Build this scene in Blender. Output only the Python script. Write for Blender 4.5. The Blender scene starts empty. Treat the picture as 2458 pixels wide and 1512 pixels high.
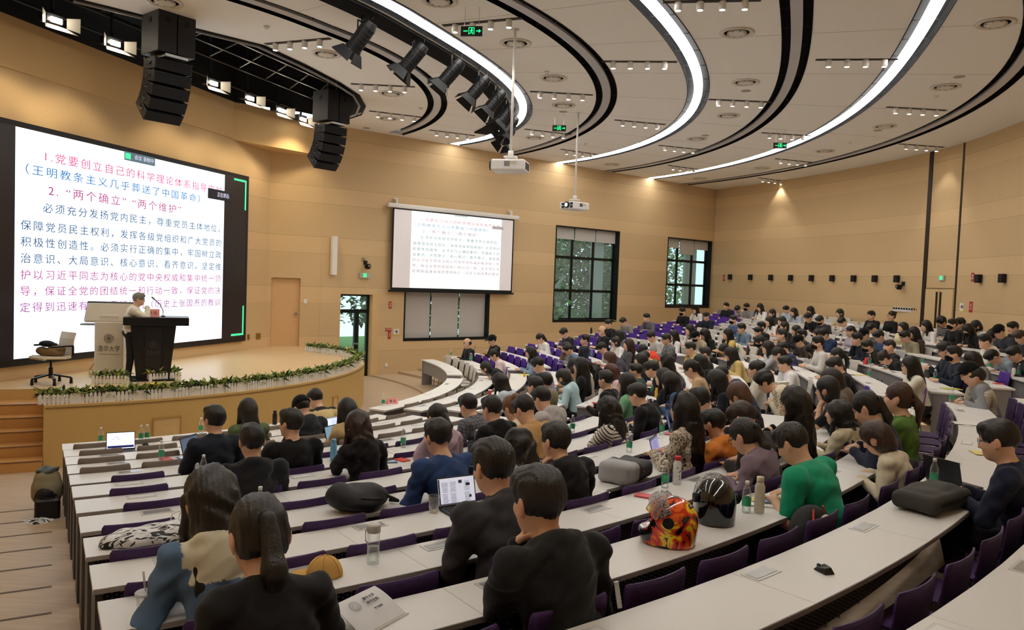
import bpy, bmesh, math, random
import numpy as np
from mathutils import Matrix, Vector
PI = math.pi
SC = bpy.context.scene
COL = SC.collection
# ---------------------------------------------------------------- camera, world, big lights, exposure
EYE = 3.15                      # camera height over the hall floor
cam_d = bpy.data.cameras.new('camera'); cam = bpy.data.objects.new('camera', cam_d); COL.objects.link(cam)
cam_d.sensor_width = 36.0; cam_d.lens = 1850*36/2458; cam_d.clip_start = .05; cam_d.clip_end = 300
cam.matrix_world = Matrix.Translation((0,0,EYE)) @ Matrix.Rotation(PI/2-0.0438711,4,'X') @ Matrix.Rotation(0.03681335,4,'Z')
SC.camera = cam
SC.view_settings.view_transform = 'Standard'; SC.view_settings.look = 'None'
SC.view_settings.gamma = 1.0; SC.view_settings.use_curve_mapping = False
SC.view_settings.exposure = 0.55
W_ = bpy.data.worlds.new('daylight'); SC.world = W_; W_.use_nodes = True
_bg = W_.node_tree.nodes['Background']; _bg.inputs[0].default_value = (.80,.92,1.0,1); _bg.inputs[1].default_value = 1.3
cy = SC.cycles
cy.use_denoising = True; cy.max_bounces = 6; cy.diffuse_bounces = 4; cy.glossy_bounces = 2; cy.transmission_bounces = 3; cy.transparent_max_bounces = 8
cy.caustics_reflective = False; cy.caustics_refractive = False; cy.use_adaptive_sampling = True; cy.adaptive_threshold = .03
cy.sample_clamp_indirect = 4.0
RING_POWER = 12.0     # the three lit ceiling rings
TRACK_POWER = 60.0     # watts of each four-lamp track
STAGE_POWER = 150.0    # watts of each stage fresnel
# ---------------------------------------------------------------- the plan: everything is drawn round one centre
CX, CY = -10.826, 18.182
R1, PITCH, DEPTH, RISE = 9.316, .758, .394, .073
CEIL = 7.65
def Rk(k): return {12:17.72,13:18.55,14:19.5}.get(k, R1+PITCH*(k-1)+(.33 if k>14 else 0))
def Dk(k): return {12:.39,13:.48}.get(k, DEPTH)
def Fk(k): return RISE*(k-1)
def pol(r, th, z=0): a = math.radians(th); return Vector((CX+r*math.cos(a), CY+r*math.sin(a), z))
def lerp(t, k):
    ks = sorted(t)
    if k <= ks[0]: return t[ks[0]]
    for a, b in zip(ks, ks[1:]):
        if k <= b: return t[a]+(t[b]-t[a])*(k-a)/(b-a)
    return t[ks[-1]]
A_END={1:-31.4,4:-31.2,6:-29.4,8:-29.2,9:-27.2,10:-27,13:-22.2,14:-20.5,19:-15}
B_ST={1:-27.3,3:-27,5:-28.6,6:-24.4,7:-26.6,8:-27.0,9:-24.4,10:-22.7,13:-18.4,14:-16.6,19:-11}
B_END={1:2.3,7:4.5,19:6}; C_ST={1:6.5,7:8.5,19:10,20:22}; C_END={1:28.3,6:30.7,10:33,16:35.3,19:36,20:36.6}
# front wall: s runs along the wall, n points into the hall;  right-hand window wall likewise
FU = Vector((math.sin(.2548), math.cos(.2548), 0)); FN = Vector((FU.y,-FU.x,0)); FP = Vector((-8.24,18.48,0))
WU = Vector((math.sin(.8904), math.cos(.8904), 0)); WN = Vector((WU.y,-WU.x,0)); WP = Vector((-5.38,23.63,0))
def front(s, z, off=0): return FP+FU*s+FN*off+Vector((0,0,z))
def right(s, z, off=0): return WP+WU*s+WN*off+Vector((0,0,z))
# ---------------------------------------------------------------- materials (all node based)
MATS = {}
def srgb(h):
    if isinstance(h, str):
        if len(h) == 3: h = ''.join(c*2 for c in h)
        c = [int(h[i:i+2],16)/255 for i in (0,2,4)]
    else: c = h
    return tuple(x/12.92 if x <= .04045 else ((x+.055)/1.055)**2.4 for x in c)
def mat(name, col, rough=.5, metal=0, noise=.06, scale=8, spec=.4, emit=0, ecol=None, bump=0, alpha=1, coat=0):
    if name in MATS: return MATS[name]
    m = bpy.data.materials.new(name); m.use_nodes = True; nt = m.node_tree; b = nt.nodes['Principled BSDF']
    c = srgb(col) if isinstance(col, str) else col
    b.inputs['Roughness'].default_value = rough; b.inputs['Metallic'].default_value = metal
    b.inputs['Specular IOR Level'].default_value = spec; b.inputs['Coat Weight'].default_value = coat
    if noise:
        tc = nt.nodes.new('ShaderNodeTexCoord'); n = nt.nodes.new('ShaderNodeTexNoise'); n.inputs['Scale'].default_value = scale; n.inputs['Detail'].default_value = 2
        r = nt.nodes.new('ShaderNodeMix'); r.data_type = 'RGBA'
        r.inputs[6].default_value = (*[x*(1-noise) for x in c],1); r.inputs[7].default_value = (*[min(x*(1+noise),1) for x in c],1)
        nt.links.new(tc.outputs['Object'], n.inputs['Vector']); nt.links.new(n.outputs[0], r.inputs[0]); nt.links.new(r.outputs[2], b.inputs['Base Color'])
        if bump:
            bp = nt.nodes.new('ShaderNodeBump'); bp.inputs['Strength'].default_value = bump; bp.inputs['Distance'].default_value = .01
            nt.links.new(n.outputs[0], bp.inputs['Height']); nt.links.new(bp.outputs[0], b.inputs['Normal'])
    else: b.inputs['Base Color'].default_value = (*c,1)
    if emit:
        e = srgb(ecol) if isinstance(ecol, str) else (ecol or c)
        b.inputs['Emission Color'].default_value = (*e,1); b.inputs['Emission Strength'].default_value = emit
    if alpha < 1: b.inputs['Alpha'].default_value = alpha
    MATS[name] = m; return m
def clear(name, tint=(1,1,1), amount=.12, rough=.05):
    """clear plastic or glass: see-through with a fresnel sheen"""
    if name in MATS: return MATS[name]
    m = bpy.data.materials.new(name); m.use_nodes = True; nt = m.node_tree; nt.nodes.clear()
    o = nt.nodes.new('ShaderNodeOutputMaterial'); t = nt.nodes.new('ShaderNodeBsdfTransparent'); g = nt.nodes.new('ShaderNodeBsdfPrincipled')
    t.inputs[0].default_value = (*tint,1); g.inputs['Base Color'].default_value = (*[min(1,x*.95) for x in tint],1); g.inputs['Roughness'].default_value = rough
    lw = nt.nodes.new('ShaderNodeLayerWeight'); lw.inputs[0].default_value = .35
    mp = nt.nodes.new('ShaderNodeMath'); mp.operation = 'MULTIPLY_ADD'; mp.inputs[1].default_value = .55; mp.inputs[2].default_value = amount
    mx = nt.nodes.new('ShaderNodeMixShader')
    nt.links.new(lw.outputs[1], mp.inputs[0]); nt.links.new(mp.outputs[0], mx.inputs[0]); nt.links.new(t.outputs[0], mx.inputs[1]); nt.links.new(g.outputs[0], mx.inputs[2]); nt.links.new(mx.outputs[0], o.inputs[0])
    MATS[name] = m; return m
def nodes(m): return m.node_tree, m.node_tree.nodes, m.node_tree.links, m.node_tree.nodes['Principled BSDF']
def math_n(nt, op, a, b=None):
    n = nt.nodes.new('ShaderNodeMath'); n.operation = op
    for i, v in enumerate((a,b)):
        if v is None: continue
        if isinstance(v,(int,float)): n.inputs[i].default_value = v
        else: nt.links.new(v, n.inputs[i])
    return n.outputs[0]
def mixc(nt, f, a, b, mode='MIX'):
    n = nt.nodes.new('ShaderNodeMix'); n.data_type = 'RGBA'; n.blend_type = mode
    for i, v in ((0,f),(6,a),(7,b)):
        if isinstance(v,(int,float)): n.inputs[i].default_value = v
        elif isinstance(v, tuple): n.inputs[i].default_value = (*v,1)
        else: nt.links.new(v, n.inputs[i])
    return n.outputs[2]
def wall_material(name, col):
    """acoustic panelling: plain bands 0.5 m, finely slotted bands 1.0 m, joints between and every 2.4 m"""
    m = mat(name, col, .62, noise=0, spec=.25); nt, N, L, b = nodes(m)
    g = N.new('ShaderNodeNewGeometry'); s = N.new('ShaderNodeSeparateXYZ'); L.new(g.outputs['Position'], s.inputs[0])
    ph = math_n(nt,'MODULO', math_n(nt,'ADD', s.outputs[2], -2.27+15), 1.5)
    slot = math_n(nt,'GREATER_THAN', ph, .5)
    fine = math_n(nt,'SINE', math_n(nt,'MULTIPLY', s.outputs[2], 2*PI/.036))
    fine = math_n(nt,'GREATER_THAN', fine, .35)
    j1 = math_n(nt,'LESS_THAN', math_n(nt,'ABSOLUTE', math_n(nt,'SUBTRACT', ph, .5)), .006)
    j2 = math_n(nt,'LESS_THAN', ph, .009)
    joint = math_n(nt,'MAXIMUM', j1, j2)
    c = srgb(col); n = N.new('ShaderNodeTexNoise'); n.inputs['Scale'].default_value = .6; L.new(g.outputs['Position'], n.inputs['Vector'])
    base = mixc(nt, n.outputs[0], tuple(x*.95 for x in c), tuple(x*1.04 for x in c))
    k = math_n(nt,'MULTIPLY', math_n(nt,'MULTIPLY', slot, fine), .26)
    base = mixc(nt, k, base, tuple(x*.25 for x in c)); base = mixc(nt, math_n(nt,'MULTIPLY', joint, .45), base, tuple(x*.3 for x in c))
    L.new(base, b.inputs['Base Color']); return m
def cloth_material(name, col_obj=True, rough=.85, pattern=None):
    m = bpy.data.materials.new(name); MATS[name] = m; m.use_nodes = True; nt, N, L, b = nodes(m)
    oi = N.new('ShaderNodeObjectInfo'); at = N.new('ShaderNodeAttribute'); at.attribute_name = 'tint'
    c = mixc(nt, 1.0, oi.outputs['Color'], at.outputs[0], 'MULTIPLY') if pattern is None else oi.outputs['Color']
    if pattern:
        c2 = N.new('ShaderNodeAttribute'); c2.attribute_name = 'second'; pa = N.new('ShaderNodeAttribute'); pa.attribute_name = 'band'
        s = N.new('ShaderNodeSeparateXYZ'); L.new(pa.outputs['Vector'], s.inputs[0])
        def stripe(o, period, w): return math_n(nt,'LESS_THAN', math_n(nt,'MODULO', math_n(nt,'ADD', o, 40*period), period), w)
        if pattern == 'stripe': f = stripe(s.outputs[0], .036, .011)
        else: f = math_n(nt,'MULTIPLY', math_n(nt,'MAXIMUM', stripe(s.outputs[0], .04, .012), stripe(s.outputs[1], .04, .012)), .75)
        c = mixc(nt, f, c, c2.outputs[0])
    tc = N.new('ShaderNodeTexCoord'); n = N.new('ShaderNodeTexNoise'); n.inputs['Scale'].default_value = 34; n.inputs['Detail'].default_value = 3
    L.new(tc.outputs['Object'], n.inputs['Vector'])
    c = mixc(nt, .35, c, mixc(nt, n.outputs[0], tuple([.72]*3), tuple([1.15]*3)), 'MULTIPLY')
    bp = N.new('ShaderNodeBump'); bp.inputs['Strength'].default_value = .35; bp.inputs['Distance'].default_value = .012
    n2 = N.new('ShaderNodeTexNoise'); n2.inputs['Scale'].default_value = 11; n2.inputs['Detail'].default_value = 3; L.new(tc.outputs['Object'], n2.inputs['Vector'])
    L.new(n2.outputs[0], bp.inputs['Height']); L.new(bp.outputs[0], b.inputs['Normal'])
    L.new(c, b.inputs['Base Color']); b.inputs['Roughness'].default_value = rough; b.inputs['Specular IOR Level'].default_value = .25; b.inputs['Sheen Weight'].default_value = .08
    return m
# ---------------------------------------------------------------- mesh helpers
class MB:
    def __init__(s): s.v = []; s.f = []
    def add(s, v, f): n = len(s.v); s.v += [tuple(p) for p in v]; s.f += [tuple(i+n for i in q) for q in f]; return s
    def box(s, c, d, R=None):
        c = Vector(c); h = [x/2 for x in d]; R = R or Matrix.Identity(3)
        v = [c+R@Vector((a*h[0],b*h[1],e*h[2])) for a in (-1,1) for b in (-1,1) for e in (-1,1)]
        return s.add(v, [(0,1,3,2),(4,6,7,5),(0,4,5,1),(2,3,7,6),(0,2,6,4),(1,5,7,3)])
    def bar(s, a, b, w, t=None, up=(0,0,1)):
        a = Vector(a); b = Vector(b); d = b-a; L = d.length; y = d.normalized(); x = y.cross(Vector(up))
        if x.length < 1e-4: x = y.cross(Vector((1,0,0)))
        x.normalize(); z = x.cross(y); return s.box((a+b)/2, (w,L,t or w), Matrix((x,y,z)).transposed())
    def cyl(s, a, b, r0, r1=None, n=12, cap=True):
        a = Vector(a); b = Vector(b); r1 = r0 if r1 is None else r1; y = (b-a).normalized(); x = y.cross(Vector((0,0,1)))
        if x.length < 1e-3: x = y.cross(Vector((1,0,0)))
        x.normalize(); z = x.cross(y); v = []
        for p, r in ((a,r0),(b,r1)): v += [p+(x*math.cos(2*PI*i/n)+z*math.sin(2*PI*i/n))*r for i in range(n)]
        f = [(i,n+i,n+(i+1)%n,(i+1)%n) for i in range(n)]
        if cap: f += [tuple(range(n)), tuple(range(2*n-1,n-1,-1))]
        return s.add(v, f)
    def tube(s, pts, r, n=8):
        pts = [Vector(p) for p in pts]; v = []; f = []; m = len(pts)
        for i, p in enumerate(pts):
            d = (pts[min(i+1,m-1)]-pts[max(i-1,0)]).normalized(); x = d.cross(Vector((0,0,1)))
            if x.length < 1e-3: x = d.cross(Vector((1,0,0)))
            x.normalize(); z = x.cross(d); rr = r[i] if isinstance(r,(list,tuple)) else r
            v += [p+(x*math.cos(2*PI*j/n)+z*math.sin(2*PI*j/n))*rr for j in range(n)]
        for i in range(m-1): f += [(i*n+j,i*n+(j+1)%n,(i+1)*n+(j+1)%n,(i+1)*n+j) for j in range(n)]
        f += [tuple(range(n-1,-1,-1)), tuple(range((m-1)*n,m*n))]
        return s.add(v, f)
    def lathe(s, prof, n=16, o=(0,0,0), cap=True):
        o = Vector(o); v = []; f = []
        for r, z in prof: v += [o+Vector((r*math.cos(2*PI*i/n), r*math.sin(2*PI*i/n), z)) for i in range(n)]
        for k in range(len(prof)-1): f += [(k*n+i,k*n+(i+1)%n,(k+1)*n+(i+1)%n,(k+1)*n+i) for i in range(n)]
        if cap: f += [tuple(range(n-1,-1,-1)), tuple(range((len(prof)-1)*n,len(prof)*n))]
        return s.add(v, f)
    def prism(s, poly, z0, z1):
        n = len(poly); v = [Vector((p[0],p[1],z0)) for p in poly]+[Vector((p[0],p[1],z1)) for p in poly]
        return s.add(v, [tuple(range(n-1,-1,-1)), tuple(range(n,2*n))]+[(i,(i+1)%n,n+(i+1)%n,n+i) for i in range(n)])
    def arc(s, r0, r1, t0, t1, z0, z1, n=24):
        """ring sector slab; r0/r1 may be functions of the angle"""
        f0 = r0 if callable(r0) else (lambda t: r0); f1 = r1 if callable(r1) else (lambda t: r1); v = []; f = []
        for i in range(n+1):
            t = t0+(t1-t0)*i/n
            v += [pol(f0(t),t,z0), pol(f1(t),t,z0), pol(f1(t),t,z1), pol(f0(t),t,z1)]
        for i in range(n):
            a = i*4; b = a+4; f += [(a,b,b+1,a+1),(a+1,b+1,b+2,a+2),(a+2,b+2,b+3,a+3),(a+3,b+3,b,a)]
        f += [(0,1,2,3),(n*4+3,n*4+2,n*4+1,n*4)]
        return s.add(v, f)
    def mesh(s, name, smooth=False):
        me = bpy.data.meshes.new(name); me.from_pydata([tuple(p) for p in s.v], [], s.f); me.update()
        bm = bmesh.new(); bm.from_mesh(me); bmesh.ops.recalc_face_normals(bm, faces=bm.faces); bm.to_mesh(me); bm.free()
        if smooth:
            for p in me.polygons: p.use_smooth = True
        return me
def link(name, me, m=None, parent=None):
    o = bpy.data.objects.new(name, me); COL.objects.link(o)
    if m is not None and me is not None:
        if not me.materials: me.materials.append(m)
    if parent is not None: o.parent = parent
    return o
def obj(name, mb, m, parent=None, smooth=False, bevel=0):
    o = link(name, mb.mesh(name, smooth), m, parent)
    if bevel: q = o.modifiers.new('bevel','BEVEL'); q.width = bevel; q.segments = 2; q.limit_method = 'ANGLE'
    return o
def tag(o, label, cat, group=None):
    o['label'] = label; o['category'] = cat
    if group: o['group'] = group
    return o
def empty(name, loc, rz=0, label=None, cat=None, group=None):
    o = bpy.data.objects.new(name, None); COL.objects.link(o); o.location = loc; o.rotation_euler = (0,0,rz); o.empty_display_size = .1
    if label: tag(o, label, cat, group)
    return o
def structure(name, mb, m, parent=None, smooth=False):
    o = obj(name, mb, m, parent, smooth)
    if parent is None: o['kind'] = 'structure'
    return o
def dup(root, loc, rz, label, group=None, color=None):
    r = root.copy(); COL.objects.link(r); r.location = loc; r.rotation_euler = (0,0,rz); r['label'] = label
    if group: r['group'] = group
    for ch in root.children:
        c = ch.copy(); COL.objects.link(c); c.parent = r
        for g in ch.children: d = g.copy(); COL.objects.link(d); d.parent = c
    return r
def text(name, s, size, m, parent, M, wfit=None, align='CENTER', bold=0, space=1.0):
    cu = bpy.data.curves.new(name,'FONT'); cu.body = s; cu.size = size; cu.align_x = align; cu.align_y = 'CENTER'; cu.extrude = .0008; cu.offset = bold
    o = bpy.data.objects.new(name, cu); COL.objects.link(o); cu.materials.append(m); o.parent = parent
    o.matrix_local = M
    cu.space_character = space
    bpy.context.view_layer.update(); w = o.dimensions.x
    me = bpy.data.meshes.new_from_object(o.evaluated_get(bpy.context.evaluated_depsgraph_get())); bpy.data.objects.remove(o)
    k = wfit/w if wfit and w > 0 else 1
    o = link(name, me, None, parent); o.matrix_local = M @ Matrix.Diagonal((k,1,1,1))
    if not me.materials: me.materials.append(m)
    return o
ORD = ['zeroth','first','second','third','fourth','fifth','sixth','seventh','eighth','ninth','tenth','eleventh','twelfth','thirteenth','fourteenth','fifteenth','sixteenth','seventeenth','eighteenth','nineteenth','twentieth']
def nth(n): return ORD[n] if n < len(ORD) else str(n)+'th'
BLK = {'A':'near','B':'middle','C':'far'}
def face_in(th): return math.radians(th)+PI/2     # local +Y looks at the stage
# ---------------------------------------------------------------- organic shapes: distance fields -> meshes
f32 = np.float32
def V3(*a): return np.array(a, f32)
def rotx(a):
    c, s = math.cos(a), math.sin(a); return np.array([[1,0,0],[0,c,-s],[0,s,c]], f32)
def rotz(a):
    c, s = math.cos(a), math.sin(a); return np.array([[c,-s,0],[s,c,0],[0,0,1]], f32)
def roty(a):
    c, s = math.cos(a), math.sin(a); return np.array([[c,0,s],[0,1,0],[-s,0,c]], f32)
def smin(a, b, k):
    h = np.clip(0.5+0.5*(b-a)/k, 0, 1); return b*(1-h)+a*h-k*h*(1-h)
class Cone:
    def __init__(s, a, b, ra, rb, k=.02): s.a=np.asarray(a,f32); s.b=np.asarray(b,f32); s.ra=ra; s.rb=rb; s.k=k
    def d(s, p):
        ab=s.b-s.a; t=np.clip(((p-s.a)@ab)/max(float(ab@ab),1e-9),0,1)
        q=p-s.a-t[:,None]*ab
        return np.sqrt((q*q).sum(1))-(s.ra+(s.rb-s.ra)*t)
    def box(s): r=max(s.ra,s.rb); return np.minimum(s.a,s.b)-r, np.maximum(s.a,s.b)+r
    def inf(s, e): return Cone(s.a,s.b,s.ra+e,s.rb+e,s.k)
class Ell:
    def __init__(s, c, r, R=None, k=.02): s.c=np.asarray(c,f32); s.r=np.asarray(r,f32); s.R=None if R is None else np.asarray(R,f32); s.k=k
    def d(s, p):
        q=p-s.c
        if s.R is not None: q=q@s.R
        u=q/s.r; k0=np.sqrt((u*u).sum(1)); w=u/s.r; k1=np.sqrt((w*w).sum(1))+1e-6
        return k0*(k0-1)/k1
    def box(s): r=float(s.r.max()); return s.c-r, s.c+r
    def inf(s, e): return Ell(s.c,s.r+e,s.R,s.k)
class Box:
    def __init__(s, c, h, R=None, rd=.01, k=.02): s.c=np.asarray(c,f32); s.h=np.asarray(h,f32); s.R=None if R is None else np.asarray(R,f32); s.rd=rd; s.k=k
    def d(s, p):
        q=p-s.c
        if s.R is not None: q=q@s.R
        q=np.abs(q)-s.h+s.rd
        return np.sqrt((np.maximum(q,0)**2).sum(1))+np.minimum(q.max(1),0)-s.rd
    def box(s): r=float(np.linalg.norm(s.h)); return s.c-r, s.c+r
def union(prims):
    def f(p):
        d=None
        for q in prims:
            e=q.d(p); d=e if d is None else smin(d,e,q.k)
        return d
    lo=np.min([q.box()[0] for q in prims],0); hi=np.max([q.box()[1] for q in prims],0)
    return f, lo, hi
def mesh_sdf(f, lo, hi, h, blk=6):
    """surface nets on a sparse grid: coarse pass finds the blocks near the surface"""
    lo=np.asarray(lo,float)-3*h; n=np.ceil((np.asarray(hi,float)+3*h-lo)/h).astype(int)+1
    nb=np.ceil(n/blk).astype(int)
    g=np.stack(np.meshgrid(*[np.arange(k) for k in nb],indexing='ij'),-1).reshape(-1,3)
    cc=(lo+(g*blk+blk/2)*h).astype(f32)
    dc=f(cc); act=np.abs(dc)<blk*h*1.25
    N=nb*blk
    D=np.full(tuple(N), 1.0, f32)
    inside=g[(~act)&(dc<0)]
    for b in inside: D[b[0]*blk:(b[0]+1)*blk,b[1]*blk:(b[1]+1)*blk,b[2]*blk:(b[2]+1)*blk]=-1
    ga=g[act]*blk
    o=np.stack(np.meshgrid(*[np.arange(blk)]*3,indexing='ij'),-1).reshape(-1,3)
    idx=(ga[:,None,:]+o[None]).reshape(-1,3)
    for s in range(0,len(idx),400000):
        t=idx[s:s+400000]; D[t[:,0],t[:,1],t[:,2]]=f((lo+t*h).astype(f32))
    S=D<0
    c=[S[i:N[0]-1+i, j:N[1]-1+j, k:N[2]-1+k] for i in (0,1) for j in (0,1) for k in (0,1)]
    cnt=sum(x.astype(np.int8) for x in c); cell=(cnt>0)&(cnt<8)
    ci=np.argwhere(cell); vid=np.full(cell.shape,-1,np.int32); vid[cell]=np.arange(len(ci))
    acc=np.zeros((len(ci),3)); w=np.zeros(len(ci))
    co=[(i,j,k) for i in (0,1) for j in (0,1) for k in (0,1)]
    for a in range(8):
        for b in range(a+1,8):
            if sum(abs(co[a][m]-co[b][m]) for m in range(3))!=1: continue
            pa=ci+co[a]; pb=ci+co[b]
            da=D[pa[:,0],pa[:,1],pa[:,2]]; db=D[pb[:,0],pb[:,1],pb[:,2]]
            m=(da<0)!=(db<0); t=np.where(m,da/(da-db+1e-12),0)
            acc[m]+=pa[m]+(pb[m]-pa[m])*t[m,None]; w[m]+=1
    v=lo+acc/np.maximum(w,1)[:,None]*h
    F=[]
    for ax in range(3):
        a,b=[(1,2),(2,0),(0,1)][ax]
        sl=[slice(1,-1)]*3; sl[ax]=slice(0,N[ax]-1)
        A=S[tuple(sl)]; s2=list(sl); s2[ax]=slice(1,N[ax]); Bq=S[tuple(s2)]
        e=np.argwhere(A!=Bq); off=np.array([1,1,1]); off[ax]=0; e=e+off
        ea=np.zeros(3,int); ea[a]=1; eb=np.zeros(3,int); eb[b]=1
        q=[vid[tuple((e+d).T)] for d in (-ea-eb,-eb,0*ea,-ea)]
        q=np.stack(q,1); fl=S[tuple(e.T)]
        q[~fl]=q[~fl][:,::-1]; F.append(q)
    F=np.concatenate(F); F=F[(F>=0).all(1)]
    return v.astype(f32), F
def to_mesh(name, v, F, col=None, smooth=True):
    me=bpy.data.meshes.new(name)
    me.vertices.add(len(v)); me.vertices.foreach_set('co',np.ascontiguousarray(v,f32).ravel())
    k=F.shape[1]
    me.loops.add(F.size); me.loops.foreach_set('vertex_index',np.ascontiguousarray(F,np.int32).ravel())
    me.polygons.add(len(F)); me.polygons.foreach_set('loop_start',np.arange(0,F.size,k,dtype=np.int32))
    if smooth: me.polygons.foreach_set('use_smooth',np.ones(len(F),bool))
    me.update(calc_edges=True)
    if col is not None:
        a=me.color_attributes.new('tint','FLOAT_COLOR','POINT')
        a.data.foreach_set('color',np.concatenate([col,np.ones((len(col),1))],1).astype(f32).ravel())
    return me
# ---------------------------------------------------------------- the hall shell
WALL = wall_material('panelled wall', 'DCBE92'); PLAIN = mat('plain beige panel', 'DDBB88', .6, noise=.04, scale=2, spec=.25)
CEILM = mat('ceiling board', 'F3EFE9', .8, noise=.02, spec=.2); BLACK = mat('matt black', '141416', .7, noise=.1); DARK = mat('dark metal', '1E2022', .45, .3)
WHITE = mat('white paint', 'EDEBE8', .4, noise=.02); WOODL = mat('pale floor boards', 'C9AE88', .42, noise=.08, scale=3, spec=.4); STEEL = mat('steel', 'B8BABD', .3, .9, noise=.03)
def floor_material():
    m = mat('grained floor', 'BFAA8E', .45, noise=0, spec=.35); nt, N, L, b = nodes(m)
    g = N.new('ShaderNodeNewGeometry'); mp = N.new('ShaderNodeMapping'); mp.inputs['Rotation'].default_value = (0,0,math.radians(30)); mp.inputs['Scale'].default_value = (1.2,14,8)
    L.new(g.outputs['Position'], mp.inputs[0]); n = N.new('ShaderNodeTexNoise'); n.inputs['Scale'].default_value = 1.6; n.inputs['Detail'].default_value = 5; L.new(mp.outputs[0], n.inputs['Vector'])
    c = mixc(nt, n.outputs[0], srgb('A8937B'), srgb('D2BDA2')); L.new(c, b.inputs['Base Color']); return m
FLOOR = floor_material()
def wall_theta(r): return math.degrees(math.radians(128.9)-math.acos(min(.8175/r,1)))
def left_theta(r): return -29.2-wall_theta(r)
# tiers: one step for every row, cut by the two side walls
mb = MB(); mb.prism([front(-9,0)[:2], front(4.6,0)[:2], (-5.3,23.7), (-3.9,24.8), pol(9.2,wall_theta(9.2))[:2]]+[pol(9.05,t)[:2] for t in np.linspace(43,-73,40)], -.3, -.05)
for k in range(1,21):
    r0 = Rk(k)-.14 if k > 1 else 8.95; r1 = Rk(k+1)-.14 if k < 20 else 27
    n = 40; t0 = left_theta(r0); t1 = wall_theta(r0)
    mb.arc(r0, r1, t0, t1, -.4, Fk(k), n)
structure('floor', mb, FLOOR)
mb = MB()
for k in range(2,21): mb.arc(Rk(k)-.142, Rk(k)-.112, left_theta(Rk(k)), -59.2, Fk(k)+.0005, Fk(k)+.003, 4)
structure('trim_1', mb, mat('dark step edge','5A4636',.5))
# ceiling: flat board at 7.65 m in concentric bands, cut by seven slots and by the opening over the stage
RINGS = [[8.686,1.059,-.051,-.059],[10.639,2.459,.858,-3.041],[12.833,1.897,.008,-.143],[14.965,2.991,.818,-2.501],[16.908,3.364,2.601,-3.813],[18.893,3.478,3.357,-3.638],[21.383,4.769,-1.213,-.33]]
def ring_r(c):
    def f(t):
        lo, hi = -.50, .735; a = math.radians(t); b = min(max(a,lo),hi); v = c[0]+c[1]*b+c[2]*b*b+c[3]*b**3
        if a < lo: v += (c[1]+2*c[2]*lo+3*c[3]*lo*lo)*.35*(a-lo)
        return v
    return f
RF = [ring_r(c) for c in RINGS]; HW = .245
RT0 = -76
CAN_OUT = [(-9.6,11.3),(-7.48,13.3),(-6.27,14.45),(-5.1,15.54),(-4.63,16.84),(-4.21,18.28),(-4.0,19.46),(-4.08,20.66),(-4.4,21.74),(-5.14,22.71)]
CAN_IN = [(-6.03,21.64),(-7.55,20.70),(-8.05,18.73),(-8.50,17.18),(-9.0,15.29),(-9.45,13.5)]
mb = MB(); Z0, Z1 = CEIL, CEIL+.06
edges = [lambda t,f=f: f(t) for f in RF]
T1 = 42.2
def band(fa, fb, t0, t1, n=60): mb.arc(fa, fb, t0, t1, Z0, Z1, n)
for i in range(6): band(lambda t,i=i: RF[i](t)+HW, lambda t,i=i: RF[i+1](t)-HW, RT0, T1)
band(lambda t: RF[6](t)+HW, lambda t: max(RF[6](t)+HW+.05, 28.5), RT0, T1)
for i in range(7): band(lambda t,i=i: RF[i](t)-HW, lambda t,i=i: RF[i](t)+HW, T1, 47, 4)      # the slots stop short of the window wall
for i in range(6): band(lambda t,i=i: RF[i](t)+HW, lambda t,i=i: RF[i+1](t)-HW, T1, 47, 4)
band(lambda t: RF[6](t)+HW, lambda t: 28.5, T1, 47, 4)
# inner field between the stage opening and the first slot
inner = [Vector((x,y,0)) for x, y in CAN_OUT]+[Vector((-5.9,23.9,0))]
ths = [math.degrees(math.atan2(p.y-CY, p.x-CX)) for p in inner]
v = []; f = []
for i, p in enumerate(inner):
    t = ths[i] if i else RT0
    q = pol(RF[0](min(t,47))-HW, t); v += [(p.x,p.y,Z0),(q.x,q.y,Z0)]
for i in range(len(inner)-1):
    # finer outer edge
    ta = ths[i] if i else RT0; tb = ths[i+1]; m = 8; pa = inner[i]; pb = inner[i+1]
    for j in range(m):
        s0, s1 = j/m, (j+1)/m; a = pa.lerp(pb,s0); b = pa.lerp(pb,s1)
        c_ = pol(RF[0](min(ta+(tb-ta)*s1,47))-HW, ta+(tb-ta)*s1); d = pol(RF[0](min(ta+(tb-ta)*s0,47))-HW, ta+(tb-ta)*s0)
        mb.prism([(a.x,a.y),(b.x,b.y),(c_.x,c_.y),(d.x,d.y)], Z0, Z1)
structure('ceiling', mb, CEILM)
seam = MB()
for t in range(-70,44,9):
    for i in range(6): seam.arc(RF[i](t)+HW+.02, RF[i+1](t)-HW-.02, t, t+.0+.03, Z0-.0015, Z0+.001, 1)
structure('trim_2', seam, mat('ceiling joint','8E867C',.8))
mb = MB(); mb.arc(3, 30, RT0, 47, CEIL+1.6, CEIL+1.7, 40); structure('ceiling_deck', mb, BLACK)['kind'] = 'structure'
GLOW = mat('lit diffuser', 'FFFFFF', .5, noise=0, emit=RING_POWER, ecol='FFFBF4'); UNLIT = mat('grey diffuser', 'B9B8BE', .35, noise=.06, scale=3)
NAVY = mat('black channel', '0C0C0E', .8, spec=.1)
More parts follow.
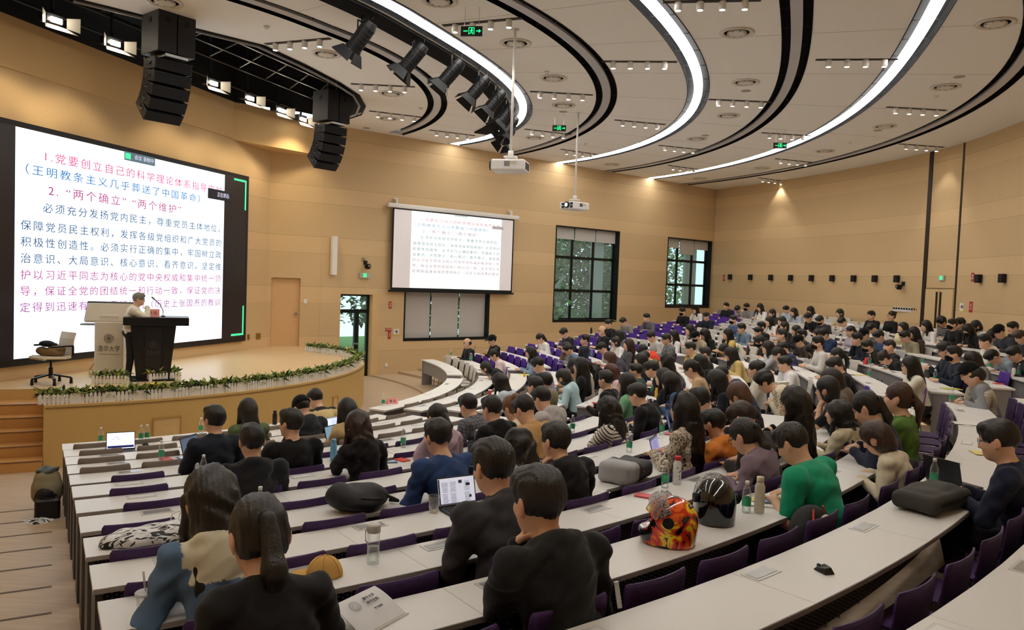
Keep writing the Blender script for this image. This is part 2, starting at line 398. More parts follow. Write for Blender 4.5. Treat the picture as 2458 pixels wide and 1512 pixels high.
for i, f in enumerate(RF):
    lit = i in (1,3,5); a = [-76,42.2]
    r = tag(obj('ring_light' , MB().arc(lambda t: f(t)-HW, lambda t: f(t)+HW, a[0], a[1], CEIL+.16, CEIL+.20, 90), NAVY),
        f"{'glowing white' if lit else 'unlit grey'} arc light in a black ceiling slot, {nth(i+1)} ring out from the stage", 'ceiling light', 'arc lights in the ceiling')
    mb = MB()
    for s in (-1,1): mb.arc(lambda t: f(t)+s*HW-.006, lambda t: f(t)+s*HW+.006, a[0], a[1], CEIL-.01, CEIL+.18, 90)
    obj('channel_wall', mb, NAVY, r)
    mb = MB()
    n = int((a[1]-a[0])/ (60/ f(0) /1.0) * 4.0 / 4)
    for j in range(n):
        t = a[0]+(a[1]-a[0])*(j+.5)/n; w = math.degrees(.004/f(t))
        for s0, s1 in ((-HW+.01,-.10),(.10,HW-.01)): mb.arc(f(t)+s0, f(t)+s1, t-w, t+w, CEIL+.03, CEIL+.05, 1)
    obj('fin', mb, mat('fin grey','2E3034',.7), r)['kind'] = 'stuff'
    obj('diffuser', MB().arc(lambda t: f(t)-.095, lambda t: f(t)+.095, a[0]+.3, a[1]-.3, CEIL+.0, CEIL+.05, 90), GLOW if lit else UNLIT, r)
# ---- walls
BT = [(-75,23.5),(-20,23.2),(3.47,23.56),(6.23,23.78),(10.48,24.2),(14.03,24.45),(20.57,24.75),(25.51,25.04),(33.33,25.56),(40.67,26.26)]
def rb(t): return float(np.interp(t, [a for a,_ in BT], [b for _,b in BT]))
mb = MB(); mb.arc(rb, lambda t: rb(t)+.15, -72, 40.7, -.3, CEIL+.02, 80); structure('wall_back', mb, WALL)
for i, (t, w) in enumerate(((14.22,.17),(10.52,.085))):
    dt = math.degrees(w/2/24.4); structure(f'trim_{3+i}', MB().arc(lambda a: rb(a)-.025, lambda a: rb(a)-.001, t-dt, t+dt, 1.3, CEIL, 2), mat('bronze strip','2B2019',.4))
def holed_wall(name, origin, u, n, s0, s1, z0, z1, holes, th, m):
    """flat wall with rectangular openings"""
    ss = sorted({s0,s1,*[h[0] for h in holes],*[h[1] for h in holes]}); zs = sorted({z0,z1,*[h[2] for h in holes],*[h[3] for h in holes]}); mb = MB()
    for a, b in zip(ss, ss[1:]):
        for c, d in zip(zs, zs[1:]):
            if any(a >= h[0]-1e-6 and b <= h[1]+1e-6 and c >= h[2]-1e-6 and d <= h[3]+1e-6 for h in holes): continue
            p = origin+u*((a+b)/2)-n*th/2; p.z = (c+d)/2; mb.box(p, (b-a,th,d-c), Matrix((u,-n,Vector((0,0,1)))).transposed())
    return structure(name, mb, m)
WINS = [(2.38,5.88,1.06,5.30),(8.90,12.40,1.65,5.33),(15.40,18.50,2.25,5.30)]
DOOR = (.12,1.45,-.05,2.56)
holed_wall('wall_right', WP, WU, WN, -.55, 18.75, -.3, CEIL+.02, WINS+[DOOR], .34, WALL)
structure('wall_left', MB().bar(pol(3,left_theta(3),CEIL/2), pol(25,left_theta(25),CEIL/2), .2, CEIL+.3), WALL)
mb = MB(); mb.bar(front(-9.5,CEIL/2,-.1), front(4.35,CEIL/2,-.1), .2, CEIL+.3); structure('wall_front', mb, WALL)
# short return wall with the stage door, between the front wall and the window wall
K0 = front(4.25,0); K1 = right(-.5,0); KD = (K1-K0).normalized(); KN = Vector((KD.y,-KD.x,0)); KL = (K1-K0).length
holed_wall('wall_return', K0, KD, KN, -.05, KL+.02, -.3, CEIL, [(.08,.93,.95,3.0)], .2, WALL)
# bulkhead across that corner
pa = front(2.36,0,.004); mb = MB(); mb.prism([pa[:2], (right(-.05,0,.01))[:2], (right(-.55,0,-.02))[:2], (front(4.3,0,-.02))[:2]], 6.66, CEIL); structure('trim_5', mb, PLAIN)
structure('trim_6', MB().bar(front(-9,7.17,.012), front(2.36,7.17,.012), .02, .96), PLAIN)
# windows
FRAME = mat('black window frame', '1A1E1E', .35, .2); BLIND = mat('roller blind', 'C9C6C2', .8, noise=.03); GLASS = clear('window glass', (.82,.93,.92), .05)
def wbox(mb, s0, s1, z0, z1, d0, d1):
    p = right((s0+s1)/2, (z0+z1)/2, -(d0+d1)/2); mb.box(p, (s1-s0, d1-d0, z1-z0), Matrix((WU,-WN,Vector((0,0,1)))).transposed())
for i, (s0, s1, z0, z1) in enumerate(WINS):
    w = MB()
    for a, b, c, d in ((s0,s0+.05,z0,z1),(s1-.05,s1,z0,z1),(s0,s1,z1-.05,z1),(s0,s1,z0,z0+.09)): wbox(w, a, b, c, d, -.01, .34)
    cols = [s0+.05, s0+.05+(s1-s0-.1)*.32, s0+.05+(s1-s0-.1)*.66, s1-.05]; rows = [z0+.09, z0+(z1-z0)*.33, z0+(z1-z0)*.68, z1-.05]
    for x in cols: wbox(w, x-.05, x+.05, z0, z1, .26, .33)
    for y in rows: wbox(w, s0, s1, y-.05, y+.05, .26, .33)
    wo = structure(f'window_{i+1}', w, FRAME)
    g = MB(); wbox(g, s0+.03, s1-.03, z0+.03, z1-.03, .29, .30); obj('pane', g, GLASS, wo)
    for j in range(3):
        drop = (z1-z0-.12) if i == 0 else ((.42,.44,.44) if i == 1 else (.36,.62,.36))[j]
        bl = MB(); wbox(bl, cols[j]+.03, cols[j+1]-.03, z1-.05-drop, z1-.05, .17, .18); wbox(bl, cols[j]+.03, cols[j+1]-.03, z1-.07-drop, z1-.045-drop, .165, .19)
        obj('roller_blind', bl, BLIND, wo)
# exit door in the window wall: black frame, glass leaf, transom
s0, s1, z0, z1 = DOOR; w = MB()
for a, b, c, d in ((s0,s0+.07,z0,z1),(s1-.3,s1-.22,z0,z1),(s0,s1-.22,z1-.06,z1),(s0,s1-.22,1.97,2.08),(s0+.62,s0+.76,z0,2.0),(s0,s1-.22,z0,z0+.1)): wbox(w, a, b, c, d, .22, .33)
dr = structure('door_1', w, FRAME); g = MB(); wbox(g, s0+.05, s1-.25, z0+.05, z1-.03, .27, .28); obj('pane', g, GLASS, dr)
g = MB(); wbox(g, s0+.60, s0+.72, .98, 1.02, .16, .20); wbox(g, s0+.68, s0+.72, .96, 1.04, .18, .25); obj('handle', g, STEEL, dr)
g = MB(); wbox(g, s1-.22, s1, z0, z1, .0, .34); structure('trim_7', g, PLAIN)
# stage door
def kbox(mb, s0, s1, z0, z1, d0, d1):
    p = K0+KD*((s0+s1)/2)-KN*((d0+d1)/2); p.z = (z0+z1)/2; mb.box(p, (s1-s0,d1-d0,z1-z0), Matrix((KD,-KN,Vector((0,0,1)))).transposed())
g = MB(); kbox(g, .09, .92, .96, 2.99, .10, .14); dr = structure('door_2', g, mat('pale wood door','D9B283',.5,noise=.05,scale=2))
g = MB(); kbox(g, .82, .86, 1.92, 1.96, .05, .10); kbox(g, .76, .86, 1.935, 1.955, .05, .07); obj('handle', g, STEEL, dr)
# double door in the back wall, between the two bronze strips
def barc(mb, t0, t1, z0, z1, d0, d1): mb.arc(lambda t: rb(t)-d1, lambda t: rb(t)-d0, t0, t1, z0, z1, 3)
g = MB(); barc(g, 10.75, 12.35, 1.4, 3.38, .001, .03); barc(g, 12.39, 13.98, 1.4, 3.38, .001, .03); dr = structure('door_3', g, mat('beige door leaf','DDBF90',.5,noise=.03))
for t in (12.15, 12.6): g = MB(); barc(g, t-.07, t+.07, 1.5, 3.3, .03, .06); obj('handle', g, mat('bronze strip','2B2019',.4), dr)
g = MB(); barc(g, 10.65, 14.05, 3.39, 3.42, .001, .012); structure('trim_8', g, mat('joint brown','8C744E',.6))
# black-lined opening over the stage
mb = MB(); loop = [Vector((x,y,0)) for x, y in CAN_OUT+CAN_IN]
for a, b in zip(loop, loop[1:]+loop[:1]): mb.add([(a.x,a.y,CEIL-.03),(b.x,b.y,CEIL-.03),(b.x,b.y,CEIL+1.6),(a.x,a.y,CEIL+1.6)], [(0,1,2,3)])
structure('trim_9', mb, BLACK)
can = tag(obj('lighting_truss', MB().tube([(*p,CEIL+.05) for p in ((-8.9,13.2),(-8.15,15.6),(-7.4,18.3),(-6.8,20.2),(-6.2,21.7))], .03), DARK), 'long black lighting truss in the dark opening above the stage', 'lighting truss')
mb = MB()
for q, (a, b) in enumerate((((-8.6,13.6),(-5.6,21.9)),((-8.2,13.3),(-5.2,21.5)),((-7.6,13.6),(-4.9,20.9)))):
    mb.bar((*a,CEIL+.35+.1*q), (*b,CEIL+.35+.1*q), .06)
for t in np.linspace(.05,.95,9):
    a = Vector((-8.6,13.6,CEIL+.35)).lerp(Vector((-5.6,21.9,CEIL+.35)), t); b = Vector((-7.6,13.6,CEIL+.55)).lerp(Vector((-4.9,20.9,CEIL+.55)), t); mb.bar(a, b, .03)
obj('truss_bar', mb, DARK, can)
mb = MB(); mb.tube([(x-.16,y,CEIL-.02) for x, y in CAN_OUT[1:]], .03, 6); tag(obj('cable_tray', mb, mat('grey cable','8F9092',.5)), 'thin grey cable tray following the curved rim of the stage opening', 'cable tray')
# ---------------------------------------------------------------- ceiling fittings
LAMPW = mat('lamp housing white', 'E4E2E0', .4, noise=.02); LENS = mat('warm lamp lens', 'FFF4E0', .4, noise=0, emit=9, ecol='FFF1DC')
TRACKS = [(-1.42, 13.93, -0.01, 13.39), (-5.04, 15.43, -3.68, 14.93), (-3.99, 18.36, -2.49, 18.42), (-4.17, 21.23, -2.65, 21.88), (-2.8, 23.63, -1.29, 24.34), (0.21, 18.45, 1.75, 18.58), (0.1, 22.96, 1.64, 23.57), (1.62, 15.78, 3.11, 15.62), (2.54, 21.24, 4.12, 21.63), (1.35, 26.13, 2.82, 27.0), (4.42, 24.78, 5.95, 25.3), (5.51, 28.74, 6.96, 29.55), (2.32, 12.39, 3.57, 12.19), (4.47, 18.58, 6.02, 18.63), (6.91, 22.24, 8.46, 22.44), (8.68, 26.46, 10.28, 27.0), (5.7, 15.14, 7.18, 14.92), (8.7, 18.68, 10.36, 18.81), (11.33, 23.13, 12.77, 23.39), (9.61, 31.06, 11.03, 31.82)]
def spotlight(name, loc, target, watts, deg, blend=.6, col=(1,.93,.82), size=.06, parent=None):
    l = bpy.data.lights.new(name, 'SPOT'); l.energy = watts; l.spot_size = math.radians(deg); l.spot_blend = blend; l.color = col; l.shadow_soft_size = size
    o = bpy.data.objects.new(name, l); COL.objects.link(o); o.location = loc; d = Vector(target)-Vector(loc); o.rotation_euler = d.to_track_quat('-Z','Y').to_euler()
    return o
def make_track():
    r = empty('track_light', (0,0,0), 0, 'x', 'ceiling light', 'four-lamp spot tracks in the ceiling')
    obj('slot', MB().box((0,0,-.004),(1.5,.10,.012)), mat('dark slot','2A211D',.6), r)
    for i in range(4):
        x = -.51+.34*i
        h = obj('lamp', MB().lathe([(.052,-.01),(.057,-.02),(.057,-.13),(.045,-.145),(.04,-.13)], 14, (x,0,0)), LAMPW, r, True)
        obj('lens', MB().lathe([(.044,-.140),(.044,-.146)], 14, (x,0,0)), LENS, h)
    return r
trk = make_track()
order = sorted(range(len(TRACKS)), key=lambda i: math.hypot(TRACKS[i][0]-CX, TRACKS[i][1]-CY))
for n, i in enumerate(order):
    x0, y0, x1, y1 = TRACKS[i]; c = ((x0+x1)/2, (y0+y1)/2, CEIL); a = math.atan2(y1-y0, x1-x0)
    rr = math.hypot(c[0]-CX, c[1]-CY); ring = max([j for j in range(7) if RF[j](math.degrees(math.atan2(c[1]-CY,c[0]-CX))) < rr], default=-1)
    fam = sorted([j for j in order if max([q for q in range(7) if RF[q](math.degrees(math.atan2((TRACKS[j][1]+TRACKS[j][3])/2-CY,(TRACKS[j][0]+TRACKS[j][2])/2-CX))) < math.hypot((TRACKS[j][0]+TRACKS[j][2])/2-CX,(TRACKS[j][1]+TRACKS[j][3])/2-CY)], default=-1) == ring], key=lambda j: -TRACKS[j][1]).index(i)
    lab = f"four-lamp white spot track {'before the first ceiling ring' if ring < 0 else 'outside the '+nth(ring+1)+' ceiling ring'}, {nth(fam+1)} from the window wall"
    if n == 0: o = trk; o.location = c; o.rotation_euler = (0,0,a); o['label'] = lab
    else: o = dup(trk, c, a, lab)
    for s in (-.34,.34):
        p = (c[0]+s*math.cos(a), c[1]+s*math.sin(a), CEIL-.16); spotlight('track_lamp_light', p, (p[0],p[1],0), TRACK_POWER/2, 88, .45)
ROWS_ = 0
DIFF = [(-6.06, 13.24), (-3.99, 15.97), (-3.18, 19.17), (-3.73, 22.17), (-1.36, 12.72), (-0.12, 14.79), (0.72, 17.18), (1.11, 19.73), (0.5, 24.27), (3.76, 13.73), (4.88, 16.94), (5.42, 20.22), (5.39, 23.51), (3.51, 29.03), (7.72, 12.8), (9.1, 16.72), (9.77, 20.82), (9.75, 24.72), (9.01, 28.6), (7.51, 31.89)]
dm = mat('diffuser white', 'DAD3C8', .5, noise=.02); d0 = None
for i, (x, y) in enumerate(sorted(DIFF, key=lambda p: math.hypot(p[0]-CX,p[1]-CY))):
    t = math.degrees(math.atan2(y-CY,x-CX)); lab = f"round white ceiling air outlet {'near' if t < -12 else 'half way to' if t < 12 else 'towards'} the {'aisle' if t < -12 else 'windows' if t < 12 else 'window wall'}, {nth(i+1)} out from the stage"
    if d0 is None:
        d0 = empty('air_diffuser', (x,y,CEIL), 0, lab, 'air outlet', 'round air outlets in the ceiling')
        obj('outer_ring', MB().lathe([(.30,0),(.30,-.02),(.26,-.03),(.22,-.012),(.22,0)], 28), dm, d0, True)
        obj('core', MB().lathe([(.17,.0),(.17,-.028),(.10,-.035),(.02,-.03)], 24), dm, d0, True)
        mb = MB()
        for q in range(8): a = q*PI/4; mb.bar((.05*math.cos(a),.05*math.sin(a),-.015),(.17*math.cos(a+.5),.17*math.sin(a+.5),-.03),.03,.01)
        obj('swirl_blade', mb, mat('vent grey','8E8A84',.5), d0)
    else: dup(d0, (x,y,CEIL), .3*i, lab)
f0 = None
for i, (x, y) in enumerate([(5.11, 17.68), (8.94, 15.94), (9.85, 21.38), (1.15, 20.49), (5.5, 22.95), (-4.64, 23.72)]):
    o = obj('ceiling_speaker', MB().lathe([(.11,0),(.11,-.006),(.10,-.008)], 20), mat('perforated grey','A8A29A',.7,noise=.15,scale=80)) if f0 is None else None
    if o is None: o = f0.copy(); COL.objects.link(o)
    f0 = f0 or o; o.location = (x,y,CEIL)
    tag(o, f'small flat grey disc set in the ceiling, {nth(i+1)} of six', 'ceiling speaker', 'flat ceiling discs')
    o['label'] = ['small grey disc beside an air outlet outside the fourth ring','small grey disc outside the sixth ring near the aisle','small grey disc outside the sixth ring half way along','small grey disc between second and third rings','small grey disc outside the fourth ring near the windows','small grey disc before the first ring near the windows'][i]
for i, (x, y) in enumerate([(-4.69, 14.34), (0.55, 16.7), (-2.63, 20.67), (9.32, 17.51), (9.86, 23.15), (8.84, 29.39), (2.14, 24.95)]):
    o = empty('smoke_detector', (x,y,CEIL), 0, f'small white smoke detector on the ceiling, {nth(i+1)} out from the stage', 'smoke detector', 'smoke detectors')
    obj('base', MB().lathe([(.055,0),(.055,-.02),(.05,-.025)], 16), WHITE, o, True); obj('sensor_head', MB().lathe([(.035,-.02),(.04,-.05),(.025,-.06)], 16), WHITE, o, True)
# hanging emergency exit signs
GREEN = mat('exit sign glow', '12E070', .5, noise=0, emit=1.6, ecol='1BEA7C'); SIGNB = mat('exit sign body', '0C1512', .4)
def exit_sign(p, yaw, label, wall=False, w=.36, h=.16):
    o = empty('exit_sign', p, yaw, label, 'exit sign', 'green exit signs'); rz = 0
    obj('box', MB().box((0,0,0),(w,.03,h)), SIGNB if not wall else mat('exit plate pale','B8BDB6',.4), o)
    m = MB(); y = -.018; s = h/.16; B = lambda x,z,a,b: m.box((x*s,y,z*s),(a*s,.004,b*s))
    if not wall: B(-.10,0,.07,.014); B(.11,0,.06,.014); m.add([(.125*s,y-.002,.03*s),(.125*s,y-.002,-.03*s),(.16*s,y-.002,0)],[(0,1,2)])
    for x, z, a, b in ((-.045,.0,.008,.11),(.045,0,.008,.11),(0,.055,.09,.008)): B(x,z,a,b)
    m.cyl((.006*s,y-.002,.032*s),(.006*s,y+.002,.032*s),.012*s); B(0,.004,.016,.036)
    for a, b in (((0,.015),(.028,.004)),((0,.015),(-.026,.0)),((0,-.012),(.024,-.03)),((.024,-.03),(.016,-.052)),((0,-.012),(-.014,-.036)),((-.014,-.036),(-.034,-.040))): m.bar((a[0]*s,y,a[1]*s),(b[0]*s,y,b[1]*s),.010*s,.004,(0,1,0))
    obj('running_figure', m, GREEN, o)
    if not wall:
        m = MB()
        for x in (-.12,.12): m.cyl((x,0,h/2),(x,0,CEIL-p[2]),.004,n=6)
        obj('hanger', m, STEEL, o)
    return o
for (x,y), zz, lab in zip(((-.84,12.94),(1.07,20.68),(7.30,21.7),(4.45,10.6)), (7.25,7.25,7.2,7.2), ('green exit sign hanging between the second and third ceiling rings','green exit sign hanging beyond the third ring near the window wall','green exit sign hanging inside the sixth ring towards the rear','green exit sign hanging at the top edge near the fifth ring')):
    exit_sign((x,y,zz), -.12, lab)
a = math.atan2(WU.y,WU.x)
exit_sign(right(.90,3.16,.04), a, 'pale exit sign plate over the glass door below a camera', True, .36, .17)
t = 12.15; q = pol(rb(t)-.05,t,3.72); exit_sign(q, math.radians(t)-PI/2, 'pale exit sign plate over the double door in the rear wall', True, .26, .15)
# theatre spots with barn doors under the second ring
CAN = mat('black lamp housing', '101114', .55, .1); BARN = mat('barn door black', '131315', .6, .05)
def make_can():
    r = empty('stage_spotlight', (0,0,0), 0, 'x', 'spotlight', 'barn-door spots under the second ceiling ring')
    y = MB(); y.bar((0,0,.0),(0,0,-.12),.03); y.bar((-.15,0,-.12),(.15,0,-.12),.035,.012); y.bar((-.15,0,-.12),(-.15,0,-.37),.012,.035); y.bar((.15,0,-.12),(.15,0,-.37),.012,.035)
    obj('yoke', y, CAN, r)
    d = Vector((0,.62,-.78)).normalized(); c = Vector((0,0,-.36)); a = c-d*.30; b = c+d*.24; m = MB()
    m.cyl(a, a+d*.1, .105, .13, 18); m.cyl(a+d*.1, b, .135, .135, 18); m.cyl(b, b+d*.03, .15, .15, 18)
    for q in np.linspace(.12,.42,5): m.cyl(a+d*q, a+d*(q+.012), .142, .142, 18)
    obj('housing', m, CAN, r, bevel=.004)
    obj('lens', MB().cyl(b+d*.028, b+d*.034, .12, .12, 18), mat('glass lens','8C8472',.15,.2), r)
    x = Vector((1,0,0)); z = x.cross(d); m2 = []
    for s, ax in ((1,x),(-1,x),(1,z),(-1,z)):
        o = ax*s; tn = z if ax is x else x; p0 = b+d*.04+o*.14; p1 = p0+d*.17+o*.10
        k = MB(); v = [p0-tn*.12,p0+tn*.12,p1+tn*.19,p1-tn*.19]; n_ = (v[1]-v[0]).cross(v[3]-v[0]).normalized()*.004
        k.add([q-n_ for q in v]+[q+n_ for q in v],[(0,1,2,3),(7,6,5,4),(0,4,5,1),(1,5,6,2),(2,6,7,3),(3,7,4,0)]); obj('barn_door', k, BARN, r)
    w = MB(); w.tube([a+Vector((0,0,.05)),a+Vector((.06,-.03,.2)),a+Vector((-.02,.1,.26)),Vector((0,.03,-.02))],.008,6); obj('cable', w, CAN, r)
    return r
SPOTS = [(-2.75, 13.41), (-2.01, 14.56), (-1.38, 15.53), (-0.9, 16.67), (-0.57, 17.83), (-0.34, 19.2), (-0.24, 20.58), (-0.31, 21.91)]
c0 = make_can()
for i, (x, y) in enumerate(SPOTS):
    lab = f'black barn-door spotlight under the second ceiling ring, {nth(i+1)} counted from the aisle side'; t = math.degrees(math.atan2(y-CY,x-CX))
    p = (x,y,CEIL-.05); rz = math.atan2(14.8-y,-7.4-x)-PI/2
    if i == 0: c0.location = p; c0.rotation_euler = (0,0,rz); c0['label'] = lab
    else: dup(c0, p, rz, lab)
m = MB().arc(lambda t: RF[1](t)-.78, lambda t: RF[1](t)-.32, -76, 30, CEIL-.05, CEIL-.005, 60)
tag(obj('spotlight_rail', m, NAVY), 'wide black curved rail carrying the barn-door spotlights', 'lighting rail')
# fresnels over the stage
FGLOW = mat('fresnel glow', 'FFFFFF', .4, noise=0, emit=45, ecol='FFF2DC'); STGCOL = (1,.80,.52)
PAR = [(-8.31,13.88),(-7.92,15.15),(-7.14,18.07),(-6.77,19.47),(-6.39,20.76),(-6.1,21.87)]
f0 = None
for i, (x, y) in enumerate(PAR):
    lab = f'lit stage lamp with open barn doors in the black opening, {nth(i+1)} from the aisle side'
    if f0 is None:
        f0 = empty('stage_fresnel', (0,0,0), 0, lab, 'stage lamp', 'lit stage lamps over the stage')
        obj('housing', MB().box((0,-.08,.02),(.34,.22,.16)), CAN, f0, bevel=.02); obj('lens', MB().box((0,.062,-.03),(.20,.02,.09)), FGLOW, f0)
        obj('bracket', MB().bar((0,-.05,.08),(0,-.05,1.80),.04), CAN, f0)
        for s in (-1,1):
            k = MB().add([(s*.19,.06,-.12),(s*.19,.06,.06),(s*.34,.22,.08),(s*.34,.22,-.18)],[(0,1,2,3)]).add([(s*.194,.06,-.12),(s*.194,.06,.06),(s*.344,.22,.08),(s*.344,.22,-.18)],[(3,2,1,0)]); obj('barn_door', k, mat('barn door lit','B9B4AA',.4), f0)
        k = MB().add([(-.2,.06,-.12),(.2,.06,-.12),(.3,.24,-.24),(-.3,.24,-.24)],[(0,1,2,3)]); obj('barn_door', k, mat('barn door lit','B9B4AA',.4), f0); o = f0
        o.location = (x,y,CEIL-.16); o.rotation_euler = (0,0,-2.05)
    else: o = dup(f0, (x,y,CEIL-.16), -2.05, lab)
    spotlight('stage_lamp_light', (x+.1,y-.05,CEIL-.30), (x-.3,y+.1,.95), STAGE_POWER, 118, .5, STGCOL, .12)
# line arrays
GRILL = mat('speaker cloth black', '15171C', .75, noise=.2, scale=120); SPKB = mat('speaker cabinet black', '1D1F26', .5)
def line_array(x, y, label):
    r = empty('line_array', (x,y,CEIL), math.radians(-38), label, 'loudspeaker', 'hanging line arrays'); r.scale = (.84,.84,.90)   # local +X faces the hall
    obj('subwoofer', MB().box((.0,-.21,-.36),(.72,.40,.84)), SPKB, r, bevel=.01); obj('subwoofer', MB().box((.0,.21,-.36),(.72,.40,.84)), SPKB, r, bevel=.01)
    obj('suspension_rod', MB().cyl((-.2,0,.0),(-.2,0,1.9),.012,n=6).cyl((.2,0,.0),(.2,0,1.9),.012,n=6), STEEL, r)
    m = MB()
    for yy in (-.21,.21): m.box((.362,yy,-.15),(.01,.09,.10)); m.box((.0,yy*2.0,-.15),(.10,.01,.10))
    obj('recess', m, BLACK, r)
    obj('rigging_frame', MB().bar((-.3,0,-.83),(.36,0,-.83),.5,.05), STEEL, r)
    p = Vector((.0,0,-.87)); ang = 0
    for i in range(5):
        ang += (3,7,10,12,14)[i]*PI/180; R = Matrix.Rotation(ang,3,'Y'); c = p+R@Vector((0,0,-.115))
        b = obj('array_box', MB().box(c,(.50,.82,.215),R), SPKB, r, bevel=.008)
        obj('grille', MB().box(c+R@Vector((.252,0,0)),(.01,.76,.19),R), GRILL, b)
        h = MB()
        for s in (-1,1):
            for xx in (-.2,.2): h.box(c+R@Vector((xx,s*.415,.105)),(.05,.02,.03),R)
            h.tube([c+R@Vector((-.08,s*.412,.03)),c+R@Vector((-.05,s*.43,-.01)),c+R@Vector((.05,s*.43,-.01)),c+R@Vector((.08,s*.412,.03))],.012,6)
        obj('handle', h, mat('worn grey metal','5B5C5E',.5,.4), b)
        p = p+R@Vector((0,0,-.228))
    return r
line_array(-6.35,14.05,'black curved line array hanging nearest the aisle, in front of the big screen'); line_array(-4.72,19.55,'black curved line array hanging at the window end of the stage opening')
# projectors on poles
def projector(x, y, z, yaw, label):
    r = empty('projector', (x,y,z), yaw, label, 'projector', 'white projectors on ceiling poles'); wm = mat('projector white','E8E6E4',.35,noise=.02); dk = mat('vent dark','26282B',.5)
    obj('pole', MB().cyl((0,0,.14),(0,0,CEIL-z),.025,n=12).cyl((0,0,CEIL-z-.02),(0,0,CEIL-z),.07).cyl((0,0,.10),(0,0,.22),.05), wm, r, True)
    obj('mount', MB().box((0,0,.11),(.22,.18,.03)).bar((-.08,0,.06),(-.08,0,.12),.02).bar((.08,0,.06),(.08,0,.12),.02), wm, r)
    b = obj('body', MB().box((0,0,-.06),(.62,.50,.20)), wm, r, bevel=.03)
    obj('lens', MB().cyl((-.30,-.05,-.05),(-.36,-.05,-.05),.085,n=20), dk, r); obj('lens_glass', MB().cyl((-.358,-.05,-.05),(-.363,-.05,-.05),.05,n=18), mat('lit lens','DDE8FF',.1,noise=0,emit=2), r)
    v = MB()
    for s in (-.20,.12):
        for zz in (-.10,-.02): v.box((-.312,s,zz),(.01,.09,.06))
    for q in range(6): v.box((-.05+.018*q,-.252,-.04),(.006,.01,.09))
    for q in range(9): v.box((.312,-.16+.04*q,-.06),(.006,.012,.13))
    obj('vent', v, dk, r)
    obj('label_plate', MB().box((.10,-.252,-.02),(.14,.006,.05)), mat('plate grey','C9C4B4',.5), r)
    obj('sticker', MB().box((.03,0,.042),(.1,.1,.004)), mat('yellow sticker','D9C96A',.5), r)
    return r
projector(-.13,14.0,EYE+2.12,math.radians(-12),'white projector on a long ceiling pole, the larger nearer one with lens showing'); projector(1.55,20.53,EYE+2.10,math.radians(40),'white projector on a ceiling pole, the farther one by the window wall')
# pull-down screen on the window wall
sa = math.atan2(WU.y,WU.x)
r = empty('projection_screen', right(4.25,2.70,.16), sa, 'white pull-down projection screen showing the slide on the window wall', 'projection screen')   # local x along the wall, -y into the hall
obj('case', MB().box((0,.0,2.72),(5.35,.15,.14)), WHITE, r, bevel=.03)
m = MB()
for s in (-2.35,2.35): m.box((s,.05,2.86),(.05,.14,.14)); m.box((s,.1,2.95),(.16,.05,.03))
obj('bracket', m, WHITE, r)
obj('border', MB().box((0,0,1.33),(4.98,.008,2.66)), mat('screen border','141414',.7), r); obj('bottom_bar', MB().box((0,0,.0),(5.12,.05,.06)), DARK, r)
SURF = mat('projection surface', 'D8D2D2', .8, noise=0, emit=.22, ecol='E6DEDE'); PRJ = mat('projected slide', 'E8F2F2', .8, noise=0, emit=.50, ecol='E2EEF0')
obj('screen_surface', MB().box((0,-.006,1.36),(4.86,.006,2.50)), SURF, r)
sl = obj('slide', MB().box((.06,-.0105,1.36),(3.70,.003,2.50)), PRJ, r)
LINES = [("1.党要创立自己的科学理论体系指导实践",'C93A78',0.1,0.98,0.105),("（王明教条主义几乎葬送了中国革命）",'1E66B4',0.035,0.84,0.175),("2. “两个确立” “两个维护”",'A02A70',0.117,0.73,0.255),("必须充分发扬党内民主，尊重党员主体地位，",'2B4A78',0.11,0.985,0.335),("保障党员民主权利，发挥各级党组织和广大党员的",'2B4A78',0.02,0.985,0.42),("积极性创造性。必须实行正确的集中，牢固树立政",'2B4A78',0.02,0.985,0.492),("治意识、大局意识、核心意识、看齐意识，坚定维",'2B4A78',0.02,0.985,0.564),("护以习近平同志为核心的党中央权威和集中统一领",'A83A86',0.02,0.985,0.636),("导，保证全党的团结统一和行动一致，保证党的决",'A83A86',0.02,0.985,0.708),("定得到迅速有效的贯彻执行（历史上张国焘的教训",'9A3F90',0.02,0.985,0.78)]
def slide_text(parent, x0, x1, z0, z1, y, size, dim=None, emit=.5):
    for i, (s, c, u0, u1, v) in enumerate(LINES):
        h = {0:1.05,1:1.0,2:1.1}.get(i,.98)*size
        cc = srgb(c)
        if dim: cc = tuple(a*(1-dim)+b*dim for a, b in zip(cc, srgb('C9CFD3')))
        m = mat(f'ink {c} {dim}', cc, .8, noise=0, emit=emit, ecol=cc)
        X0 = x0+(x1-x0)*u0; X1 = x0+(x1-x0)*u1
        t = text('lettering', s, h, m, parent, space=1.3, M= Matrix.Translation(((X0+X1)/2,y,z1-(z1-z0)*v)) @ Matrix.Rotation(PI/2,4,'X'), wfit=X1-X0)
slide_text(sl, -1.79, 1.91, .11, 2.61, -.0125, .115, .40, .42)
obj('notice_bar', MB().box((1.75,-.0125,2.30),(.5,.002,.10)), mat('projected grey','A9A4A6',.8,noise=0,emit=.35), sl); obj('notice_bar', MB().box((.15,-.0125,2.59),(.55,.002,.05)), mat('projected pale','B9BEC0',.8,noise=0,emit=.4), sl)
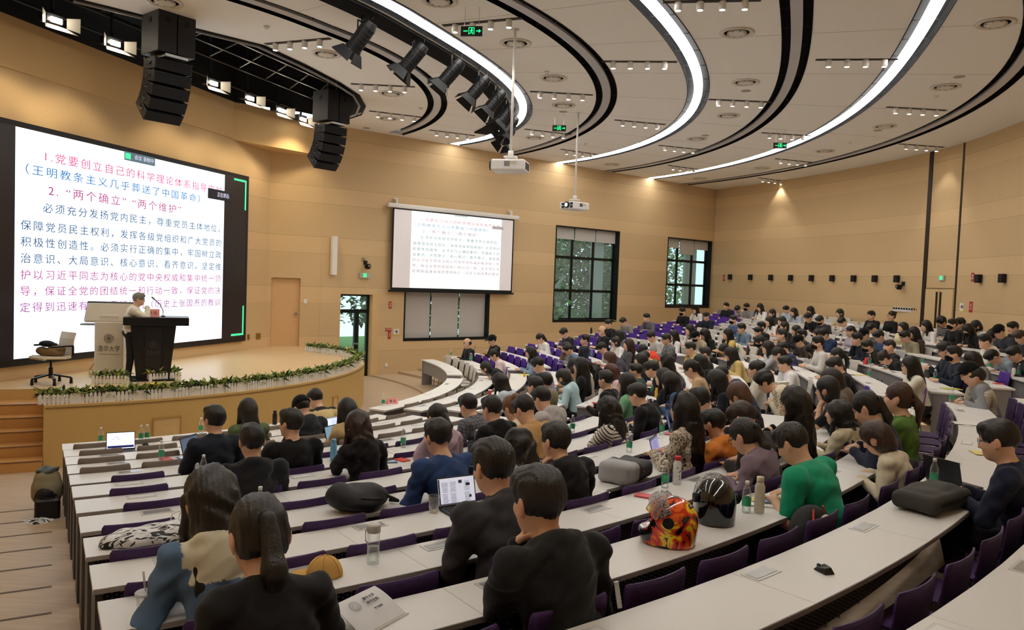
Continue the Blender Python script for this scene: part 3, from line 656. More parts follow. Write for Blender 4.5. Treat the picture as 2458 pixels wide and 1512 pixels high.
# LED wall on the front wall
fa = math.atan2(FU.y,FU.x)
r = empty('led_screen', front(-1.235,0,0), fa, 'huge black-framed video wall with the Chinese text slide behind the stage', 'screen')
obj('frame', MB().box((.0,-.05,3.49),(8.53,.09,4.54)), mat('screen black','1B1A1E',.4), r); obj('dark_panel', MB().box((0,-.1,3.50),(8.3,.01,4.32)), mat('unlit screen','2B2629',.25,noise=0,emit=.05), r)
LED = mat('lit screen', 'D6E8F4', .5, noise=0, emit=.92, ecol='D9EEFF')
sl = obj('slide', MB().box((.03,-.108,3.505),(6.25,.006,4.29)), LED, r)
slide_text(sl, -3.095, 3.155, 1.36, 5.65, -.1115, .205, None, .55)
LG = mat('green corner mark', '3BE08A', .5, noise=0, emit=1.0); m = MB()
for z, s in ((5.60,1),(1.42,-1)): m.box((3.85,-.107,z),(.55,.006,.05)); m.box((4.10,-.107,z-s*.38),(.05,.006,.80))
obj('corner_mark', m, LG, r)
k = obj('notice_bar', MB().box((2.97,-.115,5.10),(1.0,.004,.26)), mat('notice dark','1F2030',.5,noise=0,emit=.05), r); text('lettering', '正在讲话:', .13, mat('notice ink','C8CCE8',.5,noise=0,emit=.6), k, Matrix.Translation((3.1,-.119,5.10)) @ Matrix.Rotation(PI/2,4,'X'), .5)
k = obj('notice_bar', MB().box((.07,-.115,5.57),(.95,.004,.19)), mat('notice slate','5E7C90',.5,noise=0,emit=.25), r); obj('signal_mark', MB().box((-.30,-.118,5.57),(.16,.004,.12)), LG, k)
text('lettering', '会议 录制中', .11, mat('notice ink','C8CCE8',.5,noise=0,emit=.6), k, Matrix.Translation((.2,-.119,5.57)) @ Matrix.Rotation(PI/2,4,'X'), .6)
# ---------------------------------------------------------------- small fittings on the walls
RED = mat('red plate','B8322A',.5); PAPER = mat('paper','F1EFEA',.8,noise=.02)
def on_right(s, z, off=.0): return right(s, z, off)
WR = math.atan2(WU.y,WU.x)
def plate(name, p, yaw, w, h, m, label, cat, d=.02, par=None):
    o = empty(name, p, yaw, label, cat); obj('plate', MB().box((0,-d/2,0),(w,d,h)), m, o, bevel=.004); return o
o = empty('column_speaker', right(-.20,3.72,.02), WR, 'tall narrow white column loudspeaker on the wall by the stage door', 'loudspeaker'); obj('cabinet', MB().box((0,-.10,0),(.16,.16,1.17)), WHITE, o, bevel=.015); obj('grille', MB().box((.085,-.10,0),(.006,.13,1.1)), mat('perforated pale','C9C7C6',.7,noise=.1,scale=90), o); obj('wall_bracket', MB().box((0,-.01,.3),(.06,.04,.1)).box((0,-.01,-.3),(.06,.04,.1)), STEEL, o)
def ptz(p, yaw, label):
    o = empty('pan_tilt_camera', p, yaw, label, 'camera'); obj('wall_arm', MB().box((0,-.01,.10),(.12,.03,.12)).bar((0,-.02,.08),(0,-.16,-.08),.04), DARK, o)
    obj('base', MB().lathe([(.07,-.10),(.075,-.08),(.06,-.05)],18,(0,-.16,0)), BLACK, o, True); b = obj('camera_head', MB().cyl((0,-.27,0),(0,-.10,0),.065,n=18).box((0,-.16,-.02),(.17,.08,.10)), BLACK, o); obj('lens', MB().cyl((0,-.28,0),(0,-.268,0),.045,n=16), mat('glass lens','8C8472',.15,.2), b)
ptz(right(.92,3.46,.02), WR, 'small black camera on the wall above the glass door')
t = 16.5; ptz(pol(rb(t)-.02,t,3.44), math.radians(t)-PI/2, 'small black camera on the rear wall by the bronze strip')
plate('bell_box', right(.86,3.68,.0), WR, .09, .09, STEEL, 'tiny round grey alarm above the camera over the glass door', 'alarm', .05)
o = plate('fire_notice', right(1.86,2.24,.0), WR, .10, .22, RED, 'small red fire notice high beside the glass door', 'notice'); text('lettering','消\n防',.07,PAPER,o,Matrix.Translation((0,-.022,0))@Matrix.Rotation(PI/2,4,'X'))
o = plate('fire_notice', right(1.82,1.45,.0), WR, .22, .09, RED, 'wide red fire notice beside the glass door above a red strip', 'notice'); text('lettering','消防设施',.05,PAPER,o,Matrix.Translation((0,-.022,0))@Matrix.Rotation(PI/2,4,'X'))
o = plate('fire_notice', right(1.86,1.27,.0), WR, .10, .24, RED, 'narrow red fire notice under the wide one beside the glass door', 'notice'); text('lettering','灭\n火',.07,PAPER,o,Matrix.Translation((0,-.022,0))@Matrix.Rotation(PI/2,4,'X'))
o = plate('poster', right(2.12,1.36,.0), WR, .20, .20, PAPER, 'white notice with a grey drawing and yellow foot beside the glass door', 'poster', .008); obj('yellow_strip', MB().box((0,-.010,-.085),(.19,.004,.04)), mat('yellow strip','D8CC4A',.6), o); obj('drawing', MB().cyl((0,-.009,.02),(0,-.012,.02),.05,n=20).box((.03,-.011,-.03),(.05,.003,.02)), mat('grey drawing','7E7A86',.6), o)
plate('wall_socket', right(1.78,.30,.0), WR, .10, .12, WHITE, 'white wall socket low beside the glass door', 'socket')
o = empty('light_switch', K0+KD*1.08+Vector((0,0,2.32)), math.atan2(KD.y,KD.x), 'white light switch beside the stage door', 'switch'); obj('plate', MB().box((0,-.01,0),(.10,.02,.13)), WHITE, o); obj('rocker', MB().box((0,-.022,0),(.05,.008,.08)), WHITE, o)
for s, w, h, l in ((3.30,.10,.16,'small brown socket plate low on the stage wall'),(3.78,.22,.18,'wide brown socket plate low on the stage wall')):
    o = empty('socket_plate', front(s,1.30,0), fa, l, 'socket'); obj('plate', MB().box((0,-.008,0),(w,.016,h)), mat('brass brown','A07F3C',.4,.2), o); obj('cover', MB().box((0,-.02,0),(w*.7,.01,h*.6)), mat('brass dark','8A6C32',.4,.2), o)
o = empty('socket_plate', front(3.09,1.27,0), fa, 'small white socket plate at the corner of the video wall', 'socket'); obj('plate', MB().box((0,-.008,0),(.09,.016,.10)), WHITE, o)
w0 = None
for i, t in enumerate((38.09,35.29,32.54,29.98,27.34,24.74,22.12,19.62,17.12,7.41,4.45)):
    lab = f'small black loudspeaker on the rear wall, {nth(i+1)} from the window corner'
    if w0 is None:
        w0 = empty('wall_speaker', pol(rb(t),t,3.69), math.radians(t)-PI/2, lab, 'loudspeaker', 'small loudspeakers along the rear wall'); obj('cabinet', MB().box((0,-.09,0),(.15,.13,.23)), BLACK, w0, bevel=.008); obj('bracket', MB().box((0,-.015,0),(.06,.03,.1)), DARK, w0)
    else: dup(w0, pol(rb(t),t,3.69), math.radians(t)-PI/2, lab)
def rear(name, t, z, w, h, m, label, cat, d=.02): return plate(name, pol(rb(t)-.001,t,z), math.radians(t)-PI/2, w, h, m, label, cat, d)
o = rear('fire_notice', 39.06, 3.64, .12, .26, RED, 'small red fire notice on the rear wall at the window corner', 'notice'); text('lettering','消\n防',.08,PAPER,o,Matrix.Translation((0,-.022,0))@Matrix.Rotation(PI/2,4,'X'))
o = rear('fire_notice', 8.44, 3.74, .12, .24, RED, 'small red fire notice high right of the double door', 'notice'); text('lettering','消\n防',.08,PAPER,o,Matrix.Translation((0,-.022,0))@Matrix.Rotation(PI/2,4,'X'))
o = rear('fire_notice', 8.42, 2.90, .14, .30, RED, 'red fire notice right of the double door at head height', 'notice'); text('lettering','灭\n火',.09,PAPER,o,Matrix.Translation((0,-.022,0))@Matrix.Rotation(PI/2,4,'X'))
o = rear('poster', 9.6, 2.86, .18, .26, PAPER, 'white notice with a yellow foot right of the double door', 'poster', .01); obj('yellow_strip', MB().box((0,-.012,-.11),(.17,.004,.04)), mat('yellow strip','D8CC4A',.6), o); obj('drawing', MB().cyl((0,-.011,.03),(0,-.014,.03),.05,n=20), mat('grey drawing','7E7A86',.6), o)
o = rear('poster', 13.4, 2.85, .16, .34, mat('pink poster','C98BC0',.7,noise=.15,scale=12), 'pink poster on the panel left of the double door', 'poster', .01); obj('header', MB().box((0,-.012,.14),(.15,.004,.05)), mat('magenta strip','9A4A8A',.6), o)
# white rail of black hooks
o = empty('coat_rail', pol(rb(16.05)-.003,16.05,2.70), math.radians(16.05)-PI/2, 'long white coat rail with black hooks on the rear wall', 'coat rail'); obj('board', MB().box((0,-.012,0),(1.12,.02,.15)), WHITE, o)
for i in range(10): obj('hook', MB().box((-.5+.11*i,-.035,.03),(.05,.03,.05)).bar((-.5+.11*i,-.04,.04),(-.5+.11*i,-.07,.0),.02), BLACK, o)
# ---------------------------------------------------------------- stage, steps and what stands on it
SZ = .95
sp = [pol(7.25,t)[:2] for t in np.linspace(-60.2,9,40)]+[pol(7.22,13)[:2],(-4.1,20.5),(-4.75,21.3),(-5.3,21.75),(-5.75,21.95),tuple((K0+KD*1.36)[:2]),tuple(K0[:2]),tuple(front(-5.6,0)[:2]),tuple(pol(5.35,-72)[:2]),tuple(pol(5.35,-60.3)[:2])]
STF = mat('stage boards','DDBE93',.35,noise=0,spec=.45); nt, N, L, b_ = nodes(STF)
g = N.new('ShaderNodeNewGeometry'); mp = N.new('ShaderNodeMapping'); mp.inputs['Rotation'].default_value = (0,0,.9); mp.inputs['Scale'].default_value = (1,8,1); L.new(g.outputs['Position'], mp.inputs[0]); n_ = N.new('ShaderNodeTexNoise'); n_.inputs['Scale'].default_value = 2; n_.inputs['Detail'].default_value = 4; L.new(mp.outputs[0], n_.inputs[0])
L.new(mixc(nt, n_.outputs[0], srgb('D2B085'), srgb('E6CBA2')), b_.inputs['Base Color'])
FASC = mat('stage front','C9A767',.5,noise=.04,scale=2)
st = MB().prism(sp, -.05, SZ); o = structure('stage', st, FASC); mb = MB().prism([(CX+(x-CX)*.999,CY+(y-CY)*.999) for x,y in sp], SZ, SZ+.004); obj('stage_floor', mb, STF, o)
mb = MB().arc(7.252, 7.262, -60, 9, SZ-.05, SZ-.035, 40); obj('edge_line', mb, mat('brown line','8A6B3E',.5), o)
for t0, t1, z0, z1 in ((-47.6,-44.2,.10,.62),(-13.6,-12.1,.05,.50)): obj('hatch', MB().arc(7.252,7.262,t0,t1,z0,z1,4), mat('hatch panel','D2B27A',.5), o); obj('hatch_rim', MB().arc(7.252,7.275,t0-.2,t1+.2,z1,z1+.03,4).arc(7.252,7.275,t0-.2,t0,z0,z1,2).arc(7.252,7.275,t1,t1+.2,z0,z1,2), mat('hatch rim','B8924E',.5), o)
stp = MB()
for i in range(5): stp.arc(5.0, 7.38-.36*i, -76, -60.25, -.05, .115+.165*i, 8)
structure('stage_stairs', stp, mat('stair boards','C08F52',.45,noise=.08,scale=3))
stp = MB()
for i in range(5): stp.arc(7.38-.36*i-.03, 7.38-.36*i+.006, -76, -60.3, .105+.165*i, .12+.165*i, 8)
structure('trim_10', stp, mat('stair nosing','7A5A34',.5))
# planters: picket boxes with mixed leaves
LEAF = [mat('leaf '+c, c, .5, noise=.15, scale=20) for c in ('5E7A34','9DAF5C','2E3F22','B9C486','3A2A33')]; PICK = mat('white picket','E6E2DA',.6)
rng = random.Random(5)
def leaf(mb, p, d, L_, w):
    d = Vector(d).normalized(); x = d.cross(Vector((0,0,1)));  x = x.normalized() if x.length > .01 else Vector((1,0,0)); z = x.cross(d)
    q = [p, p+d*L_*.45+x*w+z*L_*.12, p+d*L_+z*L_*-.05, p+d*L_*.45-x*w+z*L_*.12]; mb.add(q, [(0,1,2),(0,2,3)])
def make_planter(L_, seed):
    rg = random.Random(seed); r = empty('flower_box', (0,0,0), 0, 'x', 'planter', 'picket flower boxes along the stage'); m = MB()
    n = int(L_/.055)
    for i in range(n):
        x = -L_/2+.0275+i*L_/n
        for y in (-.075,.075): m.add([(x-.021,y-.006,0),(x+.021,y-.006,0),(x+.021,y-.006,.14),(x,y-.006,.165),(x-.021,y-.006,.14),(x-.021,y+.006,0),(x+.021,y+.006,0),(x+.021,y+.006,.14),(x,y+.006,.165),(x-.021,y+.006,.14)],[(0,1,2,3,4),(9,8,7,6,5),(0,5,6,1),(1,6,7,2),(2,7,8,3),(3,8,9,4),(4,9,5,0)])
    for x in (-L_/2,L_/2): m.box((x,0,.07),(.012,.15,.14))
    m.box((0,0,.05),(L_,.14,.08)); obj('box', m, PICK, r)
    ms = [MB() for _ in LEAF]
    for i in range(int(L_*190)):
        p = Vector((rg.uniform(-L_/2,L_/2), rg.uniform(-.06,.06), .12+rg.random()*.05)); a = rg.uniform(0,2*PI); e = rg.uniform(-.3,1.1); k = rg.choices(range(5),(6,5,3,3,1))[0]
        leaf(ms[k], p, (math.cos(a)*math.cos(e),math.sin(a)*math.cos(e),math.sin(e)), rg.uniform(.08,.19), rg.uniform(.02,.042))
    for k, q in enumerate(ms):
        if q.v: obj('foliage', q, LEAF[k], r)
    return r
protos = [make_planter(.60, s) for s in range(3)]; used = [False]*3; n = 18
for i in range(n):
    t = -58.4+i*(62.5)/(n-1); k = i%3; lab = f'white picket flower box on the curved stage edge, {nth(i+1)} from the steps'
    p = pol(7.08,t,SZ+.004); rz = math.radians(t)+PI/2
    if not used[k]: q = protos[k]; q.location = p; q.rotation_euler = (0,0,rz); q['label'] = lab; used[k] = True
    else: dup(protos[k], p, rz, lab)
for i, (x, y, rz) in enumerate(((-3.95,19.75,2.1),(-4.35,20.65,2.3),(-4.95,21.25,2.6),(-5.5,21.65,2.75))): dup(protos[i%3], (x,y,SZ+.004), rz, f"white picket flower box at the far end of the stage, {nth(i+1)} towards the stage door")
for p, rz, l in (((-7.50,14.42,SZ+.004),math.radians(15),'white picket flower box in front of the white lectern'),((-6.80,15.08,SZ+.004),math.radians(45),'white picket flower box in front of the black lectern')): dup(protos[1], p, rz, l)
fl = obj('yellow_flower', MB().lathe([(.005,0),(.06,.03),(.08,.05),(.02,.04)],9), mat('yellow petal','E8D21E',.5)); fl.location = pol(7.1,-47.2,SZ+.20); tag(fl, 'bright yellow flower among the leaves on the stage edge', 'flower')
# lecterns (local -Y faces the hall)
CREAM = mat('cream lectern','D6CDB8',.45); LBLK = mat('black lectern','15161B',.35,.1); GOLDT = mat('grey lettering','55544E',.5)
def emblem(parent, x, y, z, R, m):
    k = MB()
    for r in (R,R*.78,R*.45):
        for i in range(28): a = 2*PI*i/28; b = 2*PI*(i+1)/28; k.bar((x+r*math.cos(a),y,z+r*math.sin(a)),(x+r*math.cos(b),y,z+r*math.sin(b)),.006,.003,(0,1,0))
    for i in range(5): a = PI/2+2*PI*i/5; b = a+4*PI/5; k.bar((x+R*.4*math.cos(a),y,z+R*.4*math.sin(a)),(x+R*.4*math.cos(b),y,z+R*.4*math.sin(b)),.006,.003,(0,1,0))
    obj('emblem', k, m, parent)
r = empty('lectern', (-8.02,15.40,SZ), math.radians(17), 'cream touch-screen lectern with university lettering beside the black one', 'lectern')
obj('column', MB().box((0,0,.60),(.52,.36,1.0)), CREAM, r, bevel=.02); obj('neck', MB().box((0,.0,1.13),(.34,.24,.20)), CREAM, r, bevel=.01); obj('plinth', MB().box((0,0,.05),(.66,.5,.10)), CREAM, r, bevel=.01)
R_t = Matrix.Rotation(math.radians(-32),3,'X')
obj('screen_back', MB().box((.0,.0,1.27),(.90,.05,.46),Matrix.Rotation(math.radians(-38),3,'X')), mat('tan screen back','BBAE98',.45), r, bevel=.03)
obj('screen_front', MB().box((.0,.035,1.295),(.92,.03,.48),Matrix.Rotation(math.radians(-38),3,'X')), LBLK, r, bevel=.01)
obj('shelf', MB().box((-.30,.14,1.03),(.5,.3,.03)), mat('grey shelf','8B8E92',.5), r)
emblem(r, 0, -.186, .77, .085, GOLDT); text('lettering', '清华大学', .13, GOLDT, r, Matrix.Translation((0,-.183,.56))@Matrix.Rotation(PI/2,4,'X'), .40); obj('underline', MB().box((0,-.182,.46),(.36,.004,.006)), GOLDT, r)
r = empty('lectern', (-7.02,15.10,SZ), math.radians(24), 'tall black lectern with university lettering where the lecturer stands', 'lectern')
m = MB(); v = []
for z, w, d0, d1 in ((.0,.30,-.16,.24),(.08,.30,-.16,.24),(1.08,.40,-.24,.26)): v += [(-w,d0,z),(w,d0,z),(w,d1,z),(-w,d1,z)]
m.add(v, [(0,1,2,3),(8,9,10,11)]+[(a+i,a+(i+1)%4,a+4+(i+1)%4,a+4+i) for a in (0,4) for i in range(4)]); obj('column', m, LBLK, r)
m = MB(); v = []
for z, w, d0 in ((.06,.13,-.19),(1.07,.15,-.275)): v += [(-w,d0,z),(w,d0,z),(w,d0+.08,z),(-w,d0+.08,z)]
obj('front_panel', MB().add(v, [(3,2,1,0),(4,5,6,7)]+[(i,(i+1)%4,4+(i+1)%4,4+i) for i in range(4)]), mat('black lectern panel','1E1E24',.3,.1), r)
obj('top', MB().box((.05,-.02,1.17),(1.16,.62,.16)), LBLK, r, bevel=.012); obj('plinth', MB().box((0,.02,.02),(.78,.58,.04)), LBLK, r)
emblem(r, .0, -.262, .72, .07, mat('dull bronze','4A4650',.4,.3)); text('lettering','清华大学',.11,mat('dull bronze','4A4650',.4,.3),r,Matrix.Translation((0,-.262,.55))@Matrix.Rotation(math.radians(86),4,'X'),.26)
nm = empty('name_plate', (-7.02+.02,15.10-.10,SZ+1.25), math.radians(24), 'pink folded name plate standing on the black lectern', 'name plate'); PINK = mat('pink card','E59A94',.6)
m = MB().add([(-.12,-.05,0),(.12,-.05,0),(.12,.0,.15),(-.12,.0,.15),(-.12,.05,0),(.12,.05,0)],[(0,1,2,3),(3,2,5,4),(0,4,5,1),(0,3,4),(1,5,2)]); obj('card', m, PINK, nm); text('lettering','熊 达',.07,mat('dark red ink','8A2A2A',.6),nm,Matrix.Translation((0,-.029,.075))@Matrix.Rotation(math.radians(71),4,'X'))
mc = obj('microphone', MB().tube([(0,0,0),(.0,-.02,.12),(-.06,-.03,.24),(-.16,-.04,.34)],.008).cyl((-.15,-.04,.33),(-.21,-.045,.385),.014,n=10).cyl((0,0,0),(0,0,.02),.04), DARK); mc.location = (-6.86,15.14,SZ+1.25); mc.rotation_euler = (0,0,math.radians(24)); tag(mc, 'thin black gooseneck microphone on the black lectern', 'microphone')
# swivel chair with clothes
r = empty('swivel_chair', (-8.45,14.12,SZ+.004), math.radians(150), 'cream swivel chair on the stage with clothes on its seat', 'chair'); CRM = mat('cream shell','D8CCB4',.5)
def shell(mb, pts, w, th=.03):
    for (y0,z0),(y1,z1) in zip(pts,pts[1:]): mb.bar((0,y0,z0),(0,y1,z1),w,th)
m = MB(); shell(m, ((.26,.47),(.22,.50),(-.16,.48),(-.24,.50)), .50, .05); obj('seat', m, CRM, r, bevel=.015); m = MB(); shell(m, ((-.25,.52),(-.27,.62),(-.29,.80),(-.33,.94)), .46, .025); obj('backrest', m, CRM, r, bevel=.01)
for s in (-1,1): obj('armrest', MB().bar((s*.27,-.25,.70),(s*.27,.15,.70),.05,.03).bar((s*.27,-.25,.52),(s*.27,-.25,.70),.03), LBLK, r)
obj('gas_column', MB().cyl((0,0,.10),(0,0,.30),.035).cyl((0,0,.3),(0,0,.47),.02), LBLK, r)
for i in range(5):
    a = 2*PI*i/5+.3; c = Vector((math.cos(a),math.sin(a),0)); l = obj('leg', MB().bar(c*.03+Vector((0,0,.17)),c*.33+Vector((0,0,.11)),.05,.03), LBLK, r); obj('foot', MB().cyl(c*.33+Vector((0,0,.0)),c*.33+Vector((0,0,.11)),.03,.02), LBLK, l)
obj('lever', MB().bar((.1,.02,.45),(.33,.05,.42),.015), LBLK, r)
v_, F_ = mesh_sdf(*union([Ell((0,0,.07),(.22,.18,.08),None,.04),Ell((.08,.05,.14),(.15,.11,.07),rotz(.5),.04),Ell((-.12,-.03,.10),(.14,.10,.07),rotz(-.4),.04)]),.012)
o = link('folded_coat', to_mesh('folded_coat', v_+.012*np.sin(v_[:,[1,2,0]]*28), F_), mat('brown coat','7A6142',.85,noise=.15)); o.location = (-8.45,14.12,SZ+.505); tag(o, 'crumpled brown coat lying on the swivel chair', 'coat')
v_, F_ = mesh_sdf(*union([Ell((0,0,.05),(.13,.10,.06),None,.03),Ell((.08,.04,.03),(.10,.08,.035),None,.03)]),.010)
o = link('black_cap', to_mesh('black_cap', v_, F_), mat('black felt','121114',.8)); o.location = (-8.52,14.10,SZ+.69); tag(o, 'black cap on top of the brown coat on the swivel chair', 'cap')
m = MB().tube([(-8.15,15.75,SZ+.9),(-8.35,15.75,SZ+.45),(-8.6,15.7,SZ+.08),(-8.5,15.95,SZ+.015),(-8.2,15.9,SZ+.3),(-8.1,15.7,SZ+.7)],.008); tag(obj('power_cable', m, mat('brown cable','7A5B3A',.6)), 'loose brown cable looping beside the cream lectern', 'cable')
bx = MB().box((0,0,0),(.08,.08,.16)); o = obj('orange_box', bx, mat('orange plastic','D0521E',.5)); o.location = (-8.22,15.62,SZ+.68); tag(o, 'small orange box on the side of the cream lectern', 'box')
# ---------------------------------------------------------------- people
def ik(sh, wr, la, lb, hint):
    d=wr-sh; L=float(np.linalg.norm(d)); L2=min(max(L,abs(la-lb)+.01),la+lb-.004)
    u=d/max(L,1e-6); wr=sh+u*L2
    a=(la*la-lb*lb+L2*L2)/(2*L2); h=math.sqrt(max(la*la-a*a,0))
    n=np.asarray(hint,f32); n=n-u*(n@u); n/=max(np.linalg.norm(n),1e-6)
    return sh+u*a+n*h, wr
def hand(wr, fwd, up, side, curl, spread=1.0, thin=1.0):
    """palm, four fingers of unequal length and a thumb; up = back of the hand, side=+1 thumb towards +lateral"""
    fwd=fwd/np.linalg.norm(fwd); lat=np.cross(fwd,up); lat/=np.linalg.norm(lat); up=np.cross(lat,fwd)
    R=np.stack([lat,fwd,up],1)
    o=[Ell(wr+fwd*.045,(.040,.055,.016),R,.012), Cone(wr-fwd*.02,wr+fwd*.02,.026,.026,.02)]
    for i,(x,l) in enumerate(((-.030,.060),(-.011,.074),(.009,.078),(.028,.070))):
        x=x*side; r=.0092*thin
        b=wr+fwd*.088+lat*x*spread
        a1=curl*.55; a2=curl*1.25
        m=b+(fwd*math.cos(a1)-up*math.sin(a1))*l*.5+lat*x*.10*spread
        e=m+(fwd*math.cos(a2)-up*math.sin(a2))*l*.45+lat*x*.05*spread
        o+= [Cone(b,m,r,r*.95,.006),Cone(m,e,r*.95,r*.8,.004)]
    b=wr+fwd*.025+lat*.030*side; m=b+(fwd*.6+lat*.65*side-up*.35*curl)*.042; e=m+(fwd*.85+lat*.15*side-up*.6*curl)*.032
    o+=[Cone(b,m,.0125,.0105,.010),Cone(m,e,.0105,.0085,.004)]
    return o
POSES={ # lean, neck, head pitch, left wrist, right wrist, curl
 'U':(8,4,4,(-.14,.34,.80),(.14,.34,.80),.5),
 'W':(24,10,36,(-.17,.35,.795),(.13,.37,.80),.9),
 'D':(40,20,55,(-.16,.36,.795),(.15,.38,.80),.9),
 'L':(14,6,14,(-.10,.40,.82),(.11,.40,.82),.7),
 'C':(16,8,10,(-.15,.36,.795),None,1.3),
 'K':(16,8,10,None,(.15,.36,.795),1.3),
 'F':(22,12,30,None,None,.8),
 'P':(6,8,24,(-.05,.34,.93),(.09,.33,.95),1.1),
 'B':(-6,0,2,(-.12,.20,.70),(.12,.20,.70),.8),
}
class Scaled:
    def __init__(s,q,c,k): s.q=q; s.c=np.asarray(c,f32); s.f=k; s.k=q.k*k
    def d(s,p): return s.q.d((p-s.c)/s.f+s.c)*s.f
    def box(s): a,b=s.q.box(); return (a-s.c)*s.f+s.c,(b-s.c)*s.f+s.c
def person_parts(o, h):
    """o: dict of options. Returns list of (part, verts, faces, tint)"""
    P=POSES[o.get('pose','U')]; fem=o.get('fem',0); rng=random.Random(o.get('seed',0))
    lean=math.radians(P[0]+o.get('lean',0)); neck=math.radians(P[1]); hp=math.radians(P[2]+o.get('pitch',0)); yaw=math.radians(o.get('yaw',0)); roll=math.radians(o.get('roll',0))
    sc=.94 if fem else 1.0
    R=lambda a: rotx(-a)
    stand=o.get('stand',0); S_=o.get('s',1.0); h=h/S_
    H=V3(0,0,.93 if stand else .545/S_)
    wa=H+R(lean*.6)@V3(0,0,.15*sc); ch=wa+R(lean)@V3(0,0,.19*sc); nb=ch+R(lean*1.3)@V3(0,-.008,.155*sc); hd=nb+R(lean*.75+neck)@V3(0,.018,.168)
    HR=rotz(yaw)@rotx(-hp)@roty(roll)
    sw=(.165 if fem else .188)*o.get('bulk',1)
    RC=R(lean); RW=R(lean*.6)
    sh={s: ch+RC@V3(s*sw,-.01,.095*sc) for s in (-1,1)}
    chin=hd+HR@V3(0,.075,-.10)
    arms={}
    for s,w in ((-1,P[3]),(1,P[4])):
        w=o.get('wl' if s<0 else 'wr',w)
        if w is not None: w=[x/S_ for x in w]
        if w is None:   # hand to the face, elbow on the desk
            wr=chin+HR@V3(s*.055,-.005,-.055); el=V3(s*.17,max(.27/S_,float(nb[1])+.08),.80/S_)
            d=wr-el; wr2=el+d/np.linalg.norm(d)*min(np.linalg.norm(d),.25)
            arms[s]=(el,wr2,1)
        else:
            wr=V3(*w); el,wr=ik(sh[s],wr,.285*sc,.245*sc,(s*.5,-.35,-.75)); arms[s]=(el,wr,0)
    bk=o.get('bulk',1)*(.92 if fem else 1)
    tor=[Ell(H+V3(0,.01,.02),(.165*bk,.125,.12),None,.05),Ell(wa,(.142*bk,.105*bk,.13),RW,.06),Ell(ch+RC@V3(0,-.005,.0),(.158*bk,.112*bk,.165),RC,.06)]
    if fem: tor.append(Ell(ch+RC@V3(0,.075,-.02),(.12,.055,.07),RC,.05))
    tor.append(Cone(sh[-1],sh[1],.058*sc,.058*sc,.05))
    tor.append(Cone(nb+RC@V3(0,-.015,-.05),nb+RC@V3(0,-.01,.0),.07,.052,.05))
    armp={s:[Cone(sh[s],arms[s][0],.052*sc*bk,.042*sc,.03),Cone(arms[s][0],arms[s][1],.041*sc,.027*sc,.02)] for s in (-1,1)}
    skin=list(tor)+[Cone(nb+RC@V3(0,-.012,-.03),hd+HR@V3(0,-.02,-.06),.055*sc,.052*sc,.03)]
    L=lambda *a: hd+HR@V3(*a)
    hs=o.get('hs',1)
    headp=[Ell(L(0,-.012,.022),V3(.076,.096,.098),HR,.02),Ell(L(0,.022,-.045),V3(.062,.068,.072),HR,.04),Ell(L(0,.058,-.082),V3(.028,.024,.024),HR,.03)]
    near=h<.0125
    if near:
        headp+=[Cone(L(0,.082,.012),L(0,.102,-.026),.007,.012,.012),Ell(L(0,.094,-.028),(.017,.012,.009),HR,.008),
          Ell(L(0,.084,-.058),(.021,.009,.006),HR,.008),Ell(L(0,.082,-.067),(.017,.009,.006),HR,.008),
          Ell(L(.030,.062,-.022),(.024,.024,.020),HR,.02),Ell(L(-.030,.062,-.022),(.024,.024,.020),HR,.02),
          Ell(L(0,.076,.034),(.05,.016,.010),HR,.016)]
        for s in (-1,1):
            headp+=[Ell(L(s*.079,-.006,-.008),(.010,.022,.034),HR@rotz(s*.45),.006),Ell(L(s*.076,.0,-.032),(.008,.012,.012),HR,.006)]
    else:
        headp+=[Cone(L(0,.080,.01),L(0,.100,-.026),.008,.013,.012)]
        for s in (-1,1): headp.append(Ell(L(s*.079,-.006,-.008),(.012,.02,.032),HR,.006))
    skin+=[Scaled(q0,hd,hs) for q0 in headp]
    for s in (-1,1):
        skin+=armp[s]
        el,wr,tf=arms[s]
        fw=wr-el; fw=fw/np.linalg.norm(fw)
        if tf: f2=fw*.75+HR@V3(-s*.35,-.25,.3); upv=HR@V3(s*.6,.7,0)
        elif 'palm' in o and s in o['palm']: f2,upv=[np.asarray(x,f32) for x in o['palm'][s]]
        else: f2=V3(fw[0]-s*.15,fw[1],min(fw[2],-.12)+.02); upv=V3(-s*.1,0,1)
        if h<.02: skin+=hand(wr,f2,upv,-s if not tf else -s,P[5] if not(o.get('pose') in('W','D') and s<0) else .35)
        else: skin.append(Ell(wr+f2/np.linalg.norm(f2)*.07,(.04,.075,.03),None,.02))
    if stand: kn={s:V3(s*.10,.02,.49) for s in (-1,1)}; an={s:V3(s*.11,-.02,.09) for s in (-1,1)}
    else: kn={s:V3(s*.12,.40,.50) for s in (-1,1)}; an={s:V3(s*.12,.36+.04*s,.10) for s in (-1,1)}
    hipj={s:H+V3(s*.085,.02,-.01) for s in (-1,1)}
    legs=[]
    for s in (-1,1):
        legs+=[Cone(hipj[s],kn[s],.082*bk,.057,.04),Cone(kn[s],an[s],.056,.038,.03)]
        if h<.03: skin+=[Cone(hipj[s],kn[s],.072,.05,.03),Cone(kn[s],an[s],.05,.034,.03),Ell(an[s]+V3(0,.07,-.055),(.042,.11,.035),None,.03)]
    out=[]
    f,lo,hi=union(skin); v,F=mesh_sdf(f,lo,hi,h)
    q=((v-hd)/hs)@HR; t=np.ones((len(v),3))
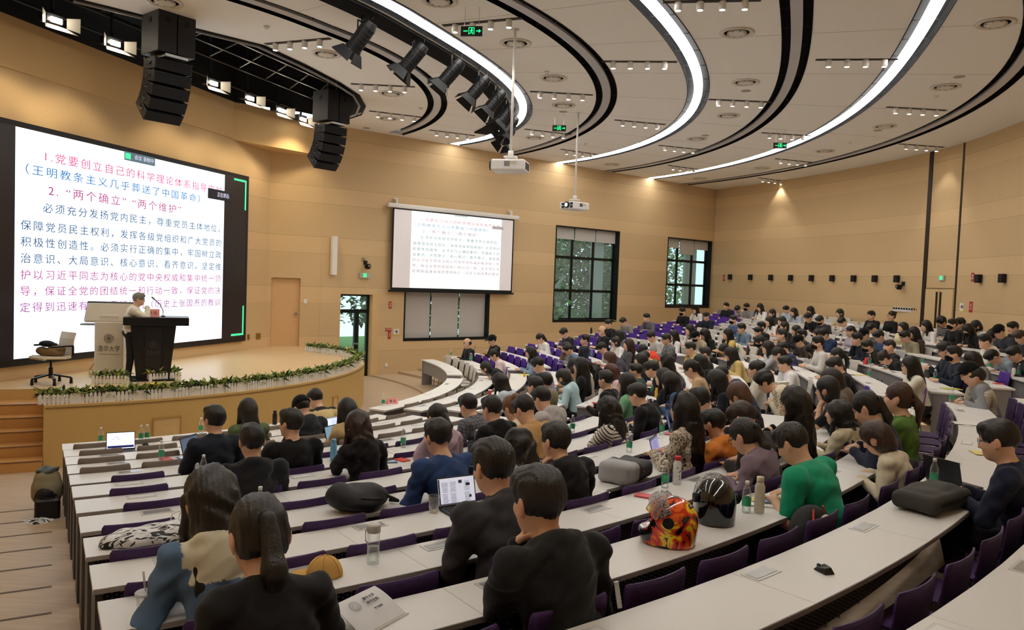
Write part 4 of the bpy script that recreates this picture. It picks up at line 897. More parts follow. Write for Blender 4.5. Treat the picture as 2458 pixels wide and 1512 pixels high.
    if h<.03:
        inhead=(np.abs(q)<.14).all(1)
        eye=inhead&(q[:,1]>.05)&(np.abs(np.abs(q[:,0])-.030)<.013)&(np.abs(q[:,2]-.012)<(.0055 if near else .008))
        brow=inhead&(q[:,1]>.05)&(np.abs(np.abs(q[:,0])-.031)<.019)&(np.abs(q[:,2]-.036)<(.005 if near else .008))
        lip=inhead&(q[:,1]>.06)&(np.abs(q[:,0])<.021)&(np.abs(q[:,2]+.062)<.008)
        t[lip]=(.80,.50,.48); t[brow]=(.13,.10,.09); t[eye]=(.07,.05,.05)
        ear=inhead&(np.abs(q[:,0])>.079); t[ear]=(1.0,.86,.82)
        sole=v[:,2]<.13; t[sole]=(.16,.15,.15) if not stand else (.05,.05,.05)
    out.append(('body',v,F,t))
    # top
    puff=o.get('puff',.014); sl=o.get('sleeve',1.0)
    top=[]
    for q0 in tor[:-1]: e=q0.inf(puff); e.k=.05; top.append(e)
    top.append(Cone(nb+RC@V3(0,-.02,-.055),nb+RC@V3(0,-.012,-.022),.082,.064,.05))
    for s in (-1,1):
        el,wr,tf=arms[s]
        top.append(Cone(sh[s],el if sl>.5 else sh[s]+(el-sh[s])*.8,.058*sc*bk+puff,.045*sc+puff*1.1,.03))
        if sl>.5:
            e2=el+(wr-el)*(.97 if sl>.9 else .5); top.append(Cone(el,e2,.044*sc+puff,.030*sc+puff*.9,.02))
    st=o.get('top','tee')
    if st=='hood':
        b=nb+RC@V3(0,-.055,-.012)
        top+=[Ell(b+RC@V3(0,-.015,0),(.125,.072,.062),R(lean+.5),.025),Ell(b+RC@V3(0,-.05,-.065),(.10,.055,.10),RC,.03)]
        for s in (-1,1): top.append(Cone(b+RC@V3(s*.085,.02,.012),nb+RC@V3(s*.035,.075,-.045),.030,.024,.02))
    elif st in('jacket','shirt'):
        for s in (-1,1): top.append(Cone(nb+RC@V3(s*.058,-.03,.012),nb+RC@V3(s*.04,.055,-.02),.017,.014,.012))
        top.append(Cone(nb+RC@V3(-.058,-.03,.012),nb+RC@V3(.058,-.03,.012),.020,.020,.012))
    f0,lo,hi=union(top)
    amp=(.0075 if st!='tee' else .0055) if h<.016 else 0
    sd=o.get('seed',0)*1.7
    hcut=float(H[2])-.02
    def ft(p):
        d=f0(p)
        if amp:
            x,y,z=p[:,0]*26+sd,p[:,1]*26,p[:,2]*30
            d=d+amp*(np.sin(.7*x+1.3*np.sin(z*.5)+y*.6)*np.sin(z+1.1*np.sin(x*.6)+sd)+.55*np.sin(1.5*z+1.6*np.sin(.8*x+sd)+.9*y)*np.sin(.8*y+.6*x)+.3*np.sin(2.6*z-2.1*x+1.5*np.sin(y)))
        return np.maximum(d,hcut-p[:,2])
    v,F=mesh_sdf(ft,lo,hi,h)
    t=np.ones((len(v),3)); pat=o.get('pat'); c2=np.array(o.get('tintc',(.1,.1,.1)))
    if pat=='spot':
        rs=np.sin(v[:,0]*210+3*np.sin(v[:,2]*90))*np.sin(v[:,2]*230+2*np.sin(v[:,1]*120))*np.sin(v[:,1]*190+1); t[rs>.12]=c2
    elif pat=='camo':
        rs=np.sin(v[:,0]*60+2*np.sin(v[:,2]*50))+np.sin(v[:,2]*70+2*np.sin(v[:,1]*45)); t[rs>.5]=c2
    elif pat=='collar': t[(((v-nb)@RC)[:,2]>-.03)]=c2
    elif pat=='hoodpart':
        w=(v-nb)@RC; t[((w[:,2]>-.02)|((w[:,1]<-.085)&(w[:,2]>-.17)))&(np.abs(w[:,0])<.15)]=c2
    elif pat=='side':
        w=(v-H)@RC; ax=np.abs(w[:,0]); m=(ax>.17)&((((w[:,1])/.022)%1)<.35)&(np.abs(w[:,1])<.05); t[m]=c2
    out.append(('top',v,F,t))
    # trousers
    e=.012
    tr=[q0.inf(e) for q0 in legs]+[Ell(H+V3(0,.0,.0),(.165*bk+e,.13+e,.11),None,.05)]
    f1,lo,hi=union(tr)
    v,F=mesh_sdf(lambda p: np.maximum(f1(p),p[:,2]-float(H[2])-.09),lo,hi,max(h,.012)); out.append(('trousers',v,F,None))
    # hair
    hr=o.get('hair','s')
    G=lambda *a: hd+rotz(yaw)@V3(*a)      # hangs by gravity
    cut=Ell(L(0,.125,-.045),(.095,.085,.098),HR)
    napez=-.055
    E=lambda c,r,k=.02: Ell(L(*c),r,HR,k)
    hp_=[]; low=None; bump=.0035 if near else 0; fr=60
    if hr=='s': hp_=[E((0,-.014,.030),(.085,.104,.101)),E((0,.045,.080),(.062,.052,.042))]; napez=-.05
    elif hr=='x': hp_=[E((0,-.030,-.002),(.085,.088,.070))]; cut=Ell(L(0,.07,.075),(.10,.10,.085),HR)
    elif hr=='c': hp_=[E((0,-.014,.035),(.097,.112,.108)),E((0,.045,.085),(.07,.058,.05))]; bump=.011; fr=46; napez=-.07
    elif hr=='b': hp_=[E((0,-.016,.022),(.094,.110,.108)),E((0,-.03,-.06),(.097,.085,.095),.04)]; napez=-.135
    elif hr in('l','w'):
        hp_=[E((0,-.016,.026),(.091,.107,.106))]; napez=-9
        b1=o.get('hl',.30)
        back=nb+RC@V3(0,-.075,-.06)
        tip=back+ (RC@V3(0,-.045,-b1+.08))
        hp_+=[Cone(L(0,-.055,-.02),G(0,-.075,-.12),.080,.082,.04)]
        a0=G(0,-.08,-.13)
        hp_+=[Ell((a0+tip)/2,(.10,.045,float(np.linalg.norm(tip-a0))/2+.07),RC,.05)]
        for s in (-1,1): hp_+=[Cone(L(s*.072,.005,.01),G(s*.085,.02,-.20),.026,.022,.03)]
        bump=.006 if near else 0
        if hr=='w': bump=.011; fr=40
    elif hr in('t','n'):
        hp_=[E((0,-.014,.028),(.083,.102,.100)),E((0,-.02,-.03),(.074,.08,.06),.03)]; napez=-.075
        if hr=='t':
            a=L(0,-.115,.01); m=G(0,-.16,-.05); 
            hp_t=[Cone(a,m,.026,.034,.02),Cone(m,G(0,-.155,-.20),.034,.016,.02)]
        else: hp_t=[E((0,-.10,.065),(.05,.045,.045))]
    if o.get('cap') and hr!='l': cut2=.035
    else: cut2=9
    fr_=fr
    tail=hp_t if hr in('t','n') else []
    ex=[q0 for q0 in hp_]
    fb,lo,hi=union(ex+tail)
    faceout=union(headp[:2])[0]
    nrm=HR@V3(0,.5,1); nrm/=np.linalg.norm(nrm)
    cutk=cut
    zc=napez
    fmain=union(ex)[0]; ftail=union(tail)[0] if tail else None
    def fh(p):
        d=fmain(p)
        q=(p-hd)@HR
        if zc>-1: d=np.maximum(d,(zc-(q[:,2]-.35*(q[:,1]+.05))))
        if cut2<1: d=np.maximum(d,q[:,2]-cut2)
        if bump:
            w=p*fr_; d=d+bump*(np.sin(w[:,0]+2*np.sin(w[:,2]*.5)+sd)*np.sin(w[:,1]+1.5*np.sin(w[:,2]*.4)))
            if near: d=d+.0018*np.sin(q[:,0]*330+4*np.sin(q[:,1]*30))
        d=np.maximum(d,-cutk.d(p))
        if hr not in('l','w'): # short sides around the ear
            d=np.maximum(d,-(Ell(L(.09,.012,-.03),(.03,.034,.042),HR).d(p))); d=np.maximum(d,-(Ell(L(-.09,.012,-.03),(.03,.034,.042),HR).d(p)))
        if ftail is not None: d=smin(d,ftail(p),.01)
        return d
    v,F=mesh_sdf(fh,lo,hi,max(min(h,.02)*.85,.0055)); out.append(('hair',(v-hd)*hs+hd,F,None))
    def ringmesh(c,rx,rz,r,n=20,m=6):
        vv=[];ff=[]
        for i in range(n):
            a=2*math.pi*i/n
            for j in range(m):
                b=2*math.pi*j/m; vv.append((c[0]+(rx+r*math.cos(b))*math.cos(a),c[1]+r*math.sin(b),c[2]+(rz+r*math.cos(b))*math.sin(a)))
        for i in range(n):
            for j in range(m): ff.append((i*m+j,((i+1)%n)*m+j,((i+1)%n)*m+(j+1)%m,i*m+(j+1)%m))
        return vv,ff
    if o.get('glasses'):
        vv=[];ff=[]
        for s in (-1,1):
            a,b=ringmesh((s*.033,.094,.008),.024,.019,.0017); n0=len(vv); vv+=a; ff+=[tuple(i+n0 for i in t_) for t_ in b]
        def bar(a,b,r=.0016):
            n0=len(vv); a=np.array(a);b=np.array(b)
            for p_ in (a,b):
                for dx,dz in ((-r,-r),(r,-r),(r,r),(-r,r)): vv.append(tuple(p_+np.array([dx,0,dz])))
            for i in range(4): ff.append((n0+i,n0+(i+1)%4,n0+4+(i+1)%4,n0+4+i))
        bar((-.009,.098,.012),(.009,.0981,.012))
        for s in (-1,1): bar((s*.057,.094,.012),(s*.083,-.01,.008),.002)
        v=(np.array(vv,f32)@HR.T)*hs+hd; out.append(('glasses',v,np.array(ff),None))
    if o.get('mask'):
        f2,lo,hi=union([Ell(L(0,.040,-.055),(.068,.074,.056),HR,.02),Ell(L(0,.088,-.038),(.03,.03,.035),HR,.03)])
        def fm(p):
            q=(p-hd)@HR
            return np.maximum(np.maximum(f2(p),-(f2(p)+.012)),np.maximum(.018-q[:,1],np.maximum(q[:,2]+.008,-.115-q[:,2])))
        v,F=mesh_sdf(fm,lo,hi,max(h*.6,.005)); out.append(('face_mask',(v-hd)*hs+hd,F,None))
    if o.get('cap'):
        dome=Ell(L(0,-.012,.030),(.098,.118,.112),HR); br=Ell(L(0,.105,.052),(.075,.085,.010),HR@rotx(-.12),.01)
        def fc(p):
            q=(p-hd)@HR; d=np.maximum(dome.d(p),.028-q[:,2]); return smin(d,br.d(p),.008)
        lo=hd-.24; hi=hd+.24
        v,F=mesh_sdf(fc,lo,hi,max(min(h,.012)*.8,.006)); out.append(('cap',(v-hd)*hs+hd,F,None))
    if o.get('band'):
        f2=Ell(L(0,-.012,.030),(.092,.111,.107),HR)
        def fbn(p):
            q=(p-hd)@HR; return np.maximum(f2.d(p),np.maximum(np.abs(q[:,1]-.035-.15*(.1-q[:,2]))-.011,-.02-q[:,2]))
        v,F=mesh_sdf(fbn,hd-.14,hd+.14,.006); out.append(('headband',(v-hd)*hs+hd,F,None))
    if o.get('tie') and hr=='t':
        v,F=mesh_sdf(*union([Ell(L(0,-.112,.012),(.032,.016,.03),HR,.01)]),.006); out.append(('hair_tie',(v-hd)*hs+hd,F,None))
    out=[(n_,v_*S_,F_,t_) for n_,v_,F_,t_ in out]
    info=dict(s=S_,ch=ch,RC=RC,H=H,hd=hd,arms=arms,nb=nb,HR=HR,sh=sh)
    return out, info
# the audience: id, row, block, angle, radius, height, distance, look, label
PEOPLE = [
(0, 2, 'C', 23.76, 10.548, -0.034, 22.4, {'pose': 'U', 'hair': 'x', 'top': 'jacket', 'color': '1a1c24', 'bulk': 1.1, 'pitch': 10.0}, 'balding person in a dark hooded jacket bent over a desk'),
(1, 3, 'C', 23.02, 11.347, 0.0, 22.6, {'pose': 'L', 'hair': 's', 'top': 'jacket', 'color': '15171c', 'cap': '111', 'pitch': 4.0}, 'person in a black cap and black jacket at an open laptop'),
(2, 2, 'C', 7.1, 10.788, 0.018, 19.5, {'pose': 'W', 'hair': 'n', 'top': 'tee', 'color': 'e8d3d6', 'fem': 1}, 'person in a pale pink jumper reading loose sheets'),
(3, 2, 'B', -0.15, 10.788, 0.0, 20, {'pose': 'D', 'hair': 'b', 'top': 'tee', 'color': '151515', 'lean': 8.0, 'pitch': -25.0}, 'person in a black long-sleeved top stretching forward over the desk'),
(4, 4, 'B', -25.11, 12.064, 0.017, 13.2, {'pose': 'W', 'hair': 'l', 'top': 'shirt', 'color': 'c3cdd8', 'fem': 1, 'pitch': 8.0}, 'person with black hair hanging down in a pale grey-blue shirt'),
(5, 3, 'C', 5.63, 11.488, -0.0, 19.3, {'pose': 'U', 'hair': 'l', 'top': 'shirt', 'color': '8fa3bd', 'fem': 1}, 'person with long black hair in a light blue checked shirt'),
(6, 5, 'C', 23.02, 13.001, 0.0, 23.2, {'pose': 'W', 'hair': 't', 'top': 'tee', 'color': 'eceae6', 'fem': 1, 'tie': 'e'}, 'person with a black ponytail in a white top writing'),
(7, 6, 'C', 23.02, 13.82, 0.056, 23.5, {'pose': 'W', 'hair': 's', 'top': 'jacket', 'color': '2a2b30', 'pitch': 4.0}, 'person in a dark grey jacket looking down by the wall'),
(8, 4, 'B', -14.46, 12.064, 0.07, 15.3, {'pose': 'W', 'hair': 's', 'top': 'shirt', 'color': 'b9b7cd', 'pat': 'stripe', 'c2': '7d7c9c'}, 'person in a lilac striped shirt holding a phone'),
(9, 5, 'C', 12.03, 13.062, 0.049, 21.0, {'pose': 'B', 'hair': 's', 'top': 'jacket', 'color': '23262f', 'pitch': -4.0}, 'person with cropped hair in a navy jacket sitting upright'),
(10, 5, 'C', 12.39, 12.822, -0.069, 20.9, {'pose': 'C', 'hair': 'b', 'top': 'tee', 'color': '7a6a5c', 'fem': 1}, 'brown-haired person half hidden behind a denim jacket'),
(11, 5, 'C', 9.43, 12.822, -0.07, 20.3, {'pose': 'W', 'hair': 's', 'top': 'jacket', 'color': '6f86a4'}, 'person in a blue denim jacket looking down'),
(12, 5, 'B', -17.29, 12.822, 0.07, 14.5, {'pose': 'U', 'hair': 'l', 'top': 'jacket', 'color': '202023', 'fem': 1}, 'black-haired person in a dark jacket looking ahead'),
(13, 5, 'B', -15.23, 12.822, 0.016, 14.9, {'pose': 'U', 'hair': 't', 'top': 'jacket', 'color': 'c9bd9f', 'fem': 1, 'tie': 'e'}, 'person with a black ponytail in a beige jacket'),
(14, 5, 'B', -15.69, 12.822, 0.07, 14.8, {'pose': 'W', 'hair': 'b', 'top': 'tee', 'color': 'd9a9a5', 'fem': 1}, 'person in a pink top bent over notes'),
(15, 5, 'B', -16.26, 12.9, 0.0, 14.7, {'pose': 'W', 'hair': 't', 'top': 'hood', 'color': 'aaa9b2', 'fem': 1, 'tie': 'e'}, 'person with a white hair claw in a pale grey hooded top'),
(16, 6, 'C', 6.94, 13.58, -0.038, 19.9, {'pose': 'W', 'hair': 's', 'top': 'jacket', 'color': 'e4e1dc', 'pat': 'side'}, 'person in a white tracksuit top leaning on the desk'),
(17, 6, 'B', 0.44, 13.647, -0.0, 18.4, {'pose': 'D', 'hair': 'l', 'top': 'hood', 'color': '4a4753', 'fem': 1, 'hc': '4a2c1e'}, 'person with reddish hair bowed over the desk in a dark padded coat'),
(18, 7, 'C', 13.49, 14.338, -0.07, 21.7, {'pose': 'C', 'hair': 'b', 'top': 'tee', 'color': 'eceae6', 'fem': 1}, 'person in a white shirt with a hand at the forehead'),
(19, 6, 'B', 5.67, 13.82, 0.036, 19.8, {'pose': 'B', 'hair': 'l', 'top': 'jacket', 'color': '55565a', 'fem': 1, 'hc': '33231c'}, 'person with long brown hair in a grey padded jacket'),
(20, 8, 'C', 18.53, 15.096, -0.012, 23.1, {'pose': 'W', 'hair': 'l', 'top': 'jacket', 'color': '8c8b8d', 'fem': 1}, 'person with long black hair in a grey coat'),
(21, 7, 'C', 20.37, 14.578, 0.04, 23.4, {'pose': 'U', 'hair': 'x', 'top': 'jacket', 'color': '1b1b1e', 'glasses': 1, 'pitch': 4.0}, 'person with thinning hair in a black open jacket'),
(22, 9, 'C', 28.14, 16.047, -0.0, 25.9, {'pose': 'U', 'hair': 's', 'top': 'jacket', 'color': '222024', 'pitch': 12.0}, 'person in a black coat beside a wall window'),
(23, 11, 'C', 30.44, 17.37, -0.039, 27.1, {'pose': 'W', 'hair': 's', 'top': 'hood', 'color': '8b8786'}, 'person in a grey hooded top with a bag in front'),
(24, 12, 'C', 30.17, 18.248, 0.0, 27.7, {'pose': 'C', 'hair': 's', 'top': 'jacket', 'color': '6a686d'}, 'person in a mottled grey jacket propping the chin'),
(25, 8, 'C', 11.97, 15.336, 0.038, 21.6, {'pose': 'W', 'hair': 's', 'top': 'shirt', 'color': 'c9c5bf', 'pitch': -6.0}, 'person in a pale grey shirt looking down'),
(26, 8, 'C', 8.75, 15.319, -0.0, 20.9, {'pose': 'L', 'hair': 's', 'top': 'jacket', 'color': '8d8f92', 'glasses': 1, 'pat': 'spot', 'c2': '333'}, 'person in a black and white tweed jacket'),
(27, 9, 'C', 12.5, 15.854, -0.016, 22.1, {'pose': 'U', 'hair': 'l', 'top': 'tee', 'color': 'e9e7e3', 'fem': 1}, 'person with long black hair in a white fleece'),
(28, 14, 'C', 31.4, 20.214, 0.029, 29.3, {'pose': 'U', 'hair': 's', 'top': 'jacket', 'color': '16171c', 'mask': '1', 'pitch': 10.0}, 'masked person in a black coat under a dark window'),
(29, 16, 'C', 33.43, 21.73, 0.003, 30.9, {'pose': 'C', 'hair': 'l', 'top': 'tee', 'color': 'e9e4de', 'fem': 1, 'cap': '4a2f8a'}, 'person in a purple cap and white top'),
(30, 14, 'C', 26.82, 19.974, -0.023, 28.0, {'pose': 'L', 'hair': 's', 'top': 'jacket', 'color': '1d2333', 'glasses': 1, 'bulk': 1.05}, 'person in a navy jacket with a black laptop'),
(31, 10, 'C', 15.36, 16.852, 0.049, 23.2, {'pose': 'C', 'hair': 'l', 'top': 'tee', 'color': 'ece2dd', 'fem': 1}, 'black-haired person in a white top propping the cheek'),
(32, 10, 'C', 11.59, 16.612, -0.054, 22.1, {'pose': 'W', 'hair': 's', 'top': 'hood', 'color': 'b5a98b', 'cap': '161616', 'mask': '151515'}, 'person in a black cap and black mask with khaki hood'),
(33, 10, 'C', 11.54, 16.852, 0.036, 22.2, {'pose': 'W', 'hair': 'l', 'top': 'jacket', 'color': '1c1c1f', 'fem': 1}, 'person with black hair in a black coat bowed low'),
(34, 8, 'B', -1.47, 15.204, 0.0, 18.3, {'pose': 'C', 'hair': 's', 'top': 'shirt', 'color': 'd2bf7c', 'pat': 'camo', 'c2': '8a7d50', 'bulk': 1.1}, 'person in a yellow camouflage shirt with hand at mouth'),
(35, 7, 'B', 2.77, 14.578, 0.048, 19.1, {'pose': 'D', 'hair': 's', 'top': 'hood', 'color': 'e8492f'}, 'person slumped down in a bright red hooded top'),
(36, 7, 'B', -2.11, 14.41, -0.0, 17.9, {'pose': 'D', 'hair': 's', 'top': 'jacket', 'color': '202022', 'pitch': -14.0, 'pat': 'collar', 'c2': 'e08a3c'}, 'person bowed down in a black jacket with orange collar'),
(37, 6, 'B', -8.68, 13.82, 0.0, 20, {'pose': 'U', 'hair': 'l', 'top': 'jacket', 'color': '26262a', 'fem': 1}, 'person with dark shoulder hair in a black coat'),
(38, 7, 'B', -14.36, 14.338, 0.044, 14.9, {'pose': 'U', 'hair': 'w', 'top': 'tee', 'color': 'dcd8d2', 'fem': 1, 'pat': 'stripe', 'c2': '1c1c1c'}, 'person with wavy black hair in a striped top'),
(39, 8, 'B', -7.75, 15.153, -0.0, 16.7, {'pose': 'U', 'hair': 's', 'top': 'tee', 'color': '1b1b1c', 'hc': '2a2522', 'sleeve': 0.4}, 'person with shaved sides in a black t-shirt'),
(40, 8, 'B', -11.28, 15.179, -0.0, 15.7, {'pose': 'W', 'hair': 'l', 'top': 'tee', 'color': '19191b', 'fem': 1}, 'person with long black hair in a black top beside a yellow one'),
(41, 11, 'C', 8.89, 17.37, -0.07, 21.6, {'pose': 'D', 'hair': 's', 'top': 'tee', 'color': 'ece5d2'}, 'person with face down on folded cream sleeves'),
(42, 18, 'C', 32.59, 23.006, -0.028, 31.7, {'pose': 'U', 'hair': 's', 'top': 'hood', 'color': '1f2026'}, 'person in a dark hooded jacket near the wall speakers'),
(43, 19, 'C', 31.96, 23.764, -0.013, 31.8, {'pose': 'D', 'hair': 's', 'top': 'tee', 'color': 'd8d2cd', 'pitch': -10.0}, 'person in a white top bowed over a red booklet'),
(44, 18, 'C', 29.82, 23.006, -0.0, 30.9, {'pose': 'L', 'hair': 's', 'top': 'jacket', 'color': '8d8a88', 'mask': '1', 'glasses': 1}, 'masked person with glasses behind a grey laptop'),
(45, 18, 'C', 28.73, 23.246, 0.033, 30.7, {'pose': 'L', 'hair': 'l', 'top': 'shirt', 'color': 'ece9e4', 'fem': 1}, 'person with long hair in white behind a black laptop'),
(46, 17, 'C', 24.56, 22.248, -0.021, 28.9, {'pose': 'C', 'hair': 'b', 'top': 'jacket', 'color': '3b3d35', 'fem': 1}, 'person in a dark olive jacket propping the chin'),
(47, 19, 'C', 26.46, 23.764, -0.037, 30.4, {'pose': 'W', 'hair': 's', 'top': 'shirt', 'color': 'bcd0ea', 'pitch': -12.0}, 'person in a light blue shirt by the rear wall'),
(48, 18, 'C', 23.92, 23.006, -0.024, 29.2, {'pose': 'C', 'hair': 'l', 'top': 'shirt', 'color': 'd5d9e2', 'fem': 1, 'pat': 'stripe', 'c2': '7f8da8'}, 'person in a striped shirt with hand over the face'),
(49, 19, 'C', 24.24, 24.004, 0.004, 29.9, {'pose': 'W', 'hair': 'l', 'top': 'tee', 'color': 'f0eeea', 'fem': 1, 'pitch': -6.0}, 'person with long black hair in a white blouse'),
(50, 16, 'C', 18.05, 21.73, 0.03, 26.6, {'pose': 'W', 'hair': 's', 'top': 'tee', 'color': '161617', 'pitch': -6.0, 'glasses': 1}, 'person in a black jumper typing on a phone'),
(51, 13, 'C', 20.65, 19.35, 0.013, 26.0, {'pose': 'U', 'hair': 's', 'top': 'jacket', 'color': '5a6f96', 'mask': '1', 'pat': 'camo', 'c2': '2c3c60'}, 'masked person in a mottled blue jacket'),
(52, 12, 'C', 13.29, 18.19, -0.01, 23.3, {'pose': 'C', 'hair': 's', 'top': 'jacket', 'color': '6d8396'}, 'person in a faded denim jacket with a fist at the mouth'),
(53, 10, 'C', 7.96, 16.852, 0.05, 21.3, {'pose': 'U', 'hair': 'l', 'top': 'hood', 'color': 'dcc070', 'fem': 1}, 'person with black hair over a yellow hood'),
(54, 14, 'C', 18.3, 20.214, 0.019, 25.8, {'pose': 'C', 'hair': 'l', 'top': 'tee', 'color': 'efecea', 'fem': 1}, 'person with long black hair and white sleeves propping the face'),
(55, 14, 'C', 16.89, 20.214, 0.024, 25.5, {'pose': 'U', 'hair': 'l', 'top': 'tee', 'color': '8a4a2a', 'fem': 1}, 'black-haired person in a rust brown top'),
(56, 13, 'C', 12.78, 19.35, 0.007, 23.8, {'pose': 'U', 'hair': 'b', 'top': 'tee', 'color': '2a2a2c', 'fem': 1}, 'person with a black bob looking left'),
(57, 12, 'C', 11.78, 18.43, 0.03, 23.0, {'pose': 'U', 'hair': 's', 'top': 'jacket', 'color': '1d1d20'}, 'person in a black coat behind a man rubbing his nose'),
(58, 12, 'C', 10.29, 18.19, -0.043, 22.5, {'pose': 'K', 'hair': 's', 'top': 'jacket', 'color': '1b1b1e'}, 'person in a black jacket rubbing the nose'),
(59, 11, 'B', 2.51, 17.61, 0.06, 20.1, {'pose': 'U', 'hair': 's', 'top': 'jacket', 'color': '141518', 'glasses': 1, 'pitch': -8.0, 'hc': '2a2826'}, 'older person with glasses in a black jacket'),
(60, 13, 'C', 9.75, 19.11, -0.029, 22.8, {'pose': 'U', 'hair': 'b', 'top': 'jacket', 'color': '222226', 'fem': 1}, 'person in a dark jacket in profile with tied hair'),
(61, 12, 'B', 3.61, 18.263, 0.0, 20.7, {'pose': 'U', 'hair': 's', 'top': 'jacket', 'color': '2b2b30'}, 'person with short black hair seen from behind a grey cap'),
(62, 12, 'B', 2.13, 18.19, -0.054, 20.1, {'pose': 'W', 'hair': 's', 'top': 'jacket', 'color': '4a4038', 'cap': '2a2d33', 'glasses': 1, 'pitch': -8.0}, 'person in a dark grey cap and brown jacket'),
(63, 11, 'B', 3.58, 17.37, -0.021, 20.2, {'pose': 'W', 'hair': 'b', 'top': 'tee', 'color': '151515', 'mask': 'cdd8e6', 'fem': 1, 'sleeve': 0.4}, 'person in a pale mask and black short-sleeved top'),
(64, 10, 'B', -2.75, 16.852, 0.001, 18.3, {'pose': 'K', 'hair': 'l', 'top': 'tee', 'color': 'b9b9bd', 'fem': 1}, 'person with long black hair in a light grey jumper'),
(65, 11, 'B', -1.95, 17.37, -0.07, 18.7, {'pose': 'W', 'hair': 's', 'top': 'shirt', 'color': '23263a', 'pat': 'plaid', 'c2': '5a5c90'}, 'person in a dark blue checked shirt'),
(66, 10, 'B', -7.2, 16.851, -0.0, 17.1, {'pose': 'W', 'hair': 't', 'top': 'jacket', 'color': '161618', 'fem': 1}, 'person with tied black hair in a black coat'),
(67, 9, 'B', -6.04, 15.936, -0.0, 17.2, {'pose': 'W', 'hair': 'l', 'top': 'jacket', 'color': 'd2b878', 'fem': 1}, 'person with long hair in a mustard yellow jacket'),
(68, 10, 'B', 2.82, 16.612, -0.057, 19.7, {'pose': 'D', 'hair': 's', 'top': 'tee', 'color': 'c7d3dc'}, 'black-haired person leaning in a pale blue top'),
(69, 9, 'B', -21.61, 15.854, 0.07, 13.0, {'pose': 'D', 'hair': 's', 'top': 'jacket', 'color': '22304f'}, 'person carrying a navy backpack bowed over the desk'),
(70, 9, 'B', -19.43, 15.955, 0.0, 13.6, {'pose': 'U', 'hair': 'n', 'top': 'jacket', 'color': 'e6dfd0', 'fem': 1}, 'person with hair in a bun and a cream jacket'),
(71, 10, 'B', -25.09, 16.612, 0.07, 12.0, {'pose': 'D', 'hair': 'c', 'top': 'jacket', 'color': 'e4d9bd', 'pat': 'side', 'c2': '5a4a3a', 'bulk': 1.1, 'pitch': -15.0}, 'person in a cream track jacket with dark sleeve stripes'),
(72, 10, 'B', -13.78, 16.612, -0.07, 15.2, {'pose': 'C', 'hair': 's', 'top': 'tee', 'color': 'f0eff0'}, 'person in a white t-shirt propping the chin'),
(73, 10, 'A', -33.97, 16.612, 0.058, 9.5, {'pose': 'W', 'hair': 'b', 'top': 'tee', 'color': '1d1c1e', 'fem': 1, 'hc': '4a2c1c'}, 'person with cropped brown hair in a black jumper'),
(74, 11, 'A', -37.78, 17.37, 0.07, 8.1, {'pose': 'P', 'hair': 'l', 'top': 'tee', 'color': '141415', 'fem': 1, 'hl': 0.36}, 'person with long black hair holding up a phone'),
(75, 18, 'C', 19.44, 23.246, 0.002, 28.1, {'pose': 'U', 'hair': 'b', 'top': 'tee', 'color': 'c9b592', 'fem': 1}, 'person with a chin-length bob in a tan top'),
(76, 18, 'C', 15.2, 23.006, -0.012, 26.7, {'pose': 'U', 'hair': 's', 'top': 'jacket', 'color': '1a1a1c', 'glasses': 1}, 'person with thick glasses in a black jacket'),
(77, 18, 'C', 14.2, 23.246, 0.024, 26.6, {'pose': 'B', 'hair': 'n', 'top': 'jacket', 'color': '1a191b', 'glasses': 1, 'fem': 1}, 'person with glasses in a black coat leaning on the wall'),
(78, 16, 'C', 15.72, 21.49, -0.009, 25.8, {'pose': 'W', 'hair': 's', 'top': 'jacket', 'color': '36373b', 'mask': '1'}, 'masked person in a charcoal coat looking down'),
(79, 17, 'C', 15.76, 22.488, 0.009, 26.3, {'pose': 'D', 'hair': 's', 'top': 'shirt', 'color': 'f0f0f2', 'pitch': -14.0}, 'person in a white shirt bent over a phone'),
(80, 14, 'B', 6.08, 19.974, -0.017, 22.2, {'pose': 'U', 'hair': 't', 'top': 'tee', 'color': 'b9adba', 'fem': 1, 'tie': 'e', 'glasses': 1}, 'person with a ponytail in a lilac jumper'),
(81, 16, 'C', 9.47, 21.73, 0.027, 23.9, {'pose': 'D', 'hair': 's', 'top': 'tee', 'color': 'f0eeea', 'pitch': -10.0}, 'person in a white t-shirt bent over the desk'),
(82, 14, 'B', 3.01, 19.974, -0.006, 21.1, {'pose': 'W', 'hair': 's', 'top': 'hood', 'color': '5a5a5e', 'cap': '131313'}, 'person in a black cap and grey hooded top'),
(83, 14, 'B', 1.09, 20.002, -0.0, 20.6, {'pose': 'W', 'hair': 's', 'top': 'jacket', 'color': '3a5688'}, 'person in a bright blue jacket looking down'),
(84, 16, 'B', 6.98, 21.49, -0.037, 23.3, {'pose': 'B', 'hair': 'l', 'top': 'jacket', 'color': 'd9cba6', 'fem': 1, 'hl': 0.2}, 'person with shoulder-length hair in a cream jacket'),
(85, 13, 'B', -0.69, 19.11, -0.008, 19.7, {'pose': 'C', 'hair': 's', 'top': 'jacket', 'color': '1a1d2a'}, 'smiling person in a dark suit with hand at the mouth'),
(86, 13, 'B', -3.14, 19.11, -0.07, 18.9, {'pose': 'W', 'hair': 's', 'top': 'hood', 'color': '17171a', 'mask': '1', 'glasses': 1, 'pitch': -16.0}, 'person in a white respirator mask and black hoodie'),
(87, 13, 'B', -5.21, 19.11, -0.07, 18.3, {'pose': 'U', 'hair': 's', 'top': 'tee', 'color': '26262a', 'roll': 12.0}, 'person in a charcoal t-shirt leaning the head sideways'),
(88, 13, 'B', 4.98, 19.255, -0.0, 21.4, {'pose': 'F', 'hair': 'c', 'top': 'jacket', 'color': '26385c'}, 'person in a blue jacket covering the face with both hands'),
